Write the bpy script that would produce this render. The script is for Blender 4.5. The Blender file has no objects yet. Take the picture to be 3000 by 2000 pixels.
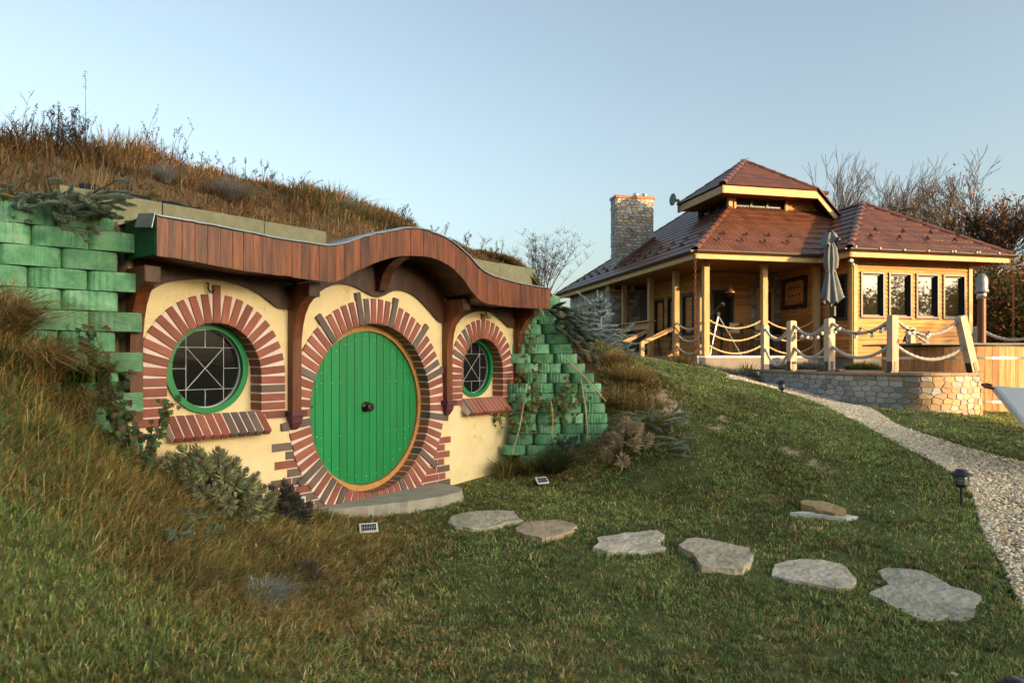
import bpy, math, random
import numpy as np
from mathutils import Matrix, Vector, noise as mnoise
from mathutils.geometry import tessellate_polygon

random.seed(7)
RNG = np.random.default_rng(7)
R = math.radians
sc = bpy.context.scene
COL = sc.collection

# ------------------------------------------------------------------ camera
EYE = 1.65
cam_d = bpy.data.cameras.new('camera')
cam_d.sensor_width = 36.0
cam_d.lens = 24.0
cam_d.shift_y = 55.0 / 3000.0
cam_d.clip_start = 0.05
cam_d.clip_end = 3000.0
cam_d.dof.use_dof = True
cam_d.dof.focus_distance = 7.6
cam_d.dof.aperture_fstop = 2.8
cam = bpy.data.objects.new('camera', cam_d)
COL.objects.link(cam)
cam.location = (0, 0, EYE)
cam.rotation_euler = (R(90), 0, 0)
sc.camera = cam

# ------------------------------------------------------------------ sky and sun
SUN_EL = 9.0
SUN_AZ = math.atan2(0.80, -0.60)          # compass style: angle from +Y towards +X
world = bpy.data.worlds.new('World')
sc.world = world
world.use_nodes = True
wn = world.node_tree
for nd in list(wn.nodes):
    wn.nodes.remove(nd)
sky = wn.nodes.new('ShaderNodeTexSky')
sky.sky_type = 'NISHITA'
sky.sun_disc = False
sky.sun_elevation = R(SUN_EL)
sky.sun_rotation = SUN_AZ
sky.altitude = 300
sky.air_density = 1.0
sky.dust_density = 5.0
sky.ozone_density = 1.0
bg = wn.nodes.new('ShaderNodeBackground')
bg.inputs['Strength'].default_value = 0.15
wo = wn.nodes.new('ShaderNodeOutputWorld')
hsv = wn.nodes.new('ShaderNodeHueSaturation')
hsv.inputs['Saturation'].default_value = 0.72
hsv.inputs['Value'].default_value = 1.0
wn.links.new(sky.outputs[0], hsv.inputs['Color'])
tint = wn.nodes.new('ShaderNodeMixRGB')
tint.blend_type = 'MULTIPLY'
tint.inputs[0].default_value = 1.0
tint.inputs[2].default_value = (0.94, 1.0, 0.99, 1.0)
wn.links.new(hsv.outputs[0], tint.inputs[1])
wn.links.new(tint.outputs[0], bg.inputs[0])
wn.links.new(bg.outputs[0], wo.inputs[0])

sun_d = bpy.data.lights.new('sun', 'SUN')
sun_d.energy = 4.4
sun_d.angle = R(0.5)
sun_d.color = (1.0, 0.60, 0.26)
sun = bpy.data.objects.new('sun', sun_d)
COL.objects.link(sun)
to_sun = Vector((math.sin(SUN_AZ) * math.cos(R(SUN_EL)), math.cos(SUN_AZ) * math.cos(R(SUN_EL)), math.sin(R(SUN_EL))))
sun.rotation_euler = to_sun.to_track_quat('Z', 'Y').to_euler()
sun.location = (30, -20, 15)

sc.view_settings.view_transform = 'Standard'
sc.view_settings.look = 'None'
sc.view_settings.exposure = 1.40
sc.view_settings.gamma = 1.0
sc.view_settings.use_curve_mapping = False
sc.cycles.use_denoising = True
sc.cycles.max_bounces = 6
sc.cycles.diffuse_bounces = 3
sc.cycles.glossy_bounces = 3
sc.cycles.transmission_bounces = 4
sc.cycles.transparent_max_bounces = 6
sc.cycles.caustics_reflective = False
sc.cycles.caustics_refractive = False

# ------------------------------------------------------------------ materials
def nmat(name, cols, scale=8.0, stretch=(1, 1, 1), rough=0.75, bump=0.25, bscale=None, objvar=0.12,
         spec=0.3, metal=0.0, detail=6.0, attr=False, pos=None, wear=None, rot=None, rvar=0.0, bdist=0.01):
    m = bpy.data.materials.new(name)
    m.use_nodes = True
    nt = m.node_tree
    N, L = nt.nodes, nt.links
    b = N['Principled BSDF']
    b.inputs['Roughness'].default_value = rough
    b.inputs['Metallic'].default_value = metal
    b.inputs['Specular IOR Level'].default_value = spec
    tc = N.new('ShaderNodeTexCoord')
    oi = N.new('ShaderNodeObjectInfo')
    off = N.new('ShaderNodeVectorMath'); off.operation = 'SCALE'
    off.inputs[0].default_value = (37.0, 53.0, 71.0)
    L.new(oi.outputs['Random'], off.inputs['Scale'])
    src = tc.outputs['Object']
    if rot is not None:
        mr = N.new('ShaderNodeMapping')
        mr.inputs['Rotation'].default_value = rot
        L.new(src, mr.inputs['Vector']); src = mr.outputs[0]
    ms = N.new('ShaderNodeVectorMath'); ms.operation = 'MULTIPLY'
    ms.inputs[1].default_value = stretch
    L.new(src, ms.inputs[0])
    ad = N.new('ShaderNodeVectorMath'); ad.operation = 'ADD'
    L.new(ms.outputs[0], ad.inputs[0]); L.new(off.outputs[0], ad.inputs[1])
    vec = ad.outputs[0]
    nz = N.new('ShaderNodeTexNoise')
    nz.inputs['Scale'].default_value = scale
    nz.inputs['Detail'].default_value = detail
    nz.inputs['Roughness'].default_value = 0.62
    L.new(vec, nz.inputs['Vector'])
    if attr:
        at_ = N.new('ShaderNodeVertexColor'); at_.layer_name = 'Col'
        base = at_.outputs['Color']
        if len(cols) >= 2:
            rp = N.new('ShaderNodeValToRGB')
            rp.color_ramp.elements[0].color = (*cols[0], 1); rp.color_ramp.elements[1].color = (*cols[1], 1)
            rp.color_ramp.elements[0].position = 0.3; rp.color_ramp.elements[1].position = 0.7
            L.new(nz.outputs['Fac'], rp.inputs[0])
            mx = N.new('ShaderNodeMixRGB'); mx.blend_type = 'MULTIPLY'; mx.inputs[0].default_value = 1.0
            L.new(base, mx.inputs[1]); L.new(rp.outputs[0], mx.inputs[2])
            base = mx.outputs[0]
    else:
        rp = N.new('ShaderNodeValToRGB')
        n = len(cols)
        ps = pos or [0.28 + 0.44 * i / max(1, n - 1) for i in range(n)]
        el = rp.color_ramp.elements
        while len(el) < n:
            el.new(0.5)
        for i in range(n):
            el[i].position = ps[i]; el[i].color = (*cols[i], 1)
        L.new(nz.outputs['Fac'], rp.inputs[0])
        base = rp.outputs[0]
    if wear:                                  # (colour, scale, threshold): spots and stains with a shape of their own
        n2 = N.new('ShaderNodeTexNoise'); n2.inputs['Scale'].default_value = wear[1]; n2.inputs['Detail'].default_value = 8
        n2.inputs['Roughness'].default_value = 0.7
        L.new(vec, n2.inputs['Vector'])
        r2 = N.new('ShaderNodeValToRGB')
        r2.color_ramp.elements[0].position = wear[2]; r2.color_ramp.elements[1].position = min(1.0, wear[2] + 0.14)
        L.new(n2.outputs['Fac'], r2.inputs[0])
        mw = N.new('ShaderNodeMixRGB')
        L.new(r2.outputs[0], mw.inputs[0]); L.new(base, mw.inputs[1]); mw.inputs[2].default_value = (*wear[0], 1)
        base = mw.outputs[0]
    if objvar > 0:
        hs = N.new('ShaderNodeHueSaturation')
        mr2 = N.new('ShaderNodeMapRange')
        mr2.inputs['To Min'].default_value = 1 - objvar; mr2.inputs['To Max'].default_value = 1 + objvar
        L.new(oi.outputs['Random'], mr2.inputs['Value'])
        L.new(mr2.outputs[0], hs.inputs['Value']); L.new(base, hs.inputs['Color'])
        base = hs.outputs[0]
    L.new(base, b.inputs['Base Color'])
    if rvar:
        mr3 = N.new('ShaderNodeMapRange')
        mr3.inputs['To Min'].default_value = rough - rvar; mr3.inputs['To Max'].default_value = rough + rvar
        L.new(nz.outputs['Fac'], mr3.inputs['Value']); L.new(mr3.outputs[0], b.inputs['Roughness'])
    if bump > 0:
        n3 = N.new('ShaderNodeTexNoise')
        n3.inputs['Scale'].default_value = bscale or scale * 3; n3.inputs['Detail'].default_value = 8
        L.new(vec, n3.inputs['Vector'])
        bp = N.new('ShaderNodeBump'); bp.inputs['Strength'].default_value = bump
        bp.inputs['Distance'].default_value = bdist
        L.new(n3.outputs['Fac'], bp.inputs['Height']); L.new(bp.outputs[0], b.inputs['Normal'])
    return m

def brick_mat(name, reds, greys):
    """two kinds of brick told apart by the piece's own random number; each has a red heart and greyer ends"""
    m = nmat(name, reds, scale=5, rough=0.6, bump=0.25, bscale=60, objvar=0.18, spec=0.25)
    return m

def leaf_mat(name, rough=0.55, trans=0.25, objvar=0.0):
    m = bpy.data.materials.new(name); m.use_nodes = True
    nt = m.node_tree; N, L = nt.nodes, nt.links
    b = N['Principled BSDF']; b.inputs['Roughness'].default_value = rough; b.inputs['Specular IOR Level'].default_value = 0.25
    a = N.new('ShaderNodeVertexColor'); a.layer_name = 'Col'
    L.new(a.outputs[0], b.inputs['Base Color'])
    t = N.new('ShaderNodeBsdfTranslucent'); L.new(a.outputs[0], t.inputs[0])
    mx = N.new('ShaderNodeMixShader'); mx.inputs[0].default_value = trans
    L.new(b.outputs[0], mx.inputs[1]); L.new(t.outputs[0], mx.inputs[2])
    L.new(mx.outputs[0], N['Material Output'].inputs['Surface'])
    return m

def glass_mat(name, tint=(0.02, 0.022, 0.02), rough=0.03, spec=0.5, wavy=0.0):
    m = bpy.data.materials.new(name); m.use_nodes = True
    b = m.node_tree.nodes['Principled BSDF']
    b.inputs['Base Color'].default_value = (*tint, 1); b.inputs['Roughness'].default_value = rough
    b.inputs['Specular IOR Level'].default_value = spec
    if wavy:
        N, L = m.node_tree.nodes, m.node_tree.links
        tc = N.new('ShaderNodeTexCoord'); nz = N.new('ShaderNodeTexNoise'); nz.inputs['Scale'].default_value = 3.0; nz.inputs['Detail'].default_value = 3
        bp = N.new('ShaderNodeBump'); bp.inputs['Strength'].default_value = wavy; bp.inputs['Distance'].default_value = 0.05
        L.new(tc.outputs['Object'], nz.inputs['Vector']); L.new(nz.outputs['Fac'], bp.inputs['Height']); L.new(bp.outputs[0], b.inputs['Normal'])
    return m

M = {}
M['plaster'] = nmat('yellow_plaster', [(0.70, 0.54, 0.29), (0.84, 0.69, 0.41)], scale=2.4, rough=0.9, bump=0.25, bscale=55, objvar=0, spec=0.15,
                    wear=((0.60, 0.41, 0.20), 3.2, 0.60))
M['brick'] = nmat('painted_brick', [(0.13, 0.080, 0.068), (0.26, 0.082, 0.055), (0.30, 0.105, 0.072), (0.17, 0.105, 0.088)], scale=3.2, rough=0.62, bump=0.2, bscale=50, objvar=0.2, spec=0.25, pos=[0.2, 0.42, 0.6, 0.8])
M['brick_dark'] = nmat('dark_painted_brick', [(0.095, 0.075, 0.065), (0.16, 0.11, 0.09), (0.13, 0.105, 0.09)], scale=4, rough=0.62, bump=0.2, bscale=50, objvar=0.2, spec=0.25)
M['mortar'] = nmat('pale_pink_mortar', [(0.68, 0.53, 0.48), (0.76, 0.62, 0.56)], scale=6, rough=0.9, bump=0.2, bscale=70, objvar=0, spec=0.1)
M['green_paint'] = nmat('green_gloss_paint', [(0.003, 0.19, 0.050), (0.006, 0.25, 0.070)], scale=3, stretch=(6, 6, 0.5), rough=0.42, bump=0.18, bscale=20, objvar=0.12, spec=0.4, wear=((0.20, 0.27, 0.08), 7, 0.63))
M['green_frame'] = nmat('green_frame_paint', [(0.003, 0.18, 0.05), (0.004, 0.21, 0.06)], scale=3, rough=0.35, bump=0.04, objvar=0.0, spec=0.45)
M['oak'] = nmat('oiled_oak', [(0.30, 0.13, 0.035), (0.52, 0.27, 0.09), (0.40, 0.18, 0.05)], scale=5, stretch=(3, 3, 3), rough=0.5, bump=0.15, objvar=0)
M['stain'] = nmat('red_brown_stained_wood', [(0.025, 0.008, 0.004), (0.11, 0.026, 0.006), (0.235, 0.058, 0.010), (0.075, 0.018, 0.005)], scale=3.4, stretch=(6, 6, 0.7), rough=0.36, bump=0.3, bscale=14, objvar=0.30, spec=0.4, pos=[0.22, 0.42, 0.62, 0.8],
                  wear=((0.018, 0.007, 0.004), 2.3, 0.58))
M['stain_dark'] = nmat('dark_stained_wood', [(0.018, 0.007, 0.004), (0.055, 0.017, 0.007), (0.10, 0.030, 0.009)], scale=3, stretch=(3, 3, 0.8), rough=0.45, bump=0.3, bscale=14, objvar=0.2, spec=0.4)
M['corbel'] = nmat('purple_brown_paint', [(0.10, 0.030, 0.042), (0.13, 0.042, 0.055)], scale=4, rough=0.55, bump=0.1, objvar=0)
M['zinc'] = nmat('zinc_sheet', [(0.30, 0.34, 0.39), (0.42, 0.46, 0.51)], scale=5, rough=0.42, bump=0.06, bscale=4, objvar=0, metal=0.75, spec=0.5)
M['lead'] = nmat('lead_came', [(0.42, 0.43, 0.43), (0.55, 0.56, 0.56)], scale=10, rough=0.4, bump=0.05, objvar=0, metal=0.4)
M['glass_dark'] = glass_mat('dark_window_glass', (0.010, 0.011, 0.011), 0.02, 0.16)
M['iron'] = nmat('black_iron', [(0.012, 0.011, 0.011), (0.03, 0.026, 0.024)], scale=20, rough=0.4, bump=0.15, objvar=0, spec=0.5)
M['bronze'] = nmat('dark_bronze', [(0.03, 0.016, 0.012), (0.07, 0.04, 0.03)], scale=30, rough=0.28, bump=0.2, objvar=0, metal=0.7)
M['board'] = nmat('grey_green_insulation_board', [(0.20, 0.19, 0.115), (0.29, 0.275, 0.175)], scale=12, rough=0.95, bump=0.5, bscale=70, objvar=0.1, spec=0.1)
M['stone'] = nmat('grey_sandstone', [(0.22, 0.20, 0.16), (0.33, 0.31, 0.26), (0.28, 0.24, 0.18)], scale=2.6, rough=0.85, bump=0.6, bscale=9, objvar=0.16, spec=0.2, wear=((0.47, 0.45, 0.40), 3.2, 0.60))
M['soil'] = nmat('brown_soil', [(0.09, 0.06, 0.035), (0.19, 0.135, 0.08)], scale=9, rough=1, bump=1.0, bscale=30, objvar=0, spec=0.05)
M['ground'] = nmat('lawn_ground', [(0.7, 0.7, 0.7), (1.3, 1.3, 1.3)], scale=9, rough=1, bump=0.7, bscale=26, objvar=0, spec=0.05, attr=True, bdist=0.03)
M['grass'] = leaf_mat('grass_blades', 0.6, 0.4)
M['block'] = nmat('green_painted_concrete', [(0.05, 0.155, 0.075), (0.13, 0.31, 0.165), (0.25, 0.42, 0.28)], scale=6, detail=10, rough=0.85, bump=1.0, bscale=34, objvar=0.26, spec=0.2, wear=((0.34, 0.33, 0.25), 6, 0.60))
M['membrane'] = nmat('black_membrane', [(0.010, 0.011, 0.013), (0.02, 0.022, 0.025)], scale=6, rough=0.5, bump=0.3, objvar=0)

# ------------------------------------------------------------------ object helpers
WM = {}
def props(o, label=None, cat=None, group=None, kind=None):
    if label: o['label'] = label
    if cat: o['category'] = cat
    if group: o['group'] = group
    if kind: o['kind'] = kind
    return o

def put(name, me, mat=None, parent=None, mw=None, **kw):
    o = bpy.data.objects.new(name, me)
    COL.objects.link(o)
    if mat is not None and me is not None and len(me.materials) == 0:
        me.materials.append(mat)
    mw = mw or Matrix.Identity(4)
    if parent is not None:
        o.parent = parent
        o.matrix_parent_inverse = WM[parent].inverted()
    o.matrix_basis = mw
    WM[o] = mw
    return props(o, **kw)

def thing(name, loc, label, cat, group=None, rz=0.0, kind=None):
    o = bpy.data.objects.new(name, None)
    COL.objects.link(o)
    o.empty_display_size = 0.2
    mw = Matrix.Translation(Vector(loc)) @ Matrix.Rotation(rz, 4, 'Z')
    o.matrix_basis = mw
    WM[o] = mw
    return props(o, label, cat, group, kind)

def mesh_np(name, V, T, C=None, smooth=False):
    V = np.ascontiguousarray(V, dtype=np.float32); T = np.ascontiguousarray(T, dtype=np.int32)
    me = bpy.data.meshes.new(name)
    me.vertices.add(len(V)); me.vertices.foreach_set('co', V.ravel())
    me.loops.add(3 * len(T)); me.loops.foreach_set('vertex_index', T.ravel())
    me.polygons.add(len(T)); me.polygons.foreach_set('loop_start', np.arange(0, 3 * len(T), 3, dtype=np.int32))
    me.update(calc_edges=True)
    if C is not None:
        ca = me.color_attributes.new('Col', 'FLOAT_COLOR', 'POINT')
        cc = np.ones((len(V), 4), dtype=np.float32); cc[:, :3] = C
        ca.data.foreach_set('color', cc.ravel())
    if smooth:
        me.polygons.foreach_set('use_smooth', np.ones(len(T), dtype=bool))
    return me

class MB:
    """collects faces of one mesh"""
    def __init__(s): s.v = []; s.f = []; s.sm = []
    def add(s, vs, fs, smooth=False):
        k = len(s.v); s.v += [tuple(p) for p in vs]; s.f += [tuple(i + k for i in f) for f in fs]; s.sm += [smooth] * len(fs); return s
    def box(s, c, d, rot=None, ch=0.0):
        """box centred at c, size d, chamfer ch, optional 3x3 rotation"""
        hx, hy, hz = d[0] / 2, d[1] / 2, d[2] / 2
        vs, fs = chbox(hx, hy, hz, ch)
        c = Vector(c)
        vs = [(c + (rot @ Vector(p) if rot is not None else Vector(p))) for p in vs]
        return s.add(vs, fs)
    def prism(s, poly, fn, a, b, holes=()):
        """poly: 2D outline; fn(p, h) -> 3D point; from height a to b"""
        loops = [list(poly)] + [list(h) for h in holes]
        flat = [p for lp in loops for p in lp]
        tri = tessellate_polygon([[Vector((p[0], p[1], 0)) for p in lp] for lp in loops])
        n = len(flat)
        vs = [fn(p, a) for p in flat] + [fn(p, b) for p in flat]
        fs = [tuple(t) for t in tri] + [tuple(i + n for i in reversed(t)) for t in tri]
        k = 0
        for lp in loops:
            m = len(lp)
            for i in range(m):
                j = (i + 1) % m
                fs.append((k + i, k + j, k + j + n, k + i + n))
            k += m
        return s.add(vs, fs)
    def tube(s, path, rad, n=8, cap=True, smooth=True):
        path = [Vector(p) for p in path]
        rads = rad if isinstance(rad, (list, tuple)) else [rad] * len(path)
        vs = []; fs = []
        t0 = (path[1] - path[0]).normalized()
        up = Vector((0, 0, 1)) if abs(t0.z) < 0.9 else Vector((1, 0, 0))
        nx = t0.cross(up).normalized()
        for i, p in enumerate(path):
            a = path[max(0, i - 1)]; b = path[min(len(path) - 1, i + 1)]
            t = (b - a).normalized()
            nx = (nx - t * nx.dot(t)).normalized()
            ny = t.cross(nx)
            for k in range(n):
                th = 2 * math.pi * k / n
                vs.append(p + (nx * math.cos(th) + ny * math.sin(th)) * rads[i])
        for i in range(len(path) - 1):
            for k in range(n):
                k2 = (k + 1) % n
                fs.append((i * n + k, i * n + k2, (i + 1) * n + k2, (i + 1) * n + k))
        s.add(vs, fs, smooth)
        if cap:
            s.add([vs[k] for k in range(n)], [tuple(reversed(range(n)))])
            s.add([vs[(len(path) - 1) * n + k] for k in range(n)], [tuple(range(n))])
        return s
    def lathe(s, prof, c=(0, 0, 0), n=20, axis=None, smooth=True):
        """profile [(r, h)] turned about an axis matrix (columns x, y, axis)"""
        c = Vector(c)
        ax = axis or Matrix.Identity(3)
        vs = []; fs = []
        for r, h in prof:
            for k in range(n):
                th = 2 * math.pi * k / n
                vs.append(c + ax @ Vector((r * math.cos(th), r * math.sin(th), h)))
        for i in range(len(prof) - 1):
            for k in range(n):
                k2 = (k + 1) % n
                fs.append((i * n + k, i * n + k2, (i + 1) * n + k2, (i + 1) * n + k))
        fs.append(tuple(reversed(range(n)))); fs.append(tuple(range((len(prof) - 1) * n, len(prof) * n)))
        return s.add(vs, fs, smooth)
    def mesh(s, name='m'):
        me = bpy.data.meshes.new(name)
        me.from_pydata(s.v, [], s.f)
        if any(s.sm): me.polygons.foreach_set('use_smooth', s.sm)
        import bmesh
        bm = bmesh.new(); bm.from_mesh(me); bmesh.ops.recalc_face_normals(bm, faces=bm.faces); bm.to_mesh(me); bm.free()
        me.update()
        return me
    def build(s, name, mat, parent=None, mw=None, **kw):
        return put(name, s.mesh(name), mat, parent, mw, **kw)

def chbox(hx, hy, hz, ch):
    if ch <= 0:
        vs = [(x, y, z) for x in (-hx, hx) for y in (-hy, hy) for z in (-hz, hz)]
        fs = [(0, 1, 3, 2), (4, 6, 7, 5), (0, 4, 5, 1), (2, 3, 7, 6), (0, 2, 6, 4), (1, 5, 7, 3)]
        return vs, fs
    ch = min(ch, hx * 0.9, hy * 0.9, hz * 0.9)
    vs = []; idx = {}
    for sx in (-1, 1):
        for sy in (-1, 1):
            for sz in (-1, 1):
                for a in range(3):
                    p = [sx * (hx - ch), sy * (hy - ch), sz * (hz - ch)]
                    p[a] = (sx * hx, sy * hy, sz * hz)[a]
                    idx[(sx, sy, sz, a)] = len(vs); vs.append(tuple(p))
    fs = []
    for a in range(3):
        o = [k for k in range(3) if k != a]
        for s in (-1, 1):
            q = []
            for (p, r) in ((-1, -1), (1, -1), (1, 1), (-1, 1)):
                t = [0, 0, 0]; t[a] = s; t[o[0]] = p; t[o[1]] = r
                q.append(idx[(*t, a)])
            fs.append(tuple(q))
    for a in range(3):                          # edge strips along axis a
        o = [k for k in range(3) if k != a]
        for p in (-1, 1):
            for r in (-1, 1):
                e = []
                for s in (-1, 1):
                    t = [0, 0, 0]; t[a] = s; t[o[0]] = p; t[o[1]] = r
                    e.append((idx[(*t, o[0])], idx[(*t, o[1])]))
                fs.append((e[0][0], e[1][0], e[1][1], e[0][1]))
    for sx in (-1, 1):
        for sy in (-1, 1):
            for sz in (-1, 1):
                fs.append(tuple(idx[(sx, sy, sz, a)] for a in range(3)))
    return vs, fs

_boxcache = {}
def box_mesh(dx, dy, dz, ch=0.0, mat=None, jit=0.0, var=0):
    key = (round(dx, 4), round(dy, 4), round(dz, 4), ch, mat.name if mat else '', var)
    if key not in _boxcache:
        vs, fs = chbox(dx / 2, dy / 2, dz / 2, ch)
        b = MB(); b.add(vs, fs)
        me = b.mesh('piece'); me.materials.append(mat)
        _boxcache[key] = me
    return _boxcache[key]

def frame(o, x, y, z):
    return Matrix(((x[0], y[0], z[0], o[0]), (x[1], y[1], z[1], o[1]), (x[2], y[2], z[2], o[2]), (0, 0, 0, 1)))

def lerp(a, b, t): return a + (b - a) * t
def interp(pts, x):
    xs = [p[0] for p in pts]; ys = [p[1] for p in pts]
    return float(np.interp(x, xs, ys))
def smooth_curve(pts):
    """natural-looking curve through points (x increasing): Catmull-Rom resample"""
    xs = np.array([p[0] for p in pts], float); ys = np.array([p[1] for p in pts], float)
    m = np.gradient(ys, xs)
    def f(x):
        x = min(max(x, xs[0]), xs[-1])
        i = min(max(int(np.searchsorted(xs, x)) - 1, 0), len(xs) - 2)
        h = xs[i + 1] - xs[i]; t = (x - xs[i]) / h
        return float((2*t**3 - 3*t**2 + 1) * ys[i] + (t**3 - 2*t**2 + t) * h * m[i] + (-2*t**3 + 3*t**2) * ys[i+1] + (t**3 - t**2) * h * m[i+1])
    return f

# ------------------------------------------------------------------ terrain
def tps_fit(P, z, lam=1e-3):
    P = np.array(P, float); z = np.array(z, float); n = len(P)
    d = np.linalg.norm(P[:, None] - P[None], axis=2)
    K = np.where(d > 0, d * d * np.log(d + 1e-12), 0) + lam * np.eye(n)
    A = np.zeros((n + 3, n + 3)); A[:n, :n] = K; A[:n, n] = 1; A[:n, n+1:] = P
    A[n, :n] = 1; A[n+1:, :n] = P.T
    w = np.linalg.solve(A, np.concatenate([z, np.zeros(3)]))
    def f(X, Y):
        X = np.asarray(X, float); Y = np.asarray(Y, float)
        sh = X.shape; q = np.stack([X.ravel(), Y.ravel()], 1)
        out = np.empty(len(q))
        for i in range(0, len(q), 20000):
            qq = q[i:i+20000]
            dd = np.linalg.norm(qq[:, None] - P[None], axis=2)
            out[i:i+20000] = (np.where(dd > 0, dd * dd * np.log(dd + 1e-12), 0)) @ w[:n] + w[n] + qq @ w[n+1:]
        return out.reshape(sh)
    return f

GPTS = [(0, 0, 0.0), (3, 0, 0.0), (-3, 0, 0.75), (6, 1, 0.0), (-6, 0, 1.6),
        (0, 6.8, 0.0), (-0.5, 7.4, 0.02), (1.7, 5.6, 0.02), (2.8, 4.7, 0.02), (0, 4, -0.02), (1, 3.3, -0.02), (2.2, 3.0, 0.0), (2.6, 6.2, 0.11),
        (0.0, 5.3, 0.0), (1.0, 6.5, 0.05),
        # left bank
        (-3.15, 4.2, 1.66), (-2.99, 4.6, 1.16), (-2.75, 4.95, 0.86), (-2.25, 3.0, 0.83), (-1.8, 2.4, 0.52), (-1.12, 2.8, 0.27), (-1.68, 4.2, 0.27),
        (-1.2, 4.8, 0.08), (-0.8, 3.2, 0.12), (-0.6, 5.6, 0.02), (-2.2, 5.2, 0.42), (-4.6, 3.4, 2.2), (-4.0, 2.0, 1.7),
        (-1.5, 5.8, 0.12), (-2.75, 3.8, 1.02),
        # foot of the cottage wall
        (-2.93, 5.49, 0.80), (-2.5, 5.97, 0.42), (-2.15, 6.5, 0.16), (-1.9, 6.9, 0.06), (-1.4, 7.6, 0.05), (-0.9, 8.3, 0.06), (-0.2, 9.1, 0.10), (0.15, 9.4, 0.17),
        # under the mound
        (-2.6, 8.6, 0.4), (-4.4, 6.5, 0.9), (-1.2, 10.8, 0.8), (-4, 10, 0.8), (-6, 6, 1.2), (-2.0, 13, 1.2),
        # bank right of the cottage
        (0.46, 9.2, 0.25), (0.94, 9.3, 0.48), (1.30, 9.6, 0.90), (1.31, 10.5, 1.85), (1.15, 11.5, 2.15), (2.5, 12.5, 1.62), (1.57, 11.5, 1.84), (2.1, 12.0, 1.72), (2.86, 12.7, 1.56), (1.75, 10.9, 1.66), (4.05, 13.5, 1.42), (5.1, 14.2, 1.17),
        (1.9, 9.5, 0.96), (2.08, 8.3, 0.55), (4.04, 9.5, 0.80), (2.93, 6.9, 0.20), (4.0, 7.3, 0.38), (0.43, 8.6, 0.12), (1.75, 7.8, 0.22), (4.27, 6.5, 0.25),
        (3.2, 11.0, 1.25), (2.9, 9.6, 0.95),
        # path, terrace foot, house pad
        (4.67, 11.8, 1.05), (6.0, 16.2, 1.10), (6.5, 12.8, 0.80), (7.2, 11.7, 0.77), (8.6, 12.0, 0.62), (6.1, 8.1, 0.45), (3.3, 4.3, 0.06), (4.5, 4.0, 0.10),
        (9.0, 9.0, 0.40), (6, 5, 0.15), (10, 12.5, 0.60), (12, 8, 0.4), (8, 14, 1.0), (12, 16, 1.2), (4.5, 17, 1.3), (6, 19, 1.35), (10, 20, 1.35), (3, 22, 1.5), (8, 26, 1.5), (15, 22, 1.4),
        (1.5, 16, 1.7), (-1, 18, 1.6), (-6, 18, 1.4), (-10, 10, 1.3), (-10, 2, 2.0), (14, 2, 0.1), (-4, 26, 1.5), (20, 12, 0.9), (22, 26, 1.5), (8, -6, -0.2), (-8, -6, 1.0), (20, -4, 0.0), (0, 34, 1.5), (16, 34, 1.6), (-16, 24, 1.3), (26, 4, 0.4)]
_gf = tps_fit([(a, b) for a, b, c in GPTS], [c for a, b, c in GPTS], 2e-2)
def gz(X, Y):
    X = np.asarray(X, float); Y = np.asarray(Y, float)
    r = np.hypot(X - 4, Y - 14)
    k = np.clip((r - 20) / 12, 0, 1); k = k * k * (3 - 2 * k)
    return _gf(X, Y) * (1 - k) + 1.3 * k
def g1(x, y): return float(gz(np.array([x]), np.array([y]))[0])

def gp(px, py):
    """point where the ground is seen at a spot of the 3000 x 2000 photograph"""
    dx, dz = (px - 1500) / 2000.0, -(py - 1055) / 2000.0
    ys = np.linspace(2.0, 40, 3000)
    h = EYE + dz * ys - gz(dx * ys, ys)
    i = int(np.argmax(h < 0))
    y = ys[i] if h[i] < 0 else 12.0
    return Vector((dx * y, y, g1(dx * y, y)))
def at(px, py, y): return Vector(((px - 1500) / 2000.0 * y, y, EYE - (py - 1055) / 2000.0 * y))

def vnoise(X, Y, s, seed=0):
    X = np.asarray(X) / s + seed * 17.3; Y = np.asarray(Y) / s - seed * 9.1
    i = np.floor(X).astype(int); j = np.floor(Y).astype(int); fx = X - i; fy = Y - j
    fx = fx * fx * (3 - 2 * fx); fy = fy * fy * (3 - 2 * fy)
    def h(a, b):
        v = np.sin(a * 127.1 + b * 311.7 + seed * 74.7) * 43758.5453
        return v - np.floor(v)
    return (h(i, j) * (1 - fx) + h(i + 1, j) * fx) * (1 - fy) + (h(i, j + 1) * (1 - fx) + h(i + 1, j + 1) * fx) * fy
# ------------------------------------------------------------------ facade frame (t along the wall, d out of the wall, z up)
TH = R(52)
FU = Vector((math.cos(TH), math.sin(TH), 0)); FN = Vector((math.sin(TH), -math.cos(TH), 0)); UP = Vector((0, 0, 1))
FC = Vector((-1.6125, 7.5, 0))
def F(t, d, z): return FC + FU * t + FN * d + UP * z
def inpoly(X, Y, poly):
    X = np.asarray(X); Y = np.asarray(Y); ins = np.zeros(X.shape, bool)
    n = len(poly)
    for i in range(n):
        x0, y0 = poly[i]; x1, y1 = poly[(i + 1) % n]
        if y0 == y1: continue
        c = ((y0 > Y) != (y1 > Y)) & (X < (x1 - x0) * (Y - y0) / (y1 - y0) + x0)
        ins ^= c
    return ins

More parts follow.
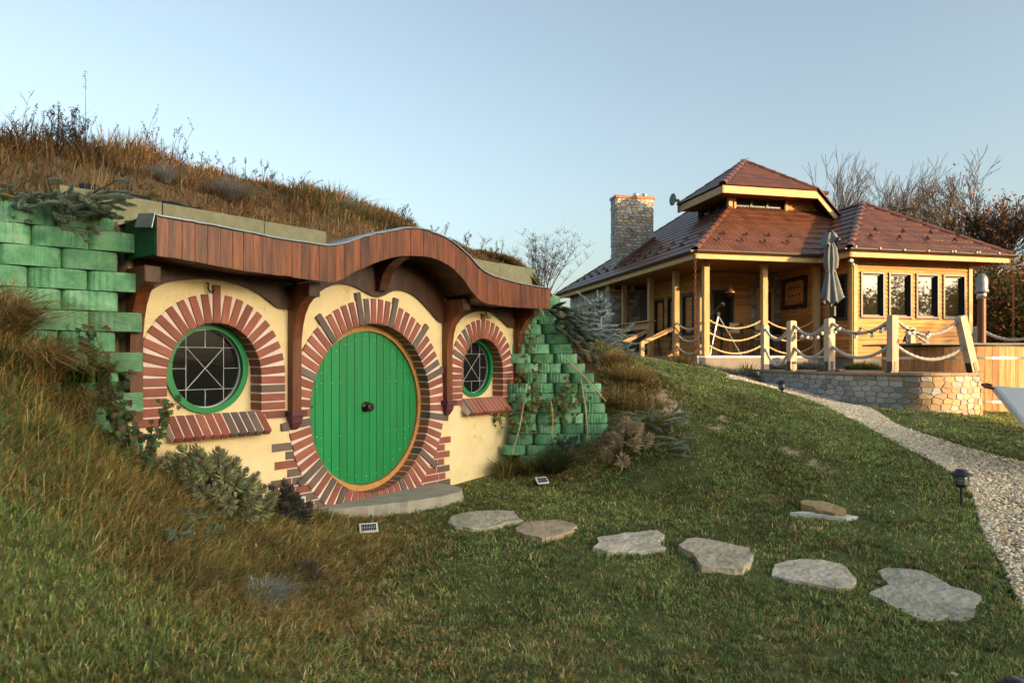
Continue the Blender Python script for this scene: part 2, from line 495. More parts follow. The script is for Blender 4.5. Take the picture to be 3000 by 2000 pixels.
# ------------------------------------------------------------------ path outline
PL = [gp(*q) for q in ((2120, 1109), (2225, 1128), (2350, 1166), (2500, 1232), (2650, 1312), (2750, 1362), (2800, 1395), (2850, 1450), (2868, 1520), (2890, 1585), (2935, 1650), (3000, 1790), (3080, 1990))]
PR = [gp(*q) for q in ((2150, 1101), (2232, 1119), (2300, 1136), (2420, 1163), (2530, 1193), (2620, 1243), (2700, 1271), (2800, 1301), (2900, 1331), (3000, 1352), (3300, 1450), (3700, 1620), (4300, 1900))]
PATH = [(p.x, p.y) for p in PL] + [(p.x, p.y) for p in reversed(PR)]
def resample(pts, n):
    P = np.array([tuple(p) for p in pts]); s = np.concatenate([[0], np.cumsum(np.linalg.norm(np.diff(P[:, :2], axis=0), axis=1))])
    q = np.linspace(0, s[-1], n)
    return np.stack([np.interp(q, s, P[:, k]) for k in range(3)], 1)

# bare spots of pale soil on the bank, (x, y, radius)
BARE = [(gp(1960, 1185), 0.20), (gp(1985, 1215), 0.16), (gp(2095, 1250), 0.13), (gp(2110, 1225), 0.12), (gp(2390, 1365), 0.12), (gp(2330, 1330), 0.10), (gp(2290, 1275), 0.10), (gp(2180, 1240), 0.08), (gp(1740, 1190), 0.06)]
def bare(X, Y):
    b = np.zeros(np.shape(X))
    for p, r in BARE:
        d = np.hypot((X - p.x), (Y - p.y) * 0.55) / r
        b = np.maximum(b, np.clip((1.15 - d + 1.1 * (vnoise(X, Y, 0.10, 3) - 0.5) + 0.7 * (vnoise(X, Y, 0.035, 4) - 0.5)) * 2.2, 0, 1))
    return b
def dryness(X, Y):
    """0 fresh green lawn, 1 dry straw"""
    left = np.clip((-0.55 - X + (6.6 - Y) * 0.12) / 1.1, 0, 1) * np.clip((X * 0.9 + Y * 1.0 - 1.15) / 1.3, 0, 1) * np.clip((Y - 2.95 + 0.25 * (vnoise(X, Y, 0.5, 6) - 0.5)) / 0.9, 0, 1) * 0.95
    foot = np.clip(1 - np.hypot((X - 0.9) / 1.5, (Y - 9.1) / 1.1), 0, 1) * 0.7
    bank = np.clip(1 - np.hypot((X - 1.75) / 0.9, (Y - 10.3) / 1.5), 0, 1) * 1.3
    front = np.clip(1 - np.hypot((X + 0.4) / 1.2, (Y - 3.6) / 0.9), 0, 1) * 0.6
    n = vnoise(X, Y, 1.0, 1) * 0.55 + vnoise(X, Y, 0.28, 2) * 0.45
    return np.clip(np.maximum.reduce([left, foot, bank, front]) + (n - 0.55) * 0.75, 0, 1)

# ------------------------------------------------------------------ ground sheet
def build_ground():
    def axis(lo, hi, st, far0, far1):
        a = list(np.arange(lo, hi, st)); o = st
        l = []; x = lo
        while x > far0: o *= 1.35; x -= o; l.append(x)
        o = st; r = []; x = a[-1]
        while x < far1: o *= 1.35; x += o; r.append(x)
        return np.array(l[::-1] + a + r)
    xs = axis(-5.5, 10.0, 0.11, -1200, 1200); ys = axis(1.2, 16.5, 0.11, -1200, 1400)
    X, Y = np.meshgrid(xs, ys)
    Z = gz(X, Y)
    near = (np.hypot(X - 2, Y - 7) < 14)
    Z = Z + near * ((vnoise(X, Y, 0.35, 5) - 0.5) * 0.03)
    Z = Z - inpoly(X, Y, PATH) * 0.03
    nx, ny = len(xs), len(ys)
    idx = np.arange(nx * ny).reshape(ny, nx)
    a, b, c, d = idx[:-1, :-1].ravel(), idx[:-1, 1:].ravel(), idx[1:, 1:].ravel(), idx[1:, :-1].ravel()
    T = np.concatenate([np.stack([a, b, c], 1), np.stack([a, c, d], 1)])
    dry = dryness(X, Y)[..., None]; br = bare(X, Y)[..., None]
    col = np.array([0.11, 0.12, 0.045]) * (1 - dry) + np.array([0.24, 0.165, 0.08]) * dry
    col = col * (1 - br) + np.array([0.40, 0.31, 0.205]) * br
    far = np.clip((np.hypot(X - 4, Y - 10) - 18) / 10, 0, 1)[..., None]
    col = col * (1 - far) + np.array([0.12, 0.11, 0.045]) * far
    V = np.stack([X, Y, Z], -1).reshape(-1, 3)
    put('ground', mesh_np('ground', V, T, col.reshape(-1, 3), smooth=True), M['ground'], kind='structure')
build_ground()

# gravel path: a bed and a layer of loose stones
def build_path():
    n = 70
    A, B = resample(PL, n), resample(PR, n)
    m = 12
    V = []
    for i in range(n):
        for k in range(m):
            p = A[i] * (1 - k / (m - 1)) + B[i] * (k / (m - 1))
            V.append(p)
    V = np.array(V); V[:, 2] = gz(V[:, 0], V[:, 1]) - 0.010
    idx = np.arange(n * m).reshape(n, m)
    a, b, c, d = idx[:-1, :-1].ravel(), idx[:-1, 1:].ravel(), idx[1:, 1:].ravel(), idx[1:, :-1].ravel()
    T = np.concatenate([np.stack([a, b, c], 1), np.stack([a, c, d], 1)])
    M['gravel'] = nmat('gravel_bed', [(0.22, 0.16, 0.10), (0.40, 0.31, 0.21)], scale=40, rough=1, bump=1, bscale=60, objvar=0, spec=0.1)
    M['gravel_stone'] = nmat('gravel_stones', [(0.8, 0.8, 0.8), (1.2, 1.2, 1.2)], scale=25, rough=0.9, bump=0.2, objvar=0, spec=0.15, attr=True)
    put('gravel_path', mesh_np('gravel_path', V, T, smooth=True), M['gravel'], kind='structure')
    N = 42000
    i = RNG.random(N) ** 0.8 * (n - 1.001); k = RNG.random(N)
    i0 = i.astype(int); fr = (i - i0)[:, None]
    P = (A[i0] * (1 - fr) + A[i0 + 1] * fr) * (1 - k)[:, None] + (B[i0] * (1 - fr) + B[i0 + 1] * fr) * k[:, None]
    keep = (P[:, 0] / P[:, 1] < 0.86) & (P[:, 1] > 2.2)
    P = P[keep]; N = len(P)
    P[:, 2] = gz(P[:, 0], P[:, 1]) + RNG.random(N) * 0.014 - 0.004
    base = np.array([(1, 0, 0), (-1, 0, 0), (0, 1, 0), (0, -1, 0), (0, 0, 1), (0, 0, -1)], float)
    tri = np.array([(0, 2, 4), (2, 1, 4), (1, 3, 4), (3, 0, 4), (2, 0, 5), (1, 2, 5), (3, 1, 5), (0, 3, 5)])
    s = RNG.uniform(0.009, 0.023, (N, 1, 1)) * np.maximum(1, P[:, 1:2, None] / 8)
    j = base[None] * RNG.uniform(0.55, 1.3, (N, 6, 1)) + RNG.normal(0, 0.22, (N, 6, 3))
    j[..., 2] *= 0.65
    th = RNG.random(N) * 6.283; c_, s_ = np.cos(th)[:, None], np.sin(th)[:, None]
    jx = j[..., 0] * c_ - j[..., 1] * s_; jy = j[..., 0] * s_ + j[..., 1] * c_
    j = np.stack([jx * 1.25, jy, j[..., 2]], -1) * s
    V = (P[:, None] + j).reshape(-1, 3)
    T = (tri[None] + (np.arange(N) * 6)[:, None, None]).reshape(-1, 3)
    pal = np.array([(0.84, 0.68, 0.46), (0.90, 0.78, 0.58), (0.68, 0.50, 0.31), (0.60, 0.50, 0.38), (0.82, 0.60, 0.37), (0.92, 0.82, 0.65)])
    c = pal[RNG.integers(0, len(pal), N)] * RNG.uniform(0.65, 1.1, (N, 1))
    put('gravel', mesh_np('gravel', V, T, np.repeat(c, 6, 0)), M['gravel_stone'], kind='stuff', label='loose pale cream gravel covering the curved garden path', cat='gravel')
    return A, B
PATH_A, PATH_B = build_path()

# unseen ridge added behind the camera, shaped to keep low sun off the garden
def build_shade_hill():
    S = Vector((0.80, -0.60)); Q = Vector((0.60, 0.80))
    V = []; npp = 26
    qs = np.concatenate([np.linspace(-420, -10, 30), np.linspace(-6, 22, 36)]); ps = np.linspace(70, 300, npp)
    nq = len(qs)
    for q in qs:
        for p in ps:
            endk = 1 / (1 + math.exp((q - 14.6) / 0.5))
            prof = math.exp(-((p - 160) / 38.0) ** 2)
            h = (32.5 + 2.0 * mnoise.noise((q * 0.03, p * 0.03, 0)) + 0.8 * mnoise.noise((q * 0.3, p * 0.2, 2))) * prof * endk
            V.append((S.x * p + Q.x * q, S.y * p + Q.y * q, -1.5 + h))
    idx = np.arange(len(V)).reshape(nq, npp)
    a, b, c, d = idx[:-1, :-1].ravel(), idx[:-1, 1:].ravel(), idx[1:, 1:].ravel(), idx[1:, :-1].ravel()
    T = np.concatenate([np.stack([a, b, c], 1), np.stack([a, c, d], 1)])
    M['shade_hill'] = nmat('shade_hill_meadow', [(0.05, 0.07, 0.02), (0.14, 0.12, 0.045)], scale=0.3, rough=1, bump=0.5, objvar=0, spec=0.05)
    put('shade_hill', mesh_np('shade_hill', np.array(V), T, smooth=True), M['shade_hill'], kind='structure')
build_shade_hill()

# ------------------------------------------------------------------ mound over the cottage
def Fxy(t, d): p = F(t, d, 0); return (p.x, p.y)
MPTS = []
WALL_LINE = [(-6.6, 2.9, 2.45), (-5.3, 3.9, 2.55), (-4.2, 4.78, 2.62), (-3.55, 5.22, 2.72)]
for t in (-2.85, -2.2, -1.4, -0.6, 0.2, 1.0, 1.8, 2.6, 3.2): WALL_LINE.append((*Fxy(t, -0.16), 2.965))
WALL_LINE += [(0.62, 10.20, 2.55), (0.95, 10.15, 2.25), (1.30, 10.15, 1.80), (1.62, 10.55, 1.55), (1.95, 11.3, 1.70), (2.0, 12.3, 1.65), (1.2, 13.6, 1.75), (-0.5, 14.6, 1.6)]
WALL_LINE = [(a, b, (c if a < 1.1 else g1(a, b) - 0.04)) for a, b, c in WALL_LINE]
MPTS += WALL_LINE
for (px, py, Y) in ((-60, 520, 6.2), (60, 492, 6.6), (200, 462, 7.2), (420, 462, 7.8), (600, 500, 8.5), (800, 552, 9.3), (1000, 606, 10.2), (1180, 662, 11.0), (1300, 700, 11.3), (1450, 775, 11.5), (1560, 838, 11.4), (1640, 890, 11.3), (1720, 975, 11.6)):
    p = at(px, py, Y); MPTS.append((p.x, p.y, p.z - 0.14))
for t, e, z in ((-3.4, 0.9, 3.45), (-2.2, 0.8, 3.38), (-1, 0.8, 3.40), (0.2, 0.8, 3.42), (1.4, 0.8, 3.36), (2.6, 0.7, 3.18), (-4.6, 1.2, 3.3), (-2.5, 4.5, 3.7), (0, 5, 3.7), (2, 5, 3.0), (-5.5, 4, 3.5), (-3, 7, 2.5), (0, 8, 2.2)):
    MPTS.append((*Fxy(t, -e), z))
_mf = tps_fit([(a, b) for a, b, c in MPTS], [c for a, b, c in MPTS], 1e-2)
WL = resample(WALL_LINE, 150)
_tan = np.gradient(WL[:, :2], axis=0); _tan /= np.linalg.norm(_tan, axis=1)[:, None]
_nor = np.stack([-_tan[:, 1], _tan[:, 0]], 1)
for _ in range(60): _nor[1:-1] = (_nor[:-2] + _nor[1:-1] * 2 + _nor[2:]) / 4
_nor /= np.linalg.norm(_nor, axis=1)[:, None]
ME = np.concatenate([[0, 0.06], np.linspace(0.15, 5.0, 44)])
_pinch = np.ones(150)
MX = WL[:, None, 0] + _nor[:, None, 0] * ME[None]; MY = WL[:, None, 1] + _nor[:, None, 1] * ME[None]
# behind the right-hand corner the rows would cross: aim them all at one spine
spine = np.array([F(t, -4.6, 0)[:2] for t in np.linspace(-5.5, 1.2, 150)])
kk = (ME / ME[-1])[None, :, None]
_P = (WL[:, None, :2] * (1 - kk) + spine[:, None] * kk)
MX, MY = _P[..., 0], _P[..., 1]
MZ = _mf(MX, MY)
_e = np.clip(ME / 0.5, 0, 1)[None]
MZ = WL[:, 2:3] * (1 - _e) + MZ * _e
MZ += (vnoise(MX, MY, 0.4, 8) - 0.5) * 0.12 * np.clip(ME / 0.4, 0, 1)[None]
def build_mound():
    n, m = MX.shape
    V = np.stack([MX, MY, MZ], -1).reshape(-1, 3)
    low = np.stack([WL[:, 0], WL[:, 1], WL[:, 2] - 0.5], 1)           # soil skirt below the front edge
    V = np.concatenate([V, low])
    idx = np.arange(n * m).reshape(n, m)
    a, b, c, d = idx[:-1, :-1].ravel(), idx[:-1, 1:].ravel(), idx[1:, 1:].ravel(), idx[1:, :-1].ravel()
    T = [np.stack([a, c, b], 1), np.stack([a, d, c], 1)]
    i = np.arange(n - 1)
    T += [np.stack([idx[i, 0], n * m + i, idx[i + 1, 0]], 1), np.stack([n * m + i, n * m + i + 1, idx[i + 1, 0]], 1)]
    put('mound', mesh_np('mound', V, np.concatenate(T), smooth=True), M['soil'], kind='structure')
build_mound()
def mound_pts(N, s0=0.0, s1=1.0, e0=0.0, e1=5.0):
    i = (RNG.uniform(s0, s1, N)) * 148.99; e = RNG.uniform(e0, e1, N)
    j = np.interp(e, ME, np.arange(len(ME))); j = np.clip(j, 0, len(ME) - 1.001)
    i0, j0 = i.astype(int), j.astype(int); fi, fj = i - i0, j - j0
    out = []
    for G in (MX, MY, MZ):
        out.append((G[i0, j0] * (1 - fi) + G[i0 + 1, j0] * fi) * (1 - fj) + (G[i0, j0 + 1] * (1 - fi) + G[i0 + 1, j0 + 1] * fi) * fj)
    return np.stack(out, 1), e
# ------------------------------------------------------------------ the cottage front
cot = thing('earth_cottage', F(0.13, 0, 0.05), 'low cottage set into a grassy mound, yellow wall, round green door, wavy wooden canopy', 'cottage')
FWm = frame((0, 0, 0), FU, -FN, UP)
def FB(t, d, z, ang=0.0):
    """matrix of a piece on the facade: local x across, local y into the wall, local z along its length; turned by ang in the wall plane"""
    c, s = math.cos(ang), math.sin(ang)
    x = FU * c - UP * s; z_ = FU * s + UP * c
    return frame(F(t, d, z), x, -FN, z_)
fp = lambda p, h: F(p[0], h, p[1])
def ell(cx, cz, a, b, n=64, a0=0.0, a1=2 * math.pi, end=False):
    k = n + (1 if end else 0)
    return [(cx + a * math.cos(a0 + (a1 - a0) * i / n), cz + b * math.sin(a0 + (a1 - a0) * i / n)) for i in range(k)]

WIN = [dict(c=-1.715, ai=0.444, ao=0.696, sp=1.505, bi=0.485, bo=0.745, z0=1.085, k=1.0),
       dict(c=1.980, ai=0.415, ao=0.640, sp=1.480, bi=0.462, bo=0.712, z0=1.070, k=0.95)]
DC = (0.13, 1.12); DI = (0.86, 0.94); DO = (1.106, 1.21)

def arch(c, sp, a, b, z0, n=36):
    return [(c + a, z0)] + ell(c, sp, a, b, n, 0, math.pi, True) + [(c - a, z0)]
# wall with three openings
outer = [(-2.46, -0.3), (2.76, -0.3), (2.76, 2.62), (1.35, 2.66), (0.9, 2.92), (0.2, 3.0), (-0.4, 2.88), (-0.9, 2.66), (-2.46, 2.66)]
holes = [ell(*DC, DI[0] + 0.03, DI[1] + 0.03, 64)]
for w in WIN: holes.append(arch(w['c'], w['sp'], w['ai'] + 0.03, w['bi'] + 0.03, w['z0'] - 0.02))
MB().prism(outer, fp, 0.0, -0.32, holes).build('wall', M['plaster'], cot)

def ring_prism(mb, c, i, o, d0, d1, n=72):
    return mb.prism(ell(*c, *o, n), fp, d0, d1, [ell(*c, *i, n)])

# --- door surround
sur = ring_prism(MB(), DC, DI, (DO[0] - 0.004, DO[1] - 0.004), 0.012, -0.235).build('door_surround', M['mortar'], cot)
ring_n = 65
for k in range(ring_n):
    a = 2 * math.pi * (k + 0.5) / ring_n
    ca, sa = math.cos(a), math.sin(a)
    ti, zi = DC[0] + DI[0] * ca, DC[1] + DI[1] * sa
    to, zo = DC[0] + DO[0] * ca, DC[1] + DO[1] * sa
    key = (k % 5 == 3)
    L = math.hypot(to - ti, zo - zi) + 0.006
    dx, dz = (to - ti) / L, (zo - zi) / L
    ext = random.uniform(0.075, 0.09) if key else 0.0
    if key and zo < 0.25: ext = 0.05
    Lb = round(L + ext, 2)
    ang = math.atan2(to - ti, zo - zi)
    tm, zm = ti + dx * (Lb / 2 - 0.004), zi + dz * (Lb / 2 - 0.004)
    wide = 0.074
    me = box_mesh(wide, 0.262 + (0.006 if key else 0), Lb, 0.004, M['brick_dark'] if (key or random.random() < 0.06) else M['brick'])
    put('brick', me, None, sur, FB(tm, 0.024 - 0.131 + (0.003 if key else 0) + random.uniform(-0.0015, 0.0015), zm, ang))

# --- quoins at the foot of the door surround
def ring_edge(z, s, k=0.0):
    q = max(0.0, 1 - ((z - DC[1]) / (DO[1] - k)) ** 2)
    return DC[0] + s * (DO[0] - k) * math.sqrt(q)
def quoin(s, z1, touts, courses):
    h = 0.0885
    zb = max(z1 - h * courses, -0.06)
    zs = np.linspace(z1, zb, 24)
    side = DC[0] + s * min(abs(e - DC[0]) for e in touts)
    g = MB().prism([(ring_edge(z, s, 0.05), z) for z in zs] + [(side - s * 0.004, zb), (side - s * 0.004, z1)], fp, 0.004, -0.05).build('door_quoin', M['mortar'], cot)
    for c in range(courses):
        za, zc = z1 - h * c - 0.006, z1 - h * (c + 1) + 0.006
        if zc < zb: break
        end = touts[c % len(touts)]
        x = end; first = 0.12 if c % 2 else 0.235
        lim = min(abs(ring_edge(z, s, 0.03) - end) for z in (za, zc))
        done = 0.0
        while True:
            w = first if done == 0 else 0.235
            last = done + w > lim - 0.07
            a0 = end - s * done
            if last:
                poly = [(a0, za), (a0, zc), (ring_edge(zc, s, 0.035), zc), (ring_edge(za, s, 0.035), za)]
            else:
                b0 = end - s * (done + w - 0.012)
                poly = [(a0, za), (a0, zc), (b0, zc), (b0, za)]
            MB().prism(poly, fp, 0.0095 + random.uniform(-0.001, 0.001), -0.03).build('brick', M['brick_dark'] if random.random() < 0.42 else M['brick'], g)
            if last: break
            done += w
quoin(-1, 0.845, [-1.15, -1.0, -1.12, -0.98, -1.16, -1.0, -1.14, -1.02, -1.12, -1.0], 10)
quoin(1, 0.705, [1.36, 1.25, 1.34, 1.24, 1.34, 1.26, 1.35, 1.24, 1.33], 9)

# --- window bays
def came(mb, c, a, b, d):
    a, b = F(a[0], d, a[1]), F(b[0], d, b[1])
    mb.tube([a, b], 0.0034, 6)
for wi, w in enumerate(WIN):
    c, sp, k = w['c'], w['sp'], w['k']
    o_, i_ = arch(c, sp, w['ao'] - 0.004, w['bo'] - 0.004, w['z0']), arch(c, sp, w['ai'], w['bi'], w['z0'])
    g = MB().prism(o_ + i_[::-1], fp, 0.012, -0.235).build('window_surround', M['mortar'], cot)
    na = 19
    for j in range(na):
        a = math.pi * (j + 0.5) / na
        ca, sa = math.cos(a), math.sin(a)
        ti, zi = c + w['ai'] * ca, sp + w['bi'] * sa
        to, zo = c + w['ao'] * ca, sp + w['bo'] * sa
        L = math.hypot(to - ti, zo - zi) + 0.004
        key = j == na // 2
        Lb = round(L + (0.075 if key else 0), 2)
        dx, dz = (to - ti) / L, (zo - zi) / L
        me = box_mesh(0.070 * (0.5 + 0.5 * k), 0.262, Lb, 0.004, M['brick_dark'] if random.random() < 0.08 else M['brick'])
        put('brick', me, None, g, FB(ti + dx * (Lb / 2 - 0.003), 0.024 - 0.131 + (0.003 if key else 0), zi + dz * (Lb / 2 - 0.003), math.atan2(to - ti, zo - zi)))
    nl = 5
    hh = (sp - w['z0']) / nl
    for s in (-1, 1):
        for j in range(nl):
            wd = w['ao'] - w['ai'] + 0.006
            me = box_mesh(round(wd, 3), 0.262, round(hh - 0.014, 3), 0.004, M['brick_dark'] if random.random() < 0.06 else M['brick'])
            put('brick', me, None, g, FB(c + s * (w['ai'] + w['ao']) / 2, 0.024 - 0.131, w['z0'] + hh * (j + 0.5)))
    # back panel, frame, glass, leading
    wc = (c + 0.005, 1.575 if wi == 0 else 1.552)
    fo, fi = (0.392 * k, 0.402 * k * 1.02), (0.335 * k, 0.352 * k * 1.02)
    MB().prism(arch(c, sp, w['ai'] + 0.01, w['bi'] + 0.01, w['z0'] - 0.02), fp, -0.165, -0.235, [ell(*wc, fo[0] - 0.01, fo[1] - 0.01, 48)]).build('window_panel', M['plaster'], cot)
    win = MB().prism(ell(*wc, *fo, 56), fp, -0.125, -0.215, [ell(*wc, *fi, 56)]).build('window', M['green_frame'], cot)
    gi = (fi[0] - 0.008, fi[1] - 0.008)
    rim = MB()
    rim.prism(ell(*wc, fi[0] + 0.002, fi[1] + 0.002, 56), fp, -0.178, -0.205, [ell(*wc, *gi, 56)])
    rim.build('rim', M['lead'], win)
    MB().prism(ell(*wc, fi[0], fi[1], 56), fp, -0.20, -0.212).build('pane', M['glass_dark'], win)
    q = 0.178 * k; qz = 0.192 * k
    lead = MB()
    X0, Z0 = wc
    hx = lambda dz: gi[0] * math.sqrt(max(0, 1 - (dz / gi[1]) ** 2)); hz = lambda dx: gi[1] * math.sqrt(max(0, 1 - (dx / gi[0]) ** 2))
    segs = [((-hx(qz), qz), (hx(qz), qz)), ((-hx(qz), -qz), (hx(qz), -qz)), ((-q, -hz(q)), (-q, hz(q))), ((q, -hz(q)), (q, hz(q))),
            ((-q, -qz), (q, qz)), ((-q, qz), (q, -qz)), ((0, qz), (0, gi[1])), ((0, -qz), (0, -gi[1])), ((-q, 0), (-gi[0], 0)), ((q, 0), (gi[0], 0))]
    for n_, (a, b) in enumerate(segs):
        came(lead, None, (X0 + a[0], Z0 + a[1]), (X0 + b[0], Z0 + b[1]), -0.197 + 0.001 * (n_ % 2))
    lead.build('leading', M['lead'], win)
    # sloping sill of bricks
    sg = thing_part = MB()
    zt = w['z0'] + 0.085; t0, t1 = c - w['ai'] - 0.0, c + w['ai'] + 0.025
    prof = [(0.0, zt - 0.008), (0.152, zt - 0.168), (0.112, zt - 0.206), (0.0, zt - 0.15)]
    sill = MB().prism(prof, lambda p, h: F(h, p[0], p[1]), t0, t1).build('window_sill', M['mortar'], cot)
    nb = 11
    stp = (t1 - t0) / nb
    ln = math.hypot(0.158, 0.166) + 0.02
    e1 = (FN * 0.158 - UP * 0.166).normalized(); e3 = e1.cross(FU).normalized()
    for j in range(nb):
        t = t0 + stp * (j + 0.5)
        me = box_mesh(round(stp - 0.013, 4), round(ln, 3), 0.062, 0.004, M['brick_dark'] if random.random() < 0.35 else M['brick'])
        ctr = F(t, 0.079, zt - 0.089) + e3 * (-0.025 if e3.z > 0 else 0.025)
        put('brick', me, None, sill, frame(ctr, FU, e1, e3))

# --- door leaf
door = ring_prism(MB(), (0.145, 1.115), (0.79, 0.865), (0.87, 0.95), -0.135, -0.235).build('door_frame', M['oak'], cot)
dl = MB().prism(ell(0.145, 1.115, 0.786, 0.861, 64), fp, -0.190, -0.225).build('door', M['green_paint'], cot)
pw = 0.1045; x0 = 0.145 - 0.784
for j in range(15):
    a, b = x0 + pw * j + 0.0035, x0 + pw * (j + 1) - 0.0035
    a, b = max(a, 0.145 - 0.783), min(b, 0.145 + 0.783)
    ef = lambda t: 0.858 * math.sqrt(max(0.0, 1 - ((t - 0.145) / 0.785) ** 2))
    tt = [a + (b - a) * i / 8 for i in range(9)]
    poly = [(t, 1.115 + ef(t)) for t in tt] + [(t, 1.115 - ef(t)) for t in reversed(tt)]
    pl = MB().prism(poly, fp, -0.166 + random.uniform(-0.0008, 0.0008), -0.190).build('plank', M['green_paint'], dl)
M['screw'] = nmat('painted_screw', [(0.30, 0.42, 0.30), (0.45, 0.55, 0.42)], scale=20, rough=0.4, bump=0, objvar=0.2, metal=0.3)
axn = Matrix((FU, UP, FN)).transposed()
for (t, z) in [(0.145 + 0.70 * math.cos(a), 1.115 + 0.775 * math.sin(a)) for a in np.linspace(0.35, 2.8, 13)] + [(0.145 + 0.70 * math.cos(a), 1.115 + 0.775 * math.sin(a)) for a in np.linspace(3.5, 5.95, 13)] + \
        [(0.145 + s * q, 1.115 + r) for s in (-1, 1) for q in (0.35, 0.46, 0.60) for r in (-0.29, 0.29)]:
    MB().lathe([(0.007, -0.002), (0.0065, 0.002), (0.003, 0.0035)], F(t, -0.166, z), 8, axn).build('screw', M['screw'], dl)
kn = MB().lathe([(0.058, -0.002), (0.060, 0.006), (0.052, 0.014), (0.034, 0.018), (0.022, 0.03), (0.022, 0.055), (0.036, 0.062), (0.047, 0.074), (0.049, 0.086), (0.044, 0.096), (0.030, 0.102), (0.026, 0.1), (0.012, 0.104)], F(0.145, -0.166, 1.125), 24, axn).build('knob', M['bronze'], dl)
MB().box(F(-0.615, -0.155, 1.165), (0.10, 0.012, 0.016), Matrix((FU, FN, UP)).transposed(), 0.003).build('hinge', M['iron'], dl)

# --- canopy
topc = smooth_curve([(-2.50, 2.75), (-2.27, 2.745), (-2.0, 2.74), (-1.71, 2.73), (-1.39, 2.72), (-1.14, 2.72), (-0.9, 2.73), (-0.71, 2.78), (-0.45, 2.88), (-0.16, 2.975), (0.19, 3.055), (0.39, 3.07), (0.63, 3.04), (0.89, 2.965), (1.08, 2.87), (1.27, 2.755), (1.48, 2.69), (1.79, 2.65), (2.24, 2.63), (2.77, 2.62)])
botc = smooth_curve([(-2.50, 2.45), (-2.27, 2.44), (-2.0, 2.42), (-1.83, 2.41), (-1.63, 2.405), (-1.31, 2.40), (-1.05, 2.39), (-0.9, 2.39), (-0.78, 2.41), (-0.62, 2.50), (-0.38, 2.61), (-0.12, 2.71), (0.19, 2.77), (0.39, 2.785), (0.63, 2.76), (0.82, 2.70), (0.99, 2.60), (1.2, 2.42), (1.32, 2.36), (1.68, 2.33), (2.12, 2.33), (2.77, 2.35)])
DF = 0.55
can = MB()
ts = np.linspace(-2.48, 2.755, 90)
core = [(t, topc(t) - 0.012) for t in ts] + [(t, botc(t) + 0.014) for t in reversed(ts)]
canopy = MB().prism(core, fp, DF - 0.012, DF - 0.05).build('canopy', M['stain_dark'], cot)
t = -2.485; i = 0
while t < 2.75:
    wd = random.uniform(0.088, 0.108); b = min(2.757, t + wd)
    a0, b0 = t + 0.0018, b - 0.0018
    cut = random.uniform(-0.003, 0.003)
    poly = [(a0, botc(a0) + cut), (b0, botc(b0) + cut), (b0, topc(b0)), (a0, topc(a0))]
    o = MB().prism(poly, fp, DF + random.uniform(-0.002, 0.003), DF - 0.018).build('fascia_board', M['stain'], canopy)
    t = b
# soffit boards run from wall to fascia
ts2 = np.arange(-2.46, 2.70, 0.105)
for a in ts2:
    b = a + 0.101
    za, zb = botc(a) + 0.030, botc(b) + 0.030
    vs = [F(a, 0.002, za), F(b, 0.002, zb), F(b, DF - 0.052, zb), F(a, DF - 0.052, za)]
    vs += [v + UP * 0.018 for v in vs]
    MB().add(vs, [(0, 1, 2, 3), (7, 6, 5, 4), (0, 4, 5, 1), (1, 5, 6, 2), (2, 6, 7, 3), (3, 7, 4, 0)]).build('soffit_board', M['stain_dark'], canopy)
# zinc sheet with a slightly wavy drip edge
V = []; ts3 = np.linspace(-2.50, 2.77, 160); rows = [(DF + 0.016, -0.030), (DF + 0.018, 0.012), (DF - 0.05, 0.022), (0.30, 0.016), (0.05, 0.004), (-0.10, -0.01)]
for t in ts3:
    wv = 0.010 * mnoise.noise((t * 3.1, 0, 0)) + 0.006 * mnoise.noise((t * 11, 3, 0))
    for (d, h) in rows:
        hh = (h if h > 0 else h * 0.35 + 0.006) + (wv if d > 0.4 else 0)
        V.append(F(t, d, topc(t) + hh + 0.003))
n_, m_ = len(ts3), len(rows)
fs = [(i * m_ + j, (i + 1) * m_ + j, (i + 1) * m_ + j + 1, i * m_ + j + 1) for i in range(n_ - 1) for j in range(m_ - 1)]
zb = MB(); zb.add(V, fs, True); zinc = zb.build('roof_sheet', M['zinc'], canopy)
zs = zinc.modifiers.new('thickness', 'SOLIDIFY'); zs.thickness = 0.004
# left end: folded zinc flap and green painted cheek
fl = MB()
fl.add([F(-2.505, DF + 0.012, 2.768), F(-2.505, 0.29, 2.80), F(-2.53, 0.28, 2.69), F(-2.525, DF + 0.005, 2.655)], [(0, 1, 2, 3)])
flo = fl.build('end_flashing', M['zinc'], canopy); fm = flo.modifiers.new('thickness', 'SOLIDIFY'); fm.thickness = 0.006
M['cheek'] = nmat('dark_green_paint', [(0.004, 0.05, 0.017), (0.008, 0.09, 0.03)], scale=6, rough=0.5, bump=0.3, objvar=0)
MB().prism([(0.0, 2.46), (DF - 0.02, 2.46), (DF - 0.02, 2.74), (0.0, 2.78)], lambda p, h: F(h, p[0], p[1]), -2.488, -2.46).build('end_cheek', M['cheek'], canopy)
MB().prism([(0.0, 2.40), (DF - 0.02, 2.40), (DF - 0.02, 2.64), (0.0, 2.70)], lambda p, h: F(h, p[0], p[1]), 2.757, 2.735).build('end_cheek', M['stain_dark'], canopy)

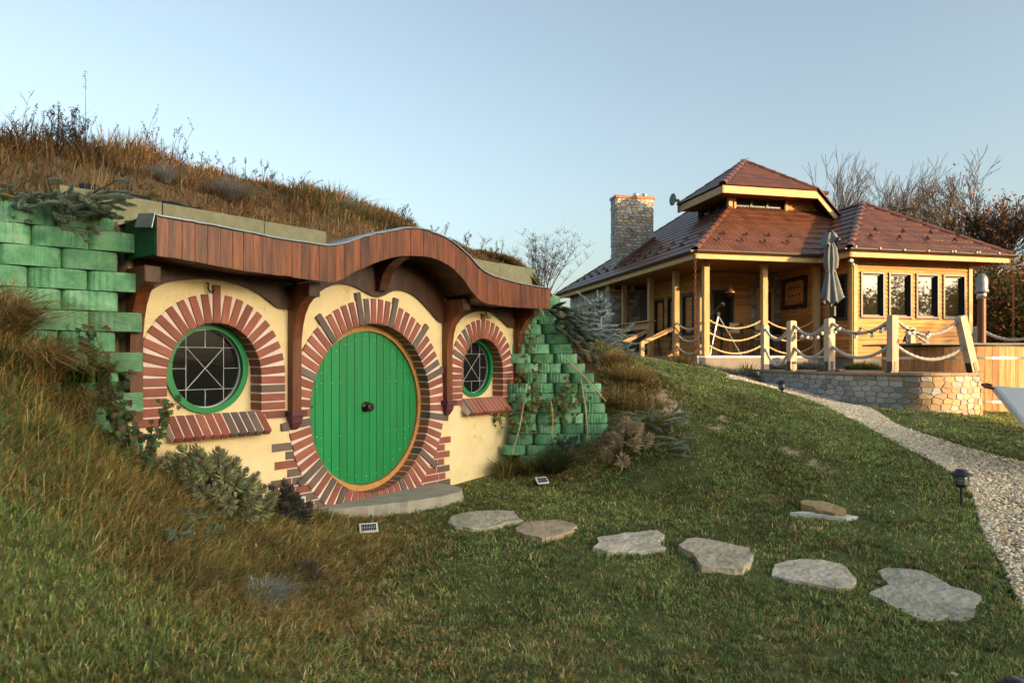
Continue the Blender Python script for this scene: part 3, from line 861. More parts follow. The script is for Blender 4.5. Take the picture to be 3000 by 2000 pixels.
# --- shaped beams on the wall under the canopy
def beam(low, top, d=0.045):
    poly = list(low) + [(t, top(t)) for t in np.linspace(low[-1][0], low[0][0], 24)]
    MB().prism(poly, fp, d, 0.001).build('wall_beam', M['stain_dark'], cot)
def dense(pts, n=40):
    f = smooth_curve(pts); return [(t, f(t)) for t in np.linspace(pts[0][0], pts[-1][0], n)]
bt = lambda t: botc(t) + 0.028
beam(dense([(-2.42, 2.19), (-2.349, 2.199), (-2.204, 2.29), (-1.996, 2.345), (-1.775, 2.372), (-1.541, 2.355), (-1.293, 2.275), (-1.172, 2.20), (-1.101, 2.16), (-0.96, 2.16)]), bt)
beam(dense([(-0.90, 2.12), (-0.785, 2.22), (-0.611, 2.36), (-0.377, 2.452), (-0.186, 2.448), (-0.045, 2.405), (0.08, 2.362), (0.20, 2.362), (0.343, 2.43), (0.501, 2.46), (0.731, 2.405), (0.971, 2.248), (1.15, 2.12), (1.215, 2.115)]), bt)
beam(dense([(1.31, 2.02), (1.40, 2.07), (1.539, 2.19), (1.72, 2.262), (1.90, 2.292), (2.114, 2.288), (2.308, 2.222), (2.509, 2.11), (2.66, 2.10)]), bt)

# --- brackets and corbels
M['stain_post'] = nmat('stained_post_wood', [(0.045, 0.015, 0.007), (0.14, 0.038, 0.012), (0.22, 0.065, 0.018)], scale=3, stretch=(4, 4, 0.5), rough=0.42, bump=0.3, bscale=14, objvar=0.12, spec=0.4)
def bracket(t, z0=1.155, hw=0.05, reach=0.35, zt=2.39, knee=True):
    prof = [(0.002, z0), (0.085, z0), (0.085, 1.72), (0.092, 1.86), (0.115, 1.99), (0.155, 2.10), (0.215, 2.19), (0.285, 2.245), (reach, 2.265), (reach, zt), (0.002, zt)]
    g = MB().prism(prof, lambda p, h: F(h, p[0], p[1]), t - hw, t + hw).build('bracket', M['stain_post'], cot)
    MB().box(F(t, reach + 0.008, 2.327), (0.13, 0.02, 0.135), Matrix((FU, FN, UP)).transposed(), 0.006).build('end_block', M['stain_dark'], g)
    return g
for t in (-2.43, -0.925, 1.262, 2.70): bracket(t)
def corbel(t):
    sec = [(1.155, 0.085, 0.13), (1.105, 0.085, 0.13), (1.10, 0.062, 0.10), (1.04, 0.055, 0.09), (0.985, 0.038, 0.06), (0.965, 0.03, 0.04)]
    vs = []; fs = []
    for z, hw, dp in sec:
        vs += [F(t - hw, 0.001, z), F(t + hw, 0.001, z), F(t + hw, dp, z), F(t - hw, dp, z)]
    for i in range(len(sec) - 1):
        for k in range(4):
            k2 = (k + 1) % 4
            fs.append((i * 4 + k, i * 4 + k2, i * 4 + 4 + k2, i * 4 + 4 + k))
    fs += [(3, 2, 1, 0), (20, 21, 22, 23)]
    MB().add(vs, fs).build('corbel', M['corbel'], cot)
corbel(-0.925); corbel(1.262)
# middle bracket under the arch of the canopy
prof = [(0.046, 2.42), (0.11, 2.42), (0.125, 2.50), (0.17, 2.60), (0.25, 2.68), (0.36, 2.735), (0.44, 2.75), (0.44, 2.80), (0.046, 2.80)]
MB().prism(prof, lambda p, h: F(h, p[0], p[1]), 0.11, 0.24).build('bracket', M['stain_dark'], cot)
# hooks over the windows
for t, z in ((-1.80, 2.285), (2.03, 2.235)):
    MB().tube([F(t, 0.0, z + 0.05), F(t, 0.03, z + 0.05), F(t - 0.004, 0.035, z), F(t + 0.01, 0.04, z - 0.025), F(t + 0.04, 0.04, z - 0.025), F(t + 0.055, 0.045, z - 0.005)], 0.007, 7).build('hook', M['iron'], cot)
# parapet boards above the canopy
ends = [(-2.92, -2.15), (-2.14, -1.18), (-1.17, -0.45), (1.55, 2.45), (2.46, 3.28)]
par = thing('parapet', F(0.1, -0.1, 2.7), 'low parapet of grey-green boards above the wooden canopy, below the dry grass', 'parapet')
for i, (a, b) in enumerate(ends):
    s = 0.02 * random.uniform(-1, 1)
    poly = [(a, 2.60), (b, 2.60), (b, 2.99 + s), (a, 3.0)]
    MB().prism(poly, fp, -0.09 + 0.004 * (i % 2), -0.15).build('board', M['board'], par)
# black dimpled membrane poking out above the boards
for (t0, t1, z, k) in ((-2.75, -2.2, 3.03, 0.07), (-2.1, -1.75, 3.02, 0.05), (-1.30, -1.1, 3.0, 0.04), (1.35, 1.6, 2.96, 0.05)):
    n = 14; vs = []
    for i in range(n):
        t = lerp(t0, t1, i / (n - 1)); w = 0.02 * mnoise.noise((t * 9, 1, 0))
        vs += [F(t, -0.17 + w, z - 0.10), F(t, -0.19 + w, z + k * (0.45 + 0.15 * math.sin(i * 0.5)))]
    mo = MB().add(vs, [(2 * i, 2 * i + 2, 2 * i + 3, 2 * i + 1) for i in range(n - 1)], True).build('membrane', M['membrane'], par)
    mo.modifiers.new('thickness', 'SOLIDIFY').thickness = 0.006

# --- stone step
def slab_outline(pts, n=4, jit=0.012, seed=0):
    out = []
    m = len(pts)
    for i in range(m):
        p1, p2 = Vector(pts[i]), Vector(pts[(i + 1) % m])
        for k in range(n):
            q = p1.lerp(p2, k / n)
            j = Vector((mnoise.noise((q.x * 11, q.y * 11, seed)), mnoise.noise((q.x * 11, q.y * 11, seed + 7)))) * jit + Vector((mnoise.noise((q.x * 37, q.y * 37, seed)), mnoise.noise((q.x * 37, q.y * 37, seed + 7)))) * jit * 0.6
            out.append((q.x + j.x, q.y + j.y))
    return out
def stone_slab(name, outline, z0, z1, mat, label, cat, group=None, tilt=(0, 0), rough=0.006, bevel=0.02, parent=None):
    """irregular flat stone: ragged sides, uneven top"""
    c = Vector((sum(p[0] for p in outline) / len(outline), sum(p[1] for p in outline) / len(outline)))
    n = len(outline)
    rings = [(0.95, z0), (1.015, lerp(z0, z1, 0.45)), (0.99, lerp(z0, z1, 0.8)), (0.995, z1 - 0.006), (0.985, z1), (0.66, z1), (0.33, z1)]
    vs = []; fs = []
    for r, (s, z) in enumerate(rings):
        for i, p in enumerate(outline):
            q = c + (Vector(p) - c) * (s + (0.035 * mnoise.noise((p[0] * 14, p[1] * 14, r * 3.1)) if r in (1, 2) else 0))
            dz = tilt[0] * (q.x - c.x) + tilt[1] * (q.y - c.y)
            if r >= 3: dz += rough * (mnoise.noise((q.x * 5, q.y * 5, 1)) + 0.6 * mnoise.noise((q.x * 13, q.y * 13, 5)))
            vs.append((q.x, q.y, z + dz))
    for r in range(len(rings) - 1):
        for i in range(n):
            j = (i + 1) % n
            fs.append((r * n + i, r * n + j, (r + 1) * n + j, (r + 1) * n + i))
    k = len(vs); vs.append((c.x, c.y, rings[-1][1])); r = len(rings) - 1
    for i in range(n): fs.append((r * n + i, r * n + (i + 1) % n, k))
    o = MB().add(vs, fs).build(name, mat, parent)
    return props(o, label, cat, group) if parent is None else o
sl = [(-0.70, 0.02), (-0.66, 0.14), (-0.48, 0.27), (-0.15, 0.42), (0.2, 0.55), (0.55, 0.63), (0.86, 0.62), (1.06, 0.48), (1.15, 0.26), (1.14, 0.02), (0.4, 0.02), (-0.2, 0.02)]
step_out = slab_outline([tuple(F(t, d, 0)[:2]) for t, d in sl], 5, 0.02)
stone_slab('door_step', step_out, -0.1, 0.145, M['stone'], 'large flat grey stone step below the round green door', 'step', rough=0.004)
# ------------------------------------------------------------------ retaining walls of green planter blocks
_blk = {}
def block_mesh(kind, w, h, dp):
    key = (kind, round(w, 3), round(h, 3))
    if key in _blk: return _blk[key]
    n = 38; out = []
    xs = [-w / 2, -w / 2] + [-w / 2 + w * (k + 0.5) / (n - 3) for k in range(n - 3)] + [w / 2, w / 2]
    for i, x in enumerate(xs):
        if i == 0 or i == n: out.append((x, 0.0)); continue
        y = -dp * (1 - abs(2 * x / w) ** 3.2) ** 0.5 - 0.035
        q = x / w + 0.5
        rib = {0: True, 1: q < 0.5, 2: False, 3: q > 0.55}[kind]
        if rib and 0.08 < q < 0.92: y += 0.009 * (0.5 - 0.5 * math.cos(2 * math.pi * 8 * q))
        out.append((x, y))
    inn = [(x * 0.80, y * 0.76) for x, y in out]
    vs = []; m = n + 1
    z0, z1 = -h / 2 + 0.002, h / 2 - 0.002
    for P, z, k in ((out, z0, 1.0), (out, z1 - 0.006, 1.0), (out, z1, 0.975), (inn, z1, 1.0), (inn, z1 - 0.035, 1.0)):
        vs += [(x * k, y * k, z) for x, y in P]
    fs = []
    for r in range(4):
        for i in range(n): fs.append((r * m + i, r * m + i + 1, (r + 1) * m + i + 1, (r + 1) * m + i))
    fs.append(tuple(4 * m + i for i in range(m)))
    fs.append(tuple(reversed(range(m))))
    me = MB().add(vs, fs).mesh('planter_block'); me.materials.append(M['block'])
    _blk[key] = me
    return me

wl = Vector((math.cos(R(36)), math.sin(R(36)), 0)); wn_ = Vector((math.sin(R(36)), -math.cos(R(36)), 0))
WL0 = Vector((-3.17, 5.47, 0))
lw = thing('retaining_wall', WL0 - wl * 0.6 + UP * 0.9, 'stacked green planter block wall beside the large round window', 'retaining wall', 'green block retaining walls')
MB().prism([(0.05, 0.2), (-3.2, 0.2), (-3.2, 2.66), (-0.6, 2.66), (0.02, 2.78)], lambda p, h: WL0 + wl * p[0] - wn_ * h + UP * p[1], 0.10, 0.35).build('earth_core', M['soil'], lw)
for rI in range(14):
    z = 2.735 - 0.157 * rI
    off = 0.19 if rI % 2 else 0.0
    for k in range(6):
        x = -(k + 0.5) * 0.375 + off - (0.02 if rI % 3 == 0 else 0)
        if x > 0.0: x = -0.02
        kind = random.choice((0, 0, 0, 1, 2, 3))
        p = WL0 + wl * x + wn_ * (0.012 * rI + 0.0 + random.uniform(-0.015, 0.015)) + UP * z
        tw = random.uniform(-0.04, 0.04)
        ux = (wl + wn_ * tw).normalized(); uy = Vector((-ux.y, ux.x, 0))
        put('planter_block', block_mesh(kind, 0.378, 0.152, 0.085), None, lw, frame(p, ux, uy, UP))

rw = thing('retaining_wall', (0.7, 9.5, 0.3), 'stacked green planter block wall stepping down beside the small round window', 'retaining wall', 'green block retaining walls')
RR = [1640, 1618, 1640, 1652, 1662, 1676, 1690, 1712, 1738, 1760, 1762, 1772, 1778, 1780, 1770, 1750, 1730]
sil = []
for rI, pxr in enumerate(RR):
    z = 2.50 - 0.1375 * rI
    Yr = 9.93 - 0.034 * rI
    xr = (pxr - 1500) / 2000 * Yr
    sil.append((xr - 0.12, z))
    x = xr - 0.165; k = 0
    if rI == 0: stop = 0.50
    else: stop = 0.02 + (0.10 if rI < 2 else 0)
    while x > stop:
        tw = random.uniform(-0.06, 0.06)
        p = Vector((x, Yr - 0.02 - 0.05 * (x < 0.4) + random.uniform(-0.02, 0.02), z))
        ux = Vector((math.cos(tw + 0.10), math.sin(tw + 0.10), 0)); uy = Vector((-ux.y, ux.x, 0))
        put('planter_block', block_mesh(random.choice((0, 1, 1, 2, 2, 3)), 0.325, 0.133, 0.095), None, rw, frame(p, ux, uy, UP))
        x -= 0.330; k += 1
poly = [(0.0, 2.5)] + [(a, b) for a, b in sil] + [(sil[-1][0], 0.0), (0.0, 0.0)]
MB().prism(poly, lambda p, h: Vector((p[0], h - (2.5 - p[1]) * 0.2, p[1])), 9.98, 10.15).build('earth_core', M['soil'], rw)
# round green vent pipe under the canopy end
vm = MB(); vc = at(1577, 921, 9.55); vm.lathe([(0.075, 0), (0.075, 0.012), (0.062, 0.014), (0.060, 0.004)], vc, 20, Matrix((Vector((1, 0, 0)), UP, Vector((0.25, -1, 0)).normalized())).transposed())
for i in range(6):
    vm.box(vc + Vector((0.0, -0.012, -0.045 + 0.018 * i)), (2 * math.sqrt(max(0.0004, 0.06 ** 2 - (-0.045 + 0.018 * i) ** 2)), 0.006, 0.007))
vm.build('vent', M['block'], rw)

# ------------------------------------------------------------------ stepping stones
def plane_pt(px, py, z): y = (EYE - z) * 2000 / (py - 1055); return ((px - 1500) / 2000 * y, y)
def z2(pts, ox, oy=1300, s=0.4464): return [(ox + x * s, oy + y * s) for x, y in pts]
STN = [
 ('pale grey lumpy stepping stone closest to the stone step, first of the row', z2([(693, 510), (735, 465), (830, 445), (970, 435), (1130, 443), (1160, 475), (1190, 500), (1080, 520), (960, 552), (860, 555), (750, 543)], 1000), (0.42, 0.40, 0.34), 0.04),
 ('smooth beige stepping stone, second in the row from the door', z2([(1140, 548), (1190, 512), (1300, 500), (1400, 497), (1500, 512), (1545, 530), (1515, 570), (1400, 605), (1320, 615), (1200, 588), (1150, 570)], 1000), (0.46, 0.38, 0.28), 0.048),
 ('white streaked stepping stone with ragged outline, third in the row', z2([(1655, 680), (1690, 650), (1680, 620), (1750, 600), (1900, 580), (1990, 572), (2080, 570), (2120, 595), (2110, 615), (2075, 640), (2130, 680), (2060, 700), (1900, 705), (1750, 705)], 1000), (0.52, 0.48, 0.41), 0.03),
 ('thick grey stepping stone with a dark chipped side, fourth in the row', z2([(-30, 670), (30, 625), (90, 620), (230, 640), (440, 688), (465, 730), (440, 780), (395, 825), (300, 822), (130, 810), (60, 720), (0, 690)], 2000), (0.44, 0.40, 0.33), 0.055),
 ('white patched stepping stone, fifth in the row', z2([(578, 860), (600, 790), (680, 768), (780, 757), (900, 760), (1030, 785), (1090, 815), (1100, 850), (1140, 890), (1120, 930), (1000, 945), (850, 915), (700, 895)], 2000), (0.46, 0.43, 0.37), 0.03),
 ('largest stepping stone, smooth blue-grey slab closest to the gravel path', z2([(1275, 835), (1320, 812), (1440, 815), (1570, 830), (1680, 880), (1760, 930), (1930, 975), (1970, 1020), (1920, 1050), (1930, 1100), (1870, 1160), (1740, 1150), (1580, 1160), (1400, 1080), (1290, 1020), (1215, 985), (1290, 940), (1350, 920), (1330, 895)], 2000), (0.38, 0.37, 0.33), 0.022),
 ('small brown stone lying alone on the lawn by the bank', z2([(770, 385), (810, 380), (960, 395), (1070, 440), (1075, 468), (1000, 468), (880, 447), (850, 422), (775, 405)], 2000), (0.36, 0.27, 0.15), 0.05),
]
STONE_POLY = [[(x, y) for x, y in step_out]]
for i, (lab, px, col, hh) in enumerate(STN):
    cx = sum(p[0] for p in px) / len(px); cy = sum(p[1] for p in px) / len(px)
    gc = gp(cx, cy); zt = gc.z + hh
    gx = (g1(gc.x + 0.2, gc.y) - g1(gc.x - 0.2, gc.y)) / 0.4; gy = (g1(gc.x, gc.y + 0.2) - g1(gc.x, gc.y - 0.2)) / 0.4
    out = []
    for (x, y) in px:
        aa, bb = (x - 1500) / 2000, (y - 1055) / 2000
        Y_ = (EYE - zt + gx * gc.x + gy * gc.y) / (bb + gx * aa + gy); out.append((aa * Y_, Y_))
    STONE_POLY.append(out)
    out = slab_outline(out, 5, 0.014, i)
    col = (col[0] * 1.04, col[1] * 0.98, col[2] * 0.86)
    mt = nmat('stepping_stone', [tuple(c * 0.55 for c in col), col, tuple(min(0.7, c * 1.2) for c in col)], scale=4.5, detail=9, rough=0.9, bump=1.0, bscale=18, bdist=0.03, objvar=0, spec=0.2,
              wear=((0.60, 0.58, 0.54) if i in (0, 2, 4) else tuple(c * 0.8 for c in col), 5 if i in (0, 2, 4) else 3, 0.52 if i in (2, 4) else 0.60))
    stone_slab('stepping_stone', out, zt - hh - 0.06, zt, mt, lab, 'stone', 'stepping stones on the lawn' if i < 6 else None, rough=0.012 if i in (0, 2) else 0.006, tilt=(gx, gy))
ux = z2([(706, 446), (790, 440), (900, 446), (1080, 462), (1155, 474), (1075, 486), (960, 474), (850, 460)], 2000)
zt = g1(*gp(2400, 1505)[:2]) + 0.02
out = [plane_pt(x, y, zt) for x, y in ux]; STONE_POLY.append(out)
M['white_slab'] = nmat('whitewashed_slab', [(0.5, 0.48, 0.45), (0.62, 0.6, 0.57)], scale=4, rough=0.9, bump=0.4, objvar=0)
stone_slab('paving_slab', slab_outline(out, 3, 0.006, 20), zt - 0.06, zt, M['white_slab'], 'thin whitish slab under the small brown stone', 'stone', rough=0.002)

# ------------------------------------------------------------------ garden lamps
M['black_plastic'] = nmat('black_plastic', [(0.010, 0.010, 0.011), (0.018, 0.018, 0.02)], scale=8, rough=0.45, bump=0.05, objvar=0, spec=0.45)
M['white_plastic'] = nmat('white_plastic', [(0.55, 0.54, 0.52), (0.62, 0.6, 0.58)], scale=8, rough=0.5, bump=0.02, objvar=0)
M['cell'] = nmat('solar_cell', [(0.012, 0.016, 0.035), (0.03, 0.035, 0.06)], scale=6, rough=0.2, bump=0, objvar=0, spec=0.6)
M['clear'] = glass_mat('lamp_glass', (0.25, 0.27, 0.28), 0.1)
def solar_light(p, face, tilt, w, h, label):
    t = thing('solar_light', p, label, 'light', 'solar panel lights in the lawn')
    f = Vector((math.cos(face), math.sin(face), 0)); rgt = Vector((-f.y, f.x, 0))
    nrm = (f * math.cos(tilt) + UP * math.sin(tilt)); up = nrm.cross(rgt) * -1
    up = (UP - nrm * UP.dot(nrm)).normalized(); rgt = up.cross(nrm)
    c = Vector(p) + UP * 0.085
    rot = Matrix((rgt, up, nrm)).transposed()
    MB().tube([Vector(p) - UP * 0.05, c - nrm * 0.03], [0.006, 0.011], 8).build('spike', M['black_plastic'], t)
    MB().lathe([(0.045, -0.06), (0.055, -0.05), (0.055, -0.018), (0.048, -0.012)], c + up * 0.015 - rgt * w * 0.28, 16, rot).build('lamp_head', M['black_plastic'], t)
    MB().box(c, (w, h, 0.018), rot, 0.004).build('panel_frame', M['white_plastic'], t)
    for i in range(2):
        for j in range(9):
            cw, chh = (w - 0.03) / 9, (h - 0.03) / 2
            MB().box(c + rgt * (-w / 2 + 0.015 + cw * (j + 0.5)) + up * (-h / 2 + 0.015 + chh * (i + 0.5)) + nrm * 0.0098, (cw - 0.003, chh - 0.004, 0.003), rot).build('cell', M['cell'], t)
    return t
p = gp(1080, 1574); solar_light(p, R(-72), R(52), 0.165, 0.105, 'small solar panel light in the grass in front of the stone step')
p = gp(1588, 1428); solar_light(p, R(-60), R(50), 0.165, 0.105, 'small solar panel light in the grass at the foot of the bank')
# lamp with white rim by the wall
t = thing('wall_light', F(-0.90, 0.06, 0.2), 'small white framed light box at the foot of the brick quoin', 'light')
rotf = Matrix((FU, UP, FN)).transposed()
MB().box(F(-0.90, 0.07, 0.235), (0.16, 0.125, 0.03), rotf, 0.006).build('rim', M['white_plastic'], t)
MB().box(F(-0.90, 0.084, 0.235), (0.118, 0.085, 0.008), rotf, 0.002).build('lens', M['cell'], t)
MB().tube([F(-0.90, 0.05, 0.24), F(-0.90, 0.03, 0.05)], 0.014, 8).build('stand', M['black_plastic'], t)

def path_lamp(p, label, k=1.0):
    t = thing('path_lamp', p, label, 'lamp', 'black path lamps along the gravel')
    P = Vector(p); lean = Vector((-0.03, 0.0, 0)); b = lambda h: P + UP * h * k + lean * h
    MB().tube([P - UP * 0.05, b(0.20)], 0.012 * k, 10).build('stake', M['black_plastic'], t)
    MB().lathe([(0.012, 0.195), (0.04, 0.205), (0.058, 0.222), (0.062, 0.232), (0.055, 0.236)], P * 1 + lean * 0.2, 20, Matrix.Identity(3) * k).build('cup', M['black_plastic'], t)
    MB().lathe([(0.050, 0.234), (0.056, 0.25), (0.056, 0.32), (0.05, 0.325)], P + lean * 0.2, 16, Matrix.Identity(3) * k).build('lamp_glass', M['clear'], t)
    cg = MB()
    for i in range(6):
        a = i * math.pi / 3 + 0.3
        q = lambda h, r: P + lean * 0.2 + Vector((r * math.cos(a), r * math.sin(a), h)) * k
        cg.tube([q(0.23, 0.061), q(0.27, 0.064), q(0.325, 0.062)], 0.0035 * k, 5)
    for h in (0.262, 0.292):
        cg.tube([P + lean * 0.2 + Vector((0.064 * math.cos(a), 0.064 * math.sin(a), h)) * k for a in np.linspace(0, 6.2832, 21)], 0.003 * k, 5)
    cg.build('cage', M['black_plastic'], t)
    MB().lathe([(0.03, 0.318), (0.10, 0.322), (0.104, 0.328), (0.085, 0.345), (0.055, 0.362), (0.052, 0.378), (0.047, 0.382)], P + lean * 0.2, 24, Matrix.Identity(3) * k).build('cap', M['black_plastic'], t)
    MB().lathe([(0.036, 0.381), (0.036, 0.384)], P + lean * 0.2, 16, Matrix.Identity(3) * k).build('solar_disc', M['cell'], t)
p = gp(2818, 1486); path_lamp((p.x, p.y, p.z), 'black path lamp standing at the bend where lawn meets gravel', 0.95)
p = gp(2292, 1158); path_lamp((p.x, p.y, p.z - 0.10), 'black path lamp in front of the curved stone terrace wall', 0.95)
q = at(2985, 2010, 3.1); path_lamp((q.x, q.y, q.z - 0.33), 'black path lamp cut off by the bottom corner beside the gravel', 0.95)
# ------------------------------------------------------------------ the timber house: frame s (to the right), r (to the back)
HA = Vector((0.9736, 0.2284, 0)); HB = Vector((-0.2284, 0.9736, 0)); HP = Vector((5.103, 18.0, 0))
def H(s, r, z): return HP + HA * s + HB * r + UP * z
def s_at(px, r): a = (px - 1500) / 2000; return (a * (18 + 0.9736 * r) - (5.103 - 0.2284 * r)) / (0.9736 - a * 0.2284)
def r_at(px, s): a = (px - 1500) / 2000; return ((5.103 + 0.9736 * s) - a * (18 + 0.2284 * s)) / (0.2284 + a * 0.9736)
HR = Matrix((HA, HB, UP)).transposed()
ZD, ZE = 1.77, 4.23                                   # deck and underside of the eaves beam
TAN = 0.705
M['timber'] = nmat('larch_timber', [(0.30, 0.17, 0.075), (0.46, 0.29, 0.14), (0.54, 0.36, 0.18)], scale=3, stretch=(5, 5, 0.7), rough=0.65, bump=0.3, bscale=15, objvar=0.16, spec=0.25, wear=((0.26, 0.14, 0.06), 3.5, 0.68))
M['cladding'] = nmat('larch_cladding', [(0.30, 0.125, 0.036), (0.47, 0.22, 0.066), (0.54, 0.28, 0.095)], scale=2.6, stretch=(0.8, 0.8, 7), rough=0.6, bump=0.3, bscale=14, objvar=0.2, spec=0.25, wear=((0.20, 0.08, 0.03), 4.0, 0.70))
M['eaves_wood'] = nmat('pale_eaves_board', [(0.40, 0.26, 0.12), (0.54, 0.38, 0.20)], scale=2.5, stretch=(1, 1, 6), rough=0.6, bump=0.2, bscale=14, objvar=0.1, spec=0.25, wear=((0.30, 0.16, 0.06), 5, 0.70))
M['tile'] = nmat('red_brown_roof_tile', [(0.088, 0.036, 0.022), (0.125, 0.050, 0.031)], scale=5, rough=0.30, bump=0.10, bscale=20, objvar=0.22, spec=0.55)
M['tile_bed'] = nmat('roof_underlay', [(0.03, 0.014, 0.012), (0.05, 0.02, 0.016)], scale=5, rough=0.8, bump=0, objvar=0)
M['gutter'] = nmat('dark_brown_gutter', [(0.030, 0.018, 0.014), (0.045, 0.026, 0.02)], scale=5, rough=0.35, bump=0, objvar=0, spec=0.45)
M['anthracite'] = nmat('anthracite_frame', [(0.020, 0.021, 0.023), (0.032, 0.033, 0.035)], scale=5, rough=0.45, bump=0.03, objvar=0, spec=0.4)
M['win_glass'] = glass_mat('window_glass', (0.02, 0.018, 0.012), 0.02)
M['win_glass'].node_tree.nodes['Principled BSDF'].inputs['Specular IOR Level'].default_value = 0.45
M['soffit_red'] = nmat('red_stained_soffit', [(0.16, 0.03, 0.015), (0.24, 0.06, 0.025)], scale=4, rough=0.6, bump=0.1, objvar=0)
M['mortar_grey'] = nmat('grey_mortar', [(0.16, 0.155, 0.145), (0.24, 0.23, 0.21)], scale=10, rough=0.95, bump=0.5, objvar=0, spec=0.1)
M['rubble'] = nmat('grey_rubble_stone', [(0.22, 0.21, 0.19), (0.34, 0.325, 0.29), (0.38, 0.34, 0.28)], scale=3, rough=0.9, bump=0.7, bscale=14, objvar=0.36, spec=0.15)
M['rubble_warm'] = nmat('ochre_rubble_stone', [(0.26, 0.19, 0.11), (0.36, 0.27, 0.17), (0.30, 0.20, 0.11)], scale=3, rough=0.9, bump=0.7, bscale=14, objvar=0.3, spec=0.15)
M['rubble_pale'] = nmat('pale_blue_grey_stone', [(0.26, 0.265, 0.26), (0.36, 0.36, 0.345), (0.40, 0.37, 0.32)], scale=3, rough=0.9, bump=0.7, bscale=14, objvar=0.25, spec=0.15)
M['concrete'] = nmat('grey_concrete', [(0.16, 0.155, 0.15), (0.22, 0.215, 0.2)], scale=5, rough=0.9, bump=0.3, objvar=0)
M['white_edge'] = nmat('white_metal_edge', [(0.6, 0.58, 0.55), (0.68, 0.66, 0.63)], scale=5, rough=0.4, bump=0, objvar=0)
M['copper_cap'] = nmat('brown_copper_sheet', [(0.11, 0.045, 0.026), (0.16, 0.065, 0.035)], scale=5, rough=0.45, bump=0.05, objvar=0, metal=0.3)
M['steel'] = nmat('steel', [(0.42, 0.42, 0.43), (0.55, 0.55, 0.56)], scale=5, rough=0.28, bump=0.03, objvar=0, metal=0.9)
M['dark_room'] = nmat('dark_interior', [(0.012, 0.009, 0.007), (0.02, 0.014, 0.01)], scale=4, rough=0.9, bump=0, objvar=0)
M['ceiling_wood'] = nmat('porch_ceiling', [(0.20, 0.09, 0.03), (0.30, 0.14, 0.05)], scale=3, stretch=(1, 6, 1), rough=0.6, bump=0.1, objvar=0)

house = thing('timber_house', H(3, 4, 1.4), 'timber clad house with red-brown tiled hip roofs, clerestory tower, stone chimney and rope-railed porch', 'house')

def clip_poly(poly, n, c):
    out = []
    for i in range(len(poly)):
        a, b = poly[i], poly[(i + 1) % len(poly)]
        da, db = a[0] * n[0] + a[1] * n[1] - c, b[0] * n[0] + b[1] * n[1] - c
        if da <= 0: out.append(a)
        if da * db < 0:
            t = da / (da - db); out.append((a[0] + (b[0] - a[0]) * t, a[1] + (b[1] - a[1]) * t))
    return out
def rubble(parent, fn, w, h, sx, sy, mats, depth=0.035, joint=0.012, crazy=1.0, region=None, seed=1, name='stone'):
    """stones laid in mortar over a w x h face; fn(x, y, d) -> 3D point"""
    rg = random.Random(seed)
    seeds = []
    ny = max(1, int(round(h / sy)))
    for j in range(-1, ny + 1):
        nx = int(round(w / sx * rg.uniform(0.85, 1.15))) or 1
        o = rg.random()
        for i in range(-1, nx + 1):
            seeds.append(((i + o + rg.uniform(-0.3, 0.3) * crazy) * w / nx, (j + 0.5 + rg.uniform(-0.34, 0.34) * crazy) * h / ny))
    k = sx / sy
    cnt = 0
    for i, p in enumerate(seeds):
        poly = [(0, 0), (w, 0), (w, h), (0, h)]
        if region: poly = list(region)
        for j, q in enumerate(seeds):
            if i == j or abs(q[0] - p[0]) > 3.5 * sx or abs(q[1] - p[1]) > 3.5 * sy: continue
            m = ((p[0] + q[0]) / 2, (p[1] + q[1]) / 2)
            n = (q[0] - p[0], (q[1] - p[1]) * k * k)      # anisotropic so the stones lie flat
            poly = clip_poly(poly, n, n[0] * m[0] + n[1] * m[1])
            if len(poly) < 3: break
        if len(poly) < 3: continue
        cx = sum(v[0] for v in poly) / len(poly); cy = sum(v[1] for v in poly) / len(poly)
        rad = math.sqrt(abs(sum(poly[a][0] * poly[(a + 1) % len(poly)][1] - poly[(a + 1) % len(poly)][0] * poly[a][1] for a in range(len(poly)))) / 2)
        if rad < 0.35 * min(sx, sy): continue
        def ring(inset, d):
            o = []
            for v in poly:
                L = math.hypot(v[0] - cx, v[1] - cy) + 1e-6
                f = max(0.3, 1 - inset / L * 1.35)
                o.append(fn(cx + (v[0] - cx) * f, cy + (v[1] - cy) * f, d))
            return o
        dd = depth * rg.uniform(0.6, 1.15)
        n = len(poly)
        vs = ring(joint / 2, 0.0) + ring(joint / 2 + 0.001, dd * 0.8) + ring(joint / 2 + 0.007, dd)
        fs = [(r * n + a, r * n + (a + 1) % n, (r + 1) * n + (a + 1) % n, (r + 1) * n + a) for r in range(2) for a in range(n)] + [tuple(2 * n + a for a in range(n))]
        MB().add(vs, fs).build(name, rg.choice(mats(cx) if callable(mats) else mats), parent); cnt += 1
    return cnt

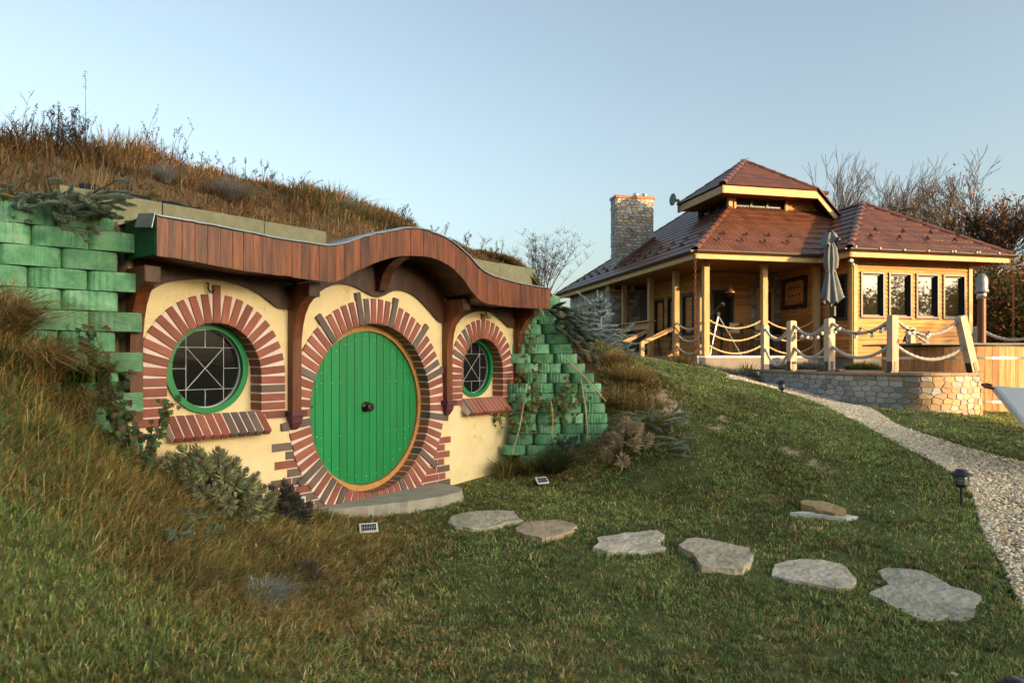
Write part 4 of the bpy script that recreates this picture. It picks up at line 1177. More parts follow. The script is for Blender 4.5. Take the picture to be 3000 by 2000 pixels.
def boards(parent, P0, ax, out, w, z0, z1, holes=(), bh=0.108, mat=None):
    """lapped horizontal cladding; holes: (x0, x1, z0, z1)"""
    n = int(round((z1 - z0) / bh)); bh = (z1 - z0) / n
    for i in range(n):
        a, b = z0 + i * bh, z0 + (i + 1) * bh
        cuts = sorted((x0, x1) for x0, x1, h0, h1 in holes if h0 < (a + b) / 2 < h1)
        segs = []; x = 0.0
        for c0, c1 in cuts:
            if c0 - x > 0.02: segs.append((x, c0))
            x = max(x, c1)
        if w - x > 0.02: segs.append((x, w))
        segs2 = []
        for c0, c1 in segs:
            if c1 - c0 > 2.4:
                m = lerp(c0, c1, random.uniform(0.3, 0.7)); segs2 += [(c0, m - 0.002), (m + 0.002, c1)]
            else: segs2.append((c0, c1))
        for c0, c1 in segs2:
            vs = []
            for x in (c0, c1):
                q = P0 + ax * x
                vs += [q + UP * a + out * 0.001, q + UP * (a - 0.004) + out * 0.030, q + UP * (a + 0.012) + out * 0.034, q + UP * (b + 0.004) + out * 0.014, q + UP * (b + 0.004) + out * 0.001]
            fs = [(k, (k + 1) % 5, 5 + (k + 1) % 5, 5 + k) for k in range(5)] + [(0, 1, 2, 3, 4), (9, 8, 7, 6, 5)]
            MB().add(vs, fs).build('board', mat or M['cladding'], parent)

def window(parent, P0, ax, out, x0, x1, z0, z1, fw=0.055, sash=True, glass=None, dep=0.07, mull=0, name='window', fmat=None):
    """frame set in the wall with a recessed sash and pane"""
    rot = Matrix((ax, out, UP)).transposed()
    c = lambda x, d, z: P0 + ax * x + out * d + UP * z
    b = MB(); w, h = x1 - x0, z1 - z0; xm, zm = (x0 + x1) / 2, (z0 + z1) / 2
    for (cx, cz, dx, dz) in ((x0 + fw / 2, zm, fw, h), (x1 - fw / 2, zm, fw, h), (xm, z0 + fw / 2, w - 2 * fw, fw), (xm, z1 - fw / 2, w - 2 * fw, fw)):
        b.box(c(cx, 0.045 - dep / 2, cz), (dx, dep + 0.03, dz), rot, 0.004)
    g = b.build(name, fmat or M['anthracite'], parent)
    parts = mull + 1
    iw = (w - 2 * fw) / parts
    for k in range(parts):
        a0 = x0 + fw + iw * k; a1 = a0 + iw
        if sash:
            s = MB(); sw = 0.035
            for (cx, cz, dx, dz) in ((a0 + sw / 2, zm, sw, h - 2 * fw), (a1 - sw / 2, zm, sw, h - 2 * fw), ((a0 + a1) / 2, z0 + fw + sw / 2, iw - 2 * sw, sw), ((a0 + a1) / 2, z1 - fw - sw / 2, iw - 2 * sw, sw)):
                s.box(c(cx, -0.04, cz), (dx, 0.05, dz), rot, 0.003)
            s.build('sash', fmat or M['anthracite'], g)
        MB().box(c((a0 + a1) / 2, -0.055, zm), (iw - 0.02, 0.012, h - 2 * fw - 0.02), rot).build('pane', glass or M['win_glass'], g)
    return g

# ---- wing: front wall, left wall
WF, WS0, WS1 = -1.18, 3.55, 7.23
z_of = lambda py, y: EYE - (py - 1055) / 2000 * y
wingf = MB().box(H((WS0 + WS1) / 2, WF + 0.10, (1.45 + 4.30) / 2), (WS1 - WS0 - 0.02, 0.12, 2.85), HR)
W4 = []
for (p0, p1) in ((2518, 2588), (2600, 2668), (2680, 2747), (2759, 2825)):
    W4.append((s_at(p0, WF) - WS0, s_at(p1, WF) - WS0))
wz0, wz1 = 2.75, 3.95
wingw = MB()
edges = [0.01] + [v for ab in W4 for v in ab] + [WS1 - WS0 - 0.01]
for i in range(0, len(edges), 2):
    wingw.box(H(WS0 + (edges[i] + edges[i + 1]) / 2, WF + 0.08, (wz0 + wz1) / 2), (edges[i + 1] - edges[i], 0.14, wz1 - wz0), HR)
wingw.box(H((WS0 + WS1) / 2, WF + 0.08, (1.72 + wz0) / 2), (WS1 - WS0 - 0.02, 0.14, wz0 - 1.72), HR)
wingw.box(H((WS0 + WS1) / 2, WF + 0.08, (wz1 + 4.30) / 2), (WS1 - WS0 - 0.02, 0.14, 4.30 - wz1), HR)
wall = wingw.build('wall', M['cladding'], house)
boards(wall, H(WS0, WF, 0), HA, -HB, WS1 - WS0, 1.74, 4.26, [(a, b, wz0, wz1) for a, b in W4])
for i, (a, b) in enumerate(W4):
    window(house, H(WS0, WF, 0), HA, -HB, a, b, wz0, wz1, dep=0.12)
for s in (WS0 + 0.03, WS1 - 0.03):
    MB().box(H(s, WF - 0.045, 3.0), (0.12, 0.03, 2.52), HR, 0.004).build('corner_board', M['eaves_wood'], house)
MB().box(H(WS0 - 0.045, WF + 0.02, 3.0), (0.03, 0.11, 2.52), HR, 0.004).build('corner_board', M['eaves_wood'], house)
# wing left wall
RW = r_at(2285, WS0)
wlen = RW - WF
P0 = H(WS0, RW, 0)
wl_win = (RW - r_at(2440, WS0), RW - r_at(2485, WS0))
lwb = MB()
lwb.box(H(WS0 + 0.08, (WF + RW) / 2, (1.72 + 2.70) / 2), (0.14, wlen, 0.98), HR); lwb.box(H(WS0 + 0.08, (WF + RW) / 2, 4.1), (0.14, wlen, 0.4), HR)
ra, rb = RW - wl_win[0], RW - wl_win[1]
lwb.box(H(WS0 + 0.08, (ra + RW) / 2, 3.3), (0.14, RW - ra, 1.2), HR); lwb.box(H(WS0 + 0.08, (rb + WF) / 2, 3.3), (0.14, rb - WF, 1.2), HR)
wall = lwb.build('wall', M['cladding'], house)
boards(wall, P0, -HB, -HA, wlen, 1.74, 4.26, [(wl_win[0], wl_win[1], 2.70, 3.90)])
window(house, P0, -HB, -HA, wl_win[0], wl_win[1], 2.70, 3.90, dep=0.12)
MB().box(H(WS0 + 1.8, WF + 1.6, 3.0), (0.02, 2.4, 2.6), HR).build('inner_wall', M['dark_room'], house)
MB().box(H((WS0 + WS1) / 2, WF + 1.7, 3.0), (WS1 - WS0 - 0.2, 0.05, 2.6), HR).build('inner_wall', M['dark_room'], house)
MB().box(H(WS1 - 0.07, WF + 2.0, 3.0), (0.12, 3.9, 2.6), HR).build('wall', M['cladding'], house)
# plinth under the wing
MB().box(H((WS0 + WS1) / 2, WF + 1.9, 1.40), (WS1 - WS0 - 0.1, 3.7, 0.66), HR).build('plinth', M['concrete'], house)

# ---- porch back wall (front of the main block) with window and door in stone
RB = RW; SC = 0.94
P0 = H(SC, RB, 0)
sx = lambda px: s_at(px, RB) - SC
bw = (sx(2083), sx(2148)); dstone = (sx(2197), sx(2284)); ddoor = (sx(2212), sx(2262))
bk = MB()
bk.box(H(SC + bw[0] / 2, RB + 0.08, 3.0), (bw[0], 0.14, 2.6), HR); bk.box(H(SC + (bw[1] + dstone[1]) / 2, RB + 0.08, 3.0), (dstone[1] - bw[1], 0.14, 2.6), HR)
bk.box(H(SC + (bw[0] + bw[1]) / 2, RB + 0.08, 2.1), (bw[1] - bw[0], 0.14, 0.8), HR); bk.box(H(SC + (bw[0] + bw[1]) / 2, RB + 0.08, 4.05), (bw[1] - bw[0], 0.14, 0.5), HR)
wall = bk.build('wall', M['cladding'], house)
boards(wall, P0, HA, -HB, dstone[0], 1.78, 4.24, [(bw[0], bw[1], 2.48, 3.72)])
window(house, P0, HA, -HB, bw[0], bw[1], 2.48, 3.72, dep=0.1)
g = MB().box(H(SC + (dstone[0] + dstone[1]) / 2, RB - 0.01, 3.0), (dstone[1] - dstone[0], 0.05, 2.5), HR).build('stone_pier', M['mortar_grey'], house)
for a, b in ((dstone[0], ddoor[0]), (ddoor[1], dstone[1])):
    rubble(g, lambda x, y, d, a=a: H(SC + a + x, RB - 0.034 - d, ZD + y), b - a, 2.44, 0.16, 0.14, [M['rubble'], M['rubble_warm']], 0.03, seed=int(a * 100))
dr = MB()
for x in (ddoor[0] + 0.04, ddoor[1] - 0.04): dr.box(H(SC + x, RB - 0.06, ZD + 0.98), (0.08, 0.10, 1.96), HR, 0.004)
dr.box(H(SC + (ddoor[0] + ddoor[1]) / 2, RB - 0.06, ZD + 2.0), (ddoor[1] - ddoor[0], 0.10, 0.08), HR, 0.004)
dd = dr.build('door_frame', M['timber'], house)
MB().box(H(SC + (ddoor[0] + ddoor[1]) / 2, RB - 0.045, ZD + 0.98), (ddoor[1] - ddoor[0] - 0.17, 0.03, 1.94), HR, 0.003).build('door', M['anthracite'], house)
# ---- left wall of the main block
RL = 5.15
P0 = H(SC, RL, 0)
rx = lambda px: RL - r_at(px, SC)
lw3 = [(rx(1921), rx(1948)), (rx(1959), rx(1976)), (rx(2002), rx(2034))]
wall = MB().box(H(SC + 0.09, (RB + RL) / 2, 3.0), (0.12, RL - RB, 2.6), HR).build('wall', M['cladding'], house)
boards(wall, P0, -HB, -HA, RL - RB, 1.78, 4.24, [(a, b, 2.42, 3.66) for a, b in lw3])
for a, b in lw3: window(house, P0, -HB, -HA, a, b, 2.42, 3.66, dep=0.02)
MB().box(H(SC - 0.05, RB - 0.05, 3.0), (0.14, 0.14, 2.46), HR, 0.006).build('corner_post', M['timber'], house)
# ---- fireplace and stone end wall
RF, SF0, SF1 = 5.95, -0.30, 0.77
fa = [(0, 0), (SF1 - SF0, 0), (SF1 - SF0, 2.35), (0, 2.35)]
ocx, orad, oz = 0.60, 0.27, 0.72
hole = [(ocx - orad, oz)] + [(ocx - orad * math.cos(a), oz + 0.42 * math.sin(a)) for a in np.linspace(0.15, math.pi - 0.15, 14)] + [(ocx + orad, oz)]
fpw = MB().prism(fa, lambda p, h: H(SF0 + p[0], RF + h, ZD - 0.1 + p[1]), 0.0, 0.5, [hole]).build('fireplace', M['mortar_grey'], house)
rubble(fpw, lambda x, y, d: H(SF0 + x, RF - 0.001 - d, ZD + 1.18 + y), SF1 - SF0, 1.07, 0.22, 0.115, [M['rubble'], M['rubble_warm'], M['rubble']], 0.03, crazy=0.5, seed=4)
for a, b in ((0, ocx - orad - 0.02), (ocx + orad + 0.02, SF1 - SF0)):
    rubble(fpw, lambda x, y, d, a=a: H(SF0 + a + x, RF - 0.001 - d, ZD - 0.1 + y), b - a, 1.27, 0.2, 0.115, [M['rubble'], M['rubble_warm']], 0.03, crazy=0.5, seed=int(a * 50) + 9)
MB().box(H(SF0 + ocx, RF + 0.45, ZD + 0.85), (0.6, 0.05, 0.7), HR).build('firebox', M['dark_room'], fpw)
MB().box(H((SF1 + SC) / 2 + 0.05, RF + 0.15, 3.0), (0.4, 0.3, 2.6), HR).build('stone_pier', M['mortar_grey'], house)
RE = 10.47
ew = MB().box(H(SF0 + 0.25, (RF + RE) / 2 + 0.01, 2.85), (0.48, RE - RF, 3.1), HR).build('stone_wall', M['mortar_grey'], house)
wx = lambda px: RE - r_at(px, SF0)
nwin = [(wx(1686), wx(1705)), (wx(1724), wx(1740))]
for i, (x0, x1, z0, z1) in enumerate([(0.0, nwin[0][0] - 0.06, ZD - 0.6, 4.2), (nwin[0][0] - 0.06, nwin[1][1] + 0.06, 3.72, 4.2), (nwin[0][1] + 0.06, nwin[1][0] - 0.06, ZD, 3.72), (nwin[1][1] + 0.06, RE - RF, ZD - 0.3, 4.2), (nwin[0][0] - 0.06, nwin[1][1] + 0.06, ZD - 0.3, 2.6)]):
    if i == 2: x0, x1, z0, z1 = nwin[0][1] + 0.06, nwin[1][0] - 0.06, 2.6, 3.72
    rubble(ew, lambda x, y, d, x0=x0, z0=z0: H(SF0 - 0.001 - d, RE - x0 - x, z0 + y), x1 - x0, z1 - z0, 0.32, 0.26, [M['rubble_pale'], M['rubble_pale'], M['rubble']], 0.03, joint=0.02, seed=20 + i)
for a, b in nwin:
    window(house, H(SF0, RE, 0), -HB, -HA, a, b, 2.62, 3.70, fw=0.07, fmat=M['eaves_wood'], dep=0.0, sash=False)
# shelf over the fireplace
sh = MB()
sh.box(H(SF0 + 0.55, RF - 0.12, ZD + 2.28), (1.5, 0.34, 0.05), HR, 0.004); sh.box(H(SF0 + 0.55, RF - 0.12, ZD + 2.48), (1.5, 0.30, 0.03), HR)
for x in (-0.18, 0.0, 0.62, 1.28): sh.box(H(SF0 + x, RF - 0.12, ZD + 2.38), (0.03, 0.3, 0.17), HR)
sh.build('shelf', M['timber'], house)

# ---- deck, ceiling
M['deck'] = nmat('deck_boards', [(0.22, 0.13, 0.07), (0.34, 0.21, 0.12)], scale=3, stretch=(1, 6, 1), rough=0.7, bump=0.2, objvar=0.1)
dk = MB(); dk.box(H(1.55, 3.0, ZD - 0.06), (4.0, 6.7, 0.12), HR); dk.build('porch_deck', M['deck'], house)
MB().box(H(1.58, -0.365, ZD - 0.03), (4.06, 0.03, 0.05), HR, 0.004).build('deck_edge', M['white_edge'], house)
MB().box(H(1.58, -0.355, ZD - 0.30), (4.06, 0.05, 0.48), HR).build('plinth', M['concrete'], house)
MB().box(H(-0.4, 3.0, ZD - 0.3), (0.05, 6.6, 0.48), HR).build('plinth', M['concrete'], house)
cl = MB(); cl.add([H(-0.55, -0.55, ZE + 0.03), H(3.5, -0.55, ZE + 0.03), H(3.5, 6.0, ZE + 0.03), H(-0.55, 6.0, ZE + 0.03)], [(0, 1, 2, 3)]); cl.build('ceiling', M['ceiling_wood'], house)
MB().box(H(3, 7, 4.28), (6.0, 9.0, 0.03), HR).build('ceiling', M['ceiling_wood'], house)
# posts
PW = 0.155
posts_front = [0.0, s_at(2238, 0), s_at(2391, 0)]
posts_left = [r_at(1980, 0), r_at(1906, 0), r_at(1829, 0)]
for s in posts_front:
    MB().box(H(s, 0, (ZD + ZE) / 2), (PW, PW, ZE - ZD), HR, 0.008).build('post', M['timber'], house)
for r in posts_left:
    MB().box(H(0, r, (ZD + ZE) / 2 - 0.1), (PW, PW, ZE - ZD + 0.2), HR, 0.008).build('post', M['timber'], house)
# eaves beams and gutters
OV = 0.65
def eave(a, b, out, name='eaves_beam', lap=0.0):
    ax = (b - a).normalized(); L = (b - a).length
    rot = Matrix((ax, out, UP)).transposed()
    MB().box((a + b) / 2 - out * 0.045 + UP * 0.075, (L, 0.09, 0.17), rot, 0.006).build(name, M['eaves_wood'], house)
    n = 8; vs = []; fs = []
    for e, P in enumerate((a - ax * lap, b + ax * lap)):
        for i in range(n + 1):
            th = math.pi * i / n
            vs.append(P + out * (0.062 - 0.062 * math.cos(th)) + UP * (0.20 - 0.075 * math.sin(th)))
        vs.append(P + out * 0.12 + UP * 0.195); vs.append(P + out * 0.004 + UP * 0.195)
    m = n + 3
    fs = [(i, (i + 1) % m, m + (i + 1) % m, m + i) for i in range(m)] + [tuple(range(m)), tuple(reversed(range(m, 2 * m)))]
    MB().add(vs, fs).build('gutter', M['gutter'], house)
WO = 0.60
SWE0, SWE1, RWE = WS0 - WO, 7.90, WF - WO
eave(H(-OV, -OV, ZE), H(SWE0, -OV, ZE), -HB)
eave(H(-OV, -OV, ZE), H(-OV, 11.25, ZE), -HA)
eave(H(SWE0, RWE, ZE), H(SWE1, RWE, ZE), -HB, lap=0.06)
eave(H(SWE0, RWE, ZE), H(SWE0, -OV, ZE), -HA)
for a, b in (((SWE0 + 0.05, RWE + 0.05), (SWE1, WF)), ((SWE0 + 0.05, WF), (WS0, -OV))):
    MB().box(H((a[0] + b[0]) / 2, (a[1] + b[1]) / 2, ZE + 0.045), (b[0] - a[0], b[1] - a[1], 0.02), HR).build('soffit', M['soffit_red'], house)
MB().box(H((WS1 + SWE1) / 2, WF + 1.0, ZE + 0.045), (SWE1 - WS1, 2.0, 0.02), HR).build('soffit', M['soffit_red'], house)
MB().box(H(-0.35, 8.3, ZE + 0.045), (0.5, 5.6, 0.02), HR).build('soffit', M['ceiling_wood'], house)

# ---- roofs
ZR = ZE + 0.20
def tile_mesh():
    w, L, n = 0.272, 0.40, 8
    vs = []; fs = []
    for (y, lift) in ((0.0, 0.030), (L, 0.004)):
        for k in range(n + 1):
            x = -w / 2 + w * k / n
            vs.append((x, y, lift + 0.016 * abs(math.sin(math.pi * 2 * (k / n)))))
    m = n + 1
    for k in range(n): fs.append((k, k + 1, m + k + 1, m + k))
    b0 = len(vs)
    for k in range(n + 1):
        x = -w / 2 + w * k / n; vs.append((x, 0.0, 0.002 + 0.010 * abs(math.sin(math.pi * 2 * (k / n)))))
    for k in range(n): fs.append((b0 + k, b0 + k + 1, k + 1, k))
    me = MB().add(vs, fs).mesh('tile'); me.materials.append(M['tile']); return me
TILE = tile_mesh()
def roof_plane(poly, name='roof', single=True, part=None):
    """poly: corner points; first edge is the eave (left to right seen from outside). Bed sheet plus tiles"""
    P = [Vector(p) for p in poly]
    ex = (P[1] - P[0]).normalized()
    nrm = (P[1] - P[0]).cross(P[2] - P[0]).normalized()
    if nrm.z < 0: nrm = -nrm
    ey = nrm.cross(ex); 
    if ey.z < 0: ey = -ey
    b = MB(); n = len(P)
    vs = P + [p - nrm * 0.06 for p in P]
    b.add(vs, [tuple(range(n)), tuple(reversed(range(n, 2 * n)))] + [(i, (i + 1) % n, n + (i + 1) % n, n + i) for i in range(n)])
    rf = part or b.build(name, M['tile_bed'], house)
    if part: b.build('underlay', M['tile_bed'], part)
    q = [((p - P[0]).dot(ex), (p - P[0]).dot(ey)) for p in P]
    st, w = 0.345, 0.27
    top = max(v for u, v in q)
    acc = MB()
    row = 0; cnt = 0
    y = -0.04
    while y < top - 0.03:
        yc = y + 0.17
        xs = []
        for i in range(n):
            (u0, v0), (u1, v1) = q[i], q[(i + 1) % n]
            if (v0 - yc) * (v1 - yc) < 0: xs.append(u0 + (u1 - u0) * (yc - v0) / (v1 - v0))
        if len(xs) >= 2:
            a, bb = min(xs), max(xs)
            x = math.floor(a / w) * w + w / 2 + (w / 2 if False else 0)
            while x < bb + w / 2:
                xa, xb = max(a - 0.02, x - w / 2), min(bb + 0.02, x + w / 2)
                if xb - xa > 0.07:
                    sc_x = (xb - xa) / w
                    o = P[0] + ex * ((xa + xb) / 2) + ey * y + nrm * (0.004 + random.uniform(0, 0.003))
                    mw = frame(o, ex * sc_x, ey, nrm)
                    if single: put('tile', TILE, None, rf, mw)
                    else: acc.add([mw @ Vector(v.co) for v in TILE.vertices], [tuple(p.vertices) for p in TILE.polygons])
                    cnt += 1
                x += w
        y += st; row += 1
    if not single:
        acc.build('tile_field', M['tile'], rf, kind='stuff')
    return rf, cnt
def caps(a, b, parent, r=0.085, step=0.36, name='ridge_tile'):
    a, b = Vector(a), Vector(b); d = (b - a); L = d.length; ax = d.normalized()
    side = ax.cross(UP).normalized(); up = side.cross(ax)
    n = max(1, round(L / step)); step = L / n
    me = None
    vs = []; m = 7
    for (y, k) in ((0.0, 1.05), (step * 1.06, 0.95)):
        for i in range(m):
            th = math.pi * i / (m - 1)
            vs.append((r * k * math.cos(th), y, r * k * math.sin(th) * 0.9 - 0.02 + (0.008 if y == 0 else 0)))
    fs = [(i, i + 1, m + i + 1, m + i) for i in range(m - 1)]
    me = MB().add(vs, fs, True).mesh(name); me.materials.append(M['tile'])
    for i in range(n):
        put(name, me, None, parent, frame(a + ax * (step * i), side, ax, up))
zr = lambda run: ZR + run * TAN
# main front slope, up to the tower
RT = 1.80
rf1, c1 = roof_plane([H(-OV, -OV, ZR), H(SWE0 + 2.5, -OV, ZR), H(SWE0 + 2.5, RT + 0.15, zr(RT + 0.15 + OV)), H(RT + 0.15, RT + 0.15, zr(RT + 0.15 + OV))])
# main left slope, one field of tiles
KT = 4.3
rf2, c2 = roof_plane([H(-OV, 11.25, ZR), H(-OV, -OV, ZR), H(-OV + KT, -OV + KT, zr(KT)), H(-OV + KT, 11.25 - KT, zr(KT))], single=False)
MB().box(H(5.0, 5.5, zr(KT) - 0.2), (3.0, 4.0, 0.1), HR).build('roof_cap', M['tile_bed'], house)
caps(H(-OV, -OV, ZR + 0.02), H(RT - 0.1, RT - 0.1, zr(RT - 0.1 + OV) + 0.03), rf1, 0.10)
caps(H(-OV, 11.25, ZR + 0.02), H(-OV + KT, 11.25 - KT, zr(KT) + 0.02), rf2, 0.085)
MB().add([H(-OV, 11.25, ZR), H(4, 11.25, ZR), H(-OV + KT, 11.25 - KT, zr(KT))], [(0, 1, 2)]).build('roof', M['tile_bed'], house)
# wing roof
KW = 2.5
ap = (SWE0 + KW, RWE + KW)
rf3, c3 = roof_plane([H(SWE0, RWE, ZR), H(SWE1 + 0.05, RWE, ZR), H(ap[0], ap[1], zr(KW))])
rf4, c4 = roof_plane([H(SWE0, 1.0, ZR), H(SWE0, RWE, ZR), H(ap[0], ap[1], zr(KW)), H(ap[0], 3.2, zr(KW))])
MB().add([H(SWE1 + 0.05, RWE, ZR), H(SWE1 + 0.05, 4, ZR), H(ap[0], 4, zr(KW)), H(ap[0], ap[1], zr(KW))], [(0, 1, 2, 3)]).build('roof', M['tile_bed'], house)
caps(H(SWE0, RWE, ZR + 0.02), H(ap[0], ap[1], zr(KW) + 0.03), rf3, 0.10)
caps(H(SWE1 + 0.05, RWE, ZR + 0.02), H(ap[0], ap[1], zr(KW) + 0.03), rf3, 0.09)
caps(H(ap[0], ap[1], zr(KW) + 0.03), H(ap[0], 3.2, zr(KW) + 0.03), rf4, 0.09)
# snow hooks
def hooks(a, b, out, n, rowsz, parent):
    for j, (up_run) in enumerate(rowsz):
        for i in range(n):
            t = (i + 0.5 + 0.5 * (j % 2)) / (n + 0.5)
            p = a.lerp(b, t) + out * up_run + UP * (up_run * TAN + 0.045)
            vs = [p + UP * -0.03 - out * 0.12, p + UP * 0.03 - out * 0.03 + (b - a).normalized() * 0.03, p + UP * 0.13 - out * 0.0, p + UP * 0.03 - out * 0.03 - (b - a).normalized() * 0.03, p + out * 0.06 + UP * 0.04]
            MB().add(vs, [(0, 1, 2), (0, 2, 3), (1, 4, 2), (4, 3, 2), (0, 3, 4, 1)]).build('snow_hook', M['tile'], parent)
hooks(H(-0.1, -OV, ZR), H(SWE0, -OV, ZR), HB, 4, (0.42, 0.75), rf1)
hooks(H(SWE0 + 0.6, RWE, ZR), H(SWE1 - 0.4, RWE, ZR), HB, 4, (0.50, 0.85), rf3)
hooks(H(-OV, 10.4, ZR), H(-OV, 0.2, ZR), HA, 12, (0.5, 0.85), rf2)

# ---- clerestory tower
TS0, TS1, TR0, TR1 = 1.80, 4.95, 1.80, 3.7
ZT0, ZT1 = 6.02, 6.62
tb = MB()
tw = [(s_at(2152, TR0) - TS0, s_at(2298, TR0) - TS0)]
tz0, tz1 = 6.03, 6.50
tb.box(H((TS0 + TS1) / 2, TR0 + 1.1, 6.25), (TS1 - TS0 - 0.1, 1.7, 1.0), HR)
twr = tb.build('wall', M['dark_room'], house)
boards(twr, H(TS0, TR0, 0), HA, -HB, TS1 - TS0 - 0.1, 5.55, 6.85, [(tw[0][0] - 0.04, tw[0][1] + 0.04, tz0 - 0.04, tz1 + 0.04)], bh=0.16)
fr = MB()
for (x0, x1, z0, z1) in ((tw[0][0] - 0.05, tw[0][0], tz0 - 0.05, tz1 + 0.05), (tw[0][1], tw[0][1] + 0.05, tz0 - 0.05, tz1 + 0.05), (tw[0][0], tw[0][1], tz0 - 0.05, tz0), (tw[0][0], tw[0][1], tz1, tz1 + 0.05)):
    fr.box(H(TS0 + (x0 + x1) / 2, TR0 - 0.03, (z0 + z1) / 2), (x1 - x0, 0.10, z1 - z0), HR)
fr.build('window_trim', M['eaves_wood'], house)
window(house, H(TS0, TR0, 0), HA, -HB, tw[0][0], tw[0][1], tz0, tz1, fw=0.03, mull=2, dep=0.02)
boards(twr, H(TS0, TR1, 0), -HB, -HA, TR1 - TR0, 5.55, 6.85, [(0.02, TR1 - TR0 - 0.1, tz0 - 0.04, tz1 + 0.04)], bh=0.16)
window(house, H(TS0, TR1, 0), -HB, -HA, 0.08, TR1 - TR0 - 0.16, tz0, tz1, fw=0.03, mull=2, dep=0.02)
MB().box(H(TS0 - 0.04, TR0 - 0.04, 6.3), (0.12, 0.12, 0.8), HR).build('corner_post', M['eaves_wood'], house)
ES, ER, ZU = 1.19, 1.19, 6.66
apx = H(3.02, 3.02, 7.93)
eL, eR, eB = H(ES, ER, ZU), H(4.30, ER, ZU), H(ES, 3.95, ZU)
rf5, c5 = roof_plane([eL, eR, apx])
rf6, c6 = roof_plane([eB, eL, apx], single=False)
dn = H(5.25, ER, ZU - 0.95 * 1.0)
MB().add([eR, dn, H(5.25, 3.95, ZU - 0.95), H(4.0, 3.95, 7.0), apx], [(0, 1, 2, 3, 4)]).build('roof', M['tile_bed'], house)
MB().add([eB, H(5.25, 3.95, ZU - 0.95), H(4.0, 3.95, 7.0), apx], [(0, 3, 2), (0, 2, 1)]).build('roof', M['tile_bed'], house)
caps(eL + UP * 0.02, apx + UP * 0.03, rf5, 0.10)
caps(eR + UP * 0.02, apx + UP * 0.03, rf5, 0.085)
caps(eB + UP * 0.02, apx + UP * 0.02, rf6, 0.08)
caps(dn + UP * 0.03, eR + UP * 0.03, rf5, 0.085, 0.24)
def fascia(a, b, out, h=0.21):
    ax = (b - a).normalized()
    vs = [a, b, b - UP * h, a - UP * h]; vs += [v - out * 0.05 for v in vs]
    MB().add(vs, [(0, 1, 2, 3), (7, 6, 5, 4), (0, 4, 5, 1), (1, 5, 6, 2), (2, 6, 7, 3), (3, 7, 4, 0)]).build('eaves_board', M['eaves_wood'], house)
fascia(eL - UP * 0.03, eR - UP * 0.03, -HB); fascia(eB - UP * 0.03, eL - UP * 0.03, -HA); fascia(eR - UP * 0.03, dn - UP * 0.03, -HB, 0.2)
MB().add([H(ES + 0.03, ER + 0.03, ZU - 0.2), H(4.5, ER + 0.03, ZU - 0.2), H(4.9, TR0 + 0.05, ZU - 0.2), H(TS0, TR0 + 0.05, ZU - 0.2)], [(0, 1, 2, 3)]).build('soffit', M['soffit_red'], house)
MB().add([H(ES + 0.03, ER + 0.03, ZU - 0.2), H(TS0, TR0 + 0.05, ZU - 0.2), H(TS0, TR1 + 0.2, ZU - 0.2), H(ES + 0.03, 3.9, ZU - 0.2)], [(0, 1, 2, 3)]).build('soffit', M['ceiling_wood'], house)
# ---- chimney
CS0, CS1, CR0, CR1, CZ = -0.08, 1.30, 6.0, 6.5, 7.32
ch = MB().box(H((CS0 + CS1) / 2, (CR0 + CR1) / 2, 6.0), (CS1 - CS0, CR1 - CR0, 2 * (CZ - 6.0)), HR).build('chimney', M['mortar_grey'], house)
rubble(ch, lambda x, y, d: H(CS0 + x, CR0 - 0.001 - d, 4.55 + y), CS1 - CS0, CZ - 4.55, 0.19, 0.105, [M['rubble_pale'], M['rubble'], M['rubble'], M['rubble_pale'], M['rubble_warm']], 0.035, crazy=0.75, seed=31, region=[(0, 0.02), (CS1 - CS0, 0.98), (CS1 - CS0, CZ - 4.55), (0, CZ - 4.55)])
rubble(ch, lambda x, y, d: H(CS0 - 0.001 - d, CR1 - x, 4.6 + y), CR1 - CR0, CZ - 4.6, 0.19, 0.13, [M['rubble_pale']], 0.035, crazy=0.75, seed=32)
MB().box(H((CS0 + CS1) / 2, (CR0 + CR1) / 2, CZ + 0.045), (CS1 - CS0 + 0.1, CR1 - CR0 + 0.1, 0.10), HR, 0.005).build('chimney_cap', M['copper_cap'], ch)
for s in (0.75, 1.07):
    MB().lathe([(0.13, 0), (0.115, 0.13), (0.11, 0.15), (0.07, 0.155)], H(s, 6.25, CZ + 0.09), 16).build('chimney_pot', M['steel'], ch)
vs = [H(CS0 + 0.02, CR0 - 0.02, zr(CS0 + 0.02 + OV) + 0.02), H(CS1 + 0.05, CR0 - 0.02, zr(CS1 + 0.05 + OV) + 0.02), H(CS1 + 0.05, CR0 - 0.02, zr(CS1 + 0.05 + OV) + 0.20), H(CS0 + 0.02, CR0 - 0.02, zr(CS0 + OV) + 0.20)]
vs += [v - HB * 0.06 for v in vs]
MB().add(vs, [(0, 1, 2, 3), (7, 6, 5, 4), (0, 4, 5, 1), (1, 5, 6, 2), (2, 6, 7, 3), (3, 7, 4, 0)]).build('flashing', M['tile'], ch)
# ---- satellite dish on the tower eaves
dish = thing('satellite_dish', H(ES - 0.1, 3.9, 6.4), 'grey satellite dish on a bent arm at the tower eaves', 'satellite dish')
dc = at(1972, 585, 21.9)
dax = Vector((-1, -0.35, 0.1)).normalized(); dxx = dax.cross(UP).normalized()
MB().lathe([(0.0, -0.03), (0.10, -0.02), (0.19, 0.012), (0.195, 0.016), (0.10, -0.008), (0.0, -0.018)], dc, 24, Matrix((dxx, UP, dax)).transposed()).build('reflector', M['concrete'], dish)
MB().tube([dc - dax * 0.02, dc - dax * 0.22], 0.05, 10).build('mount', M['concrete'], dish)
MB().tube([dc - dax * 0.18 - UP * 0.04, dc - dax * 0.2 - UP * 0.25, H(ES, 3.85, 6.42)], 0.018, 8).build('arm', M['concrete'], dish)
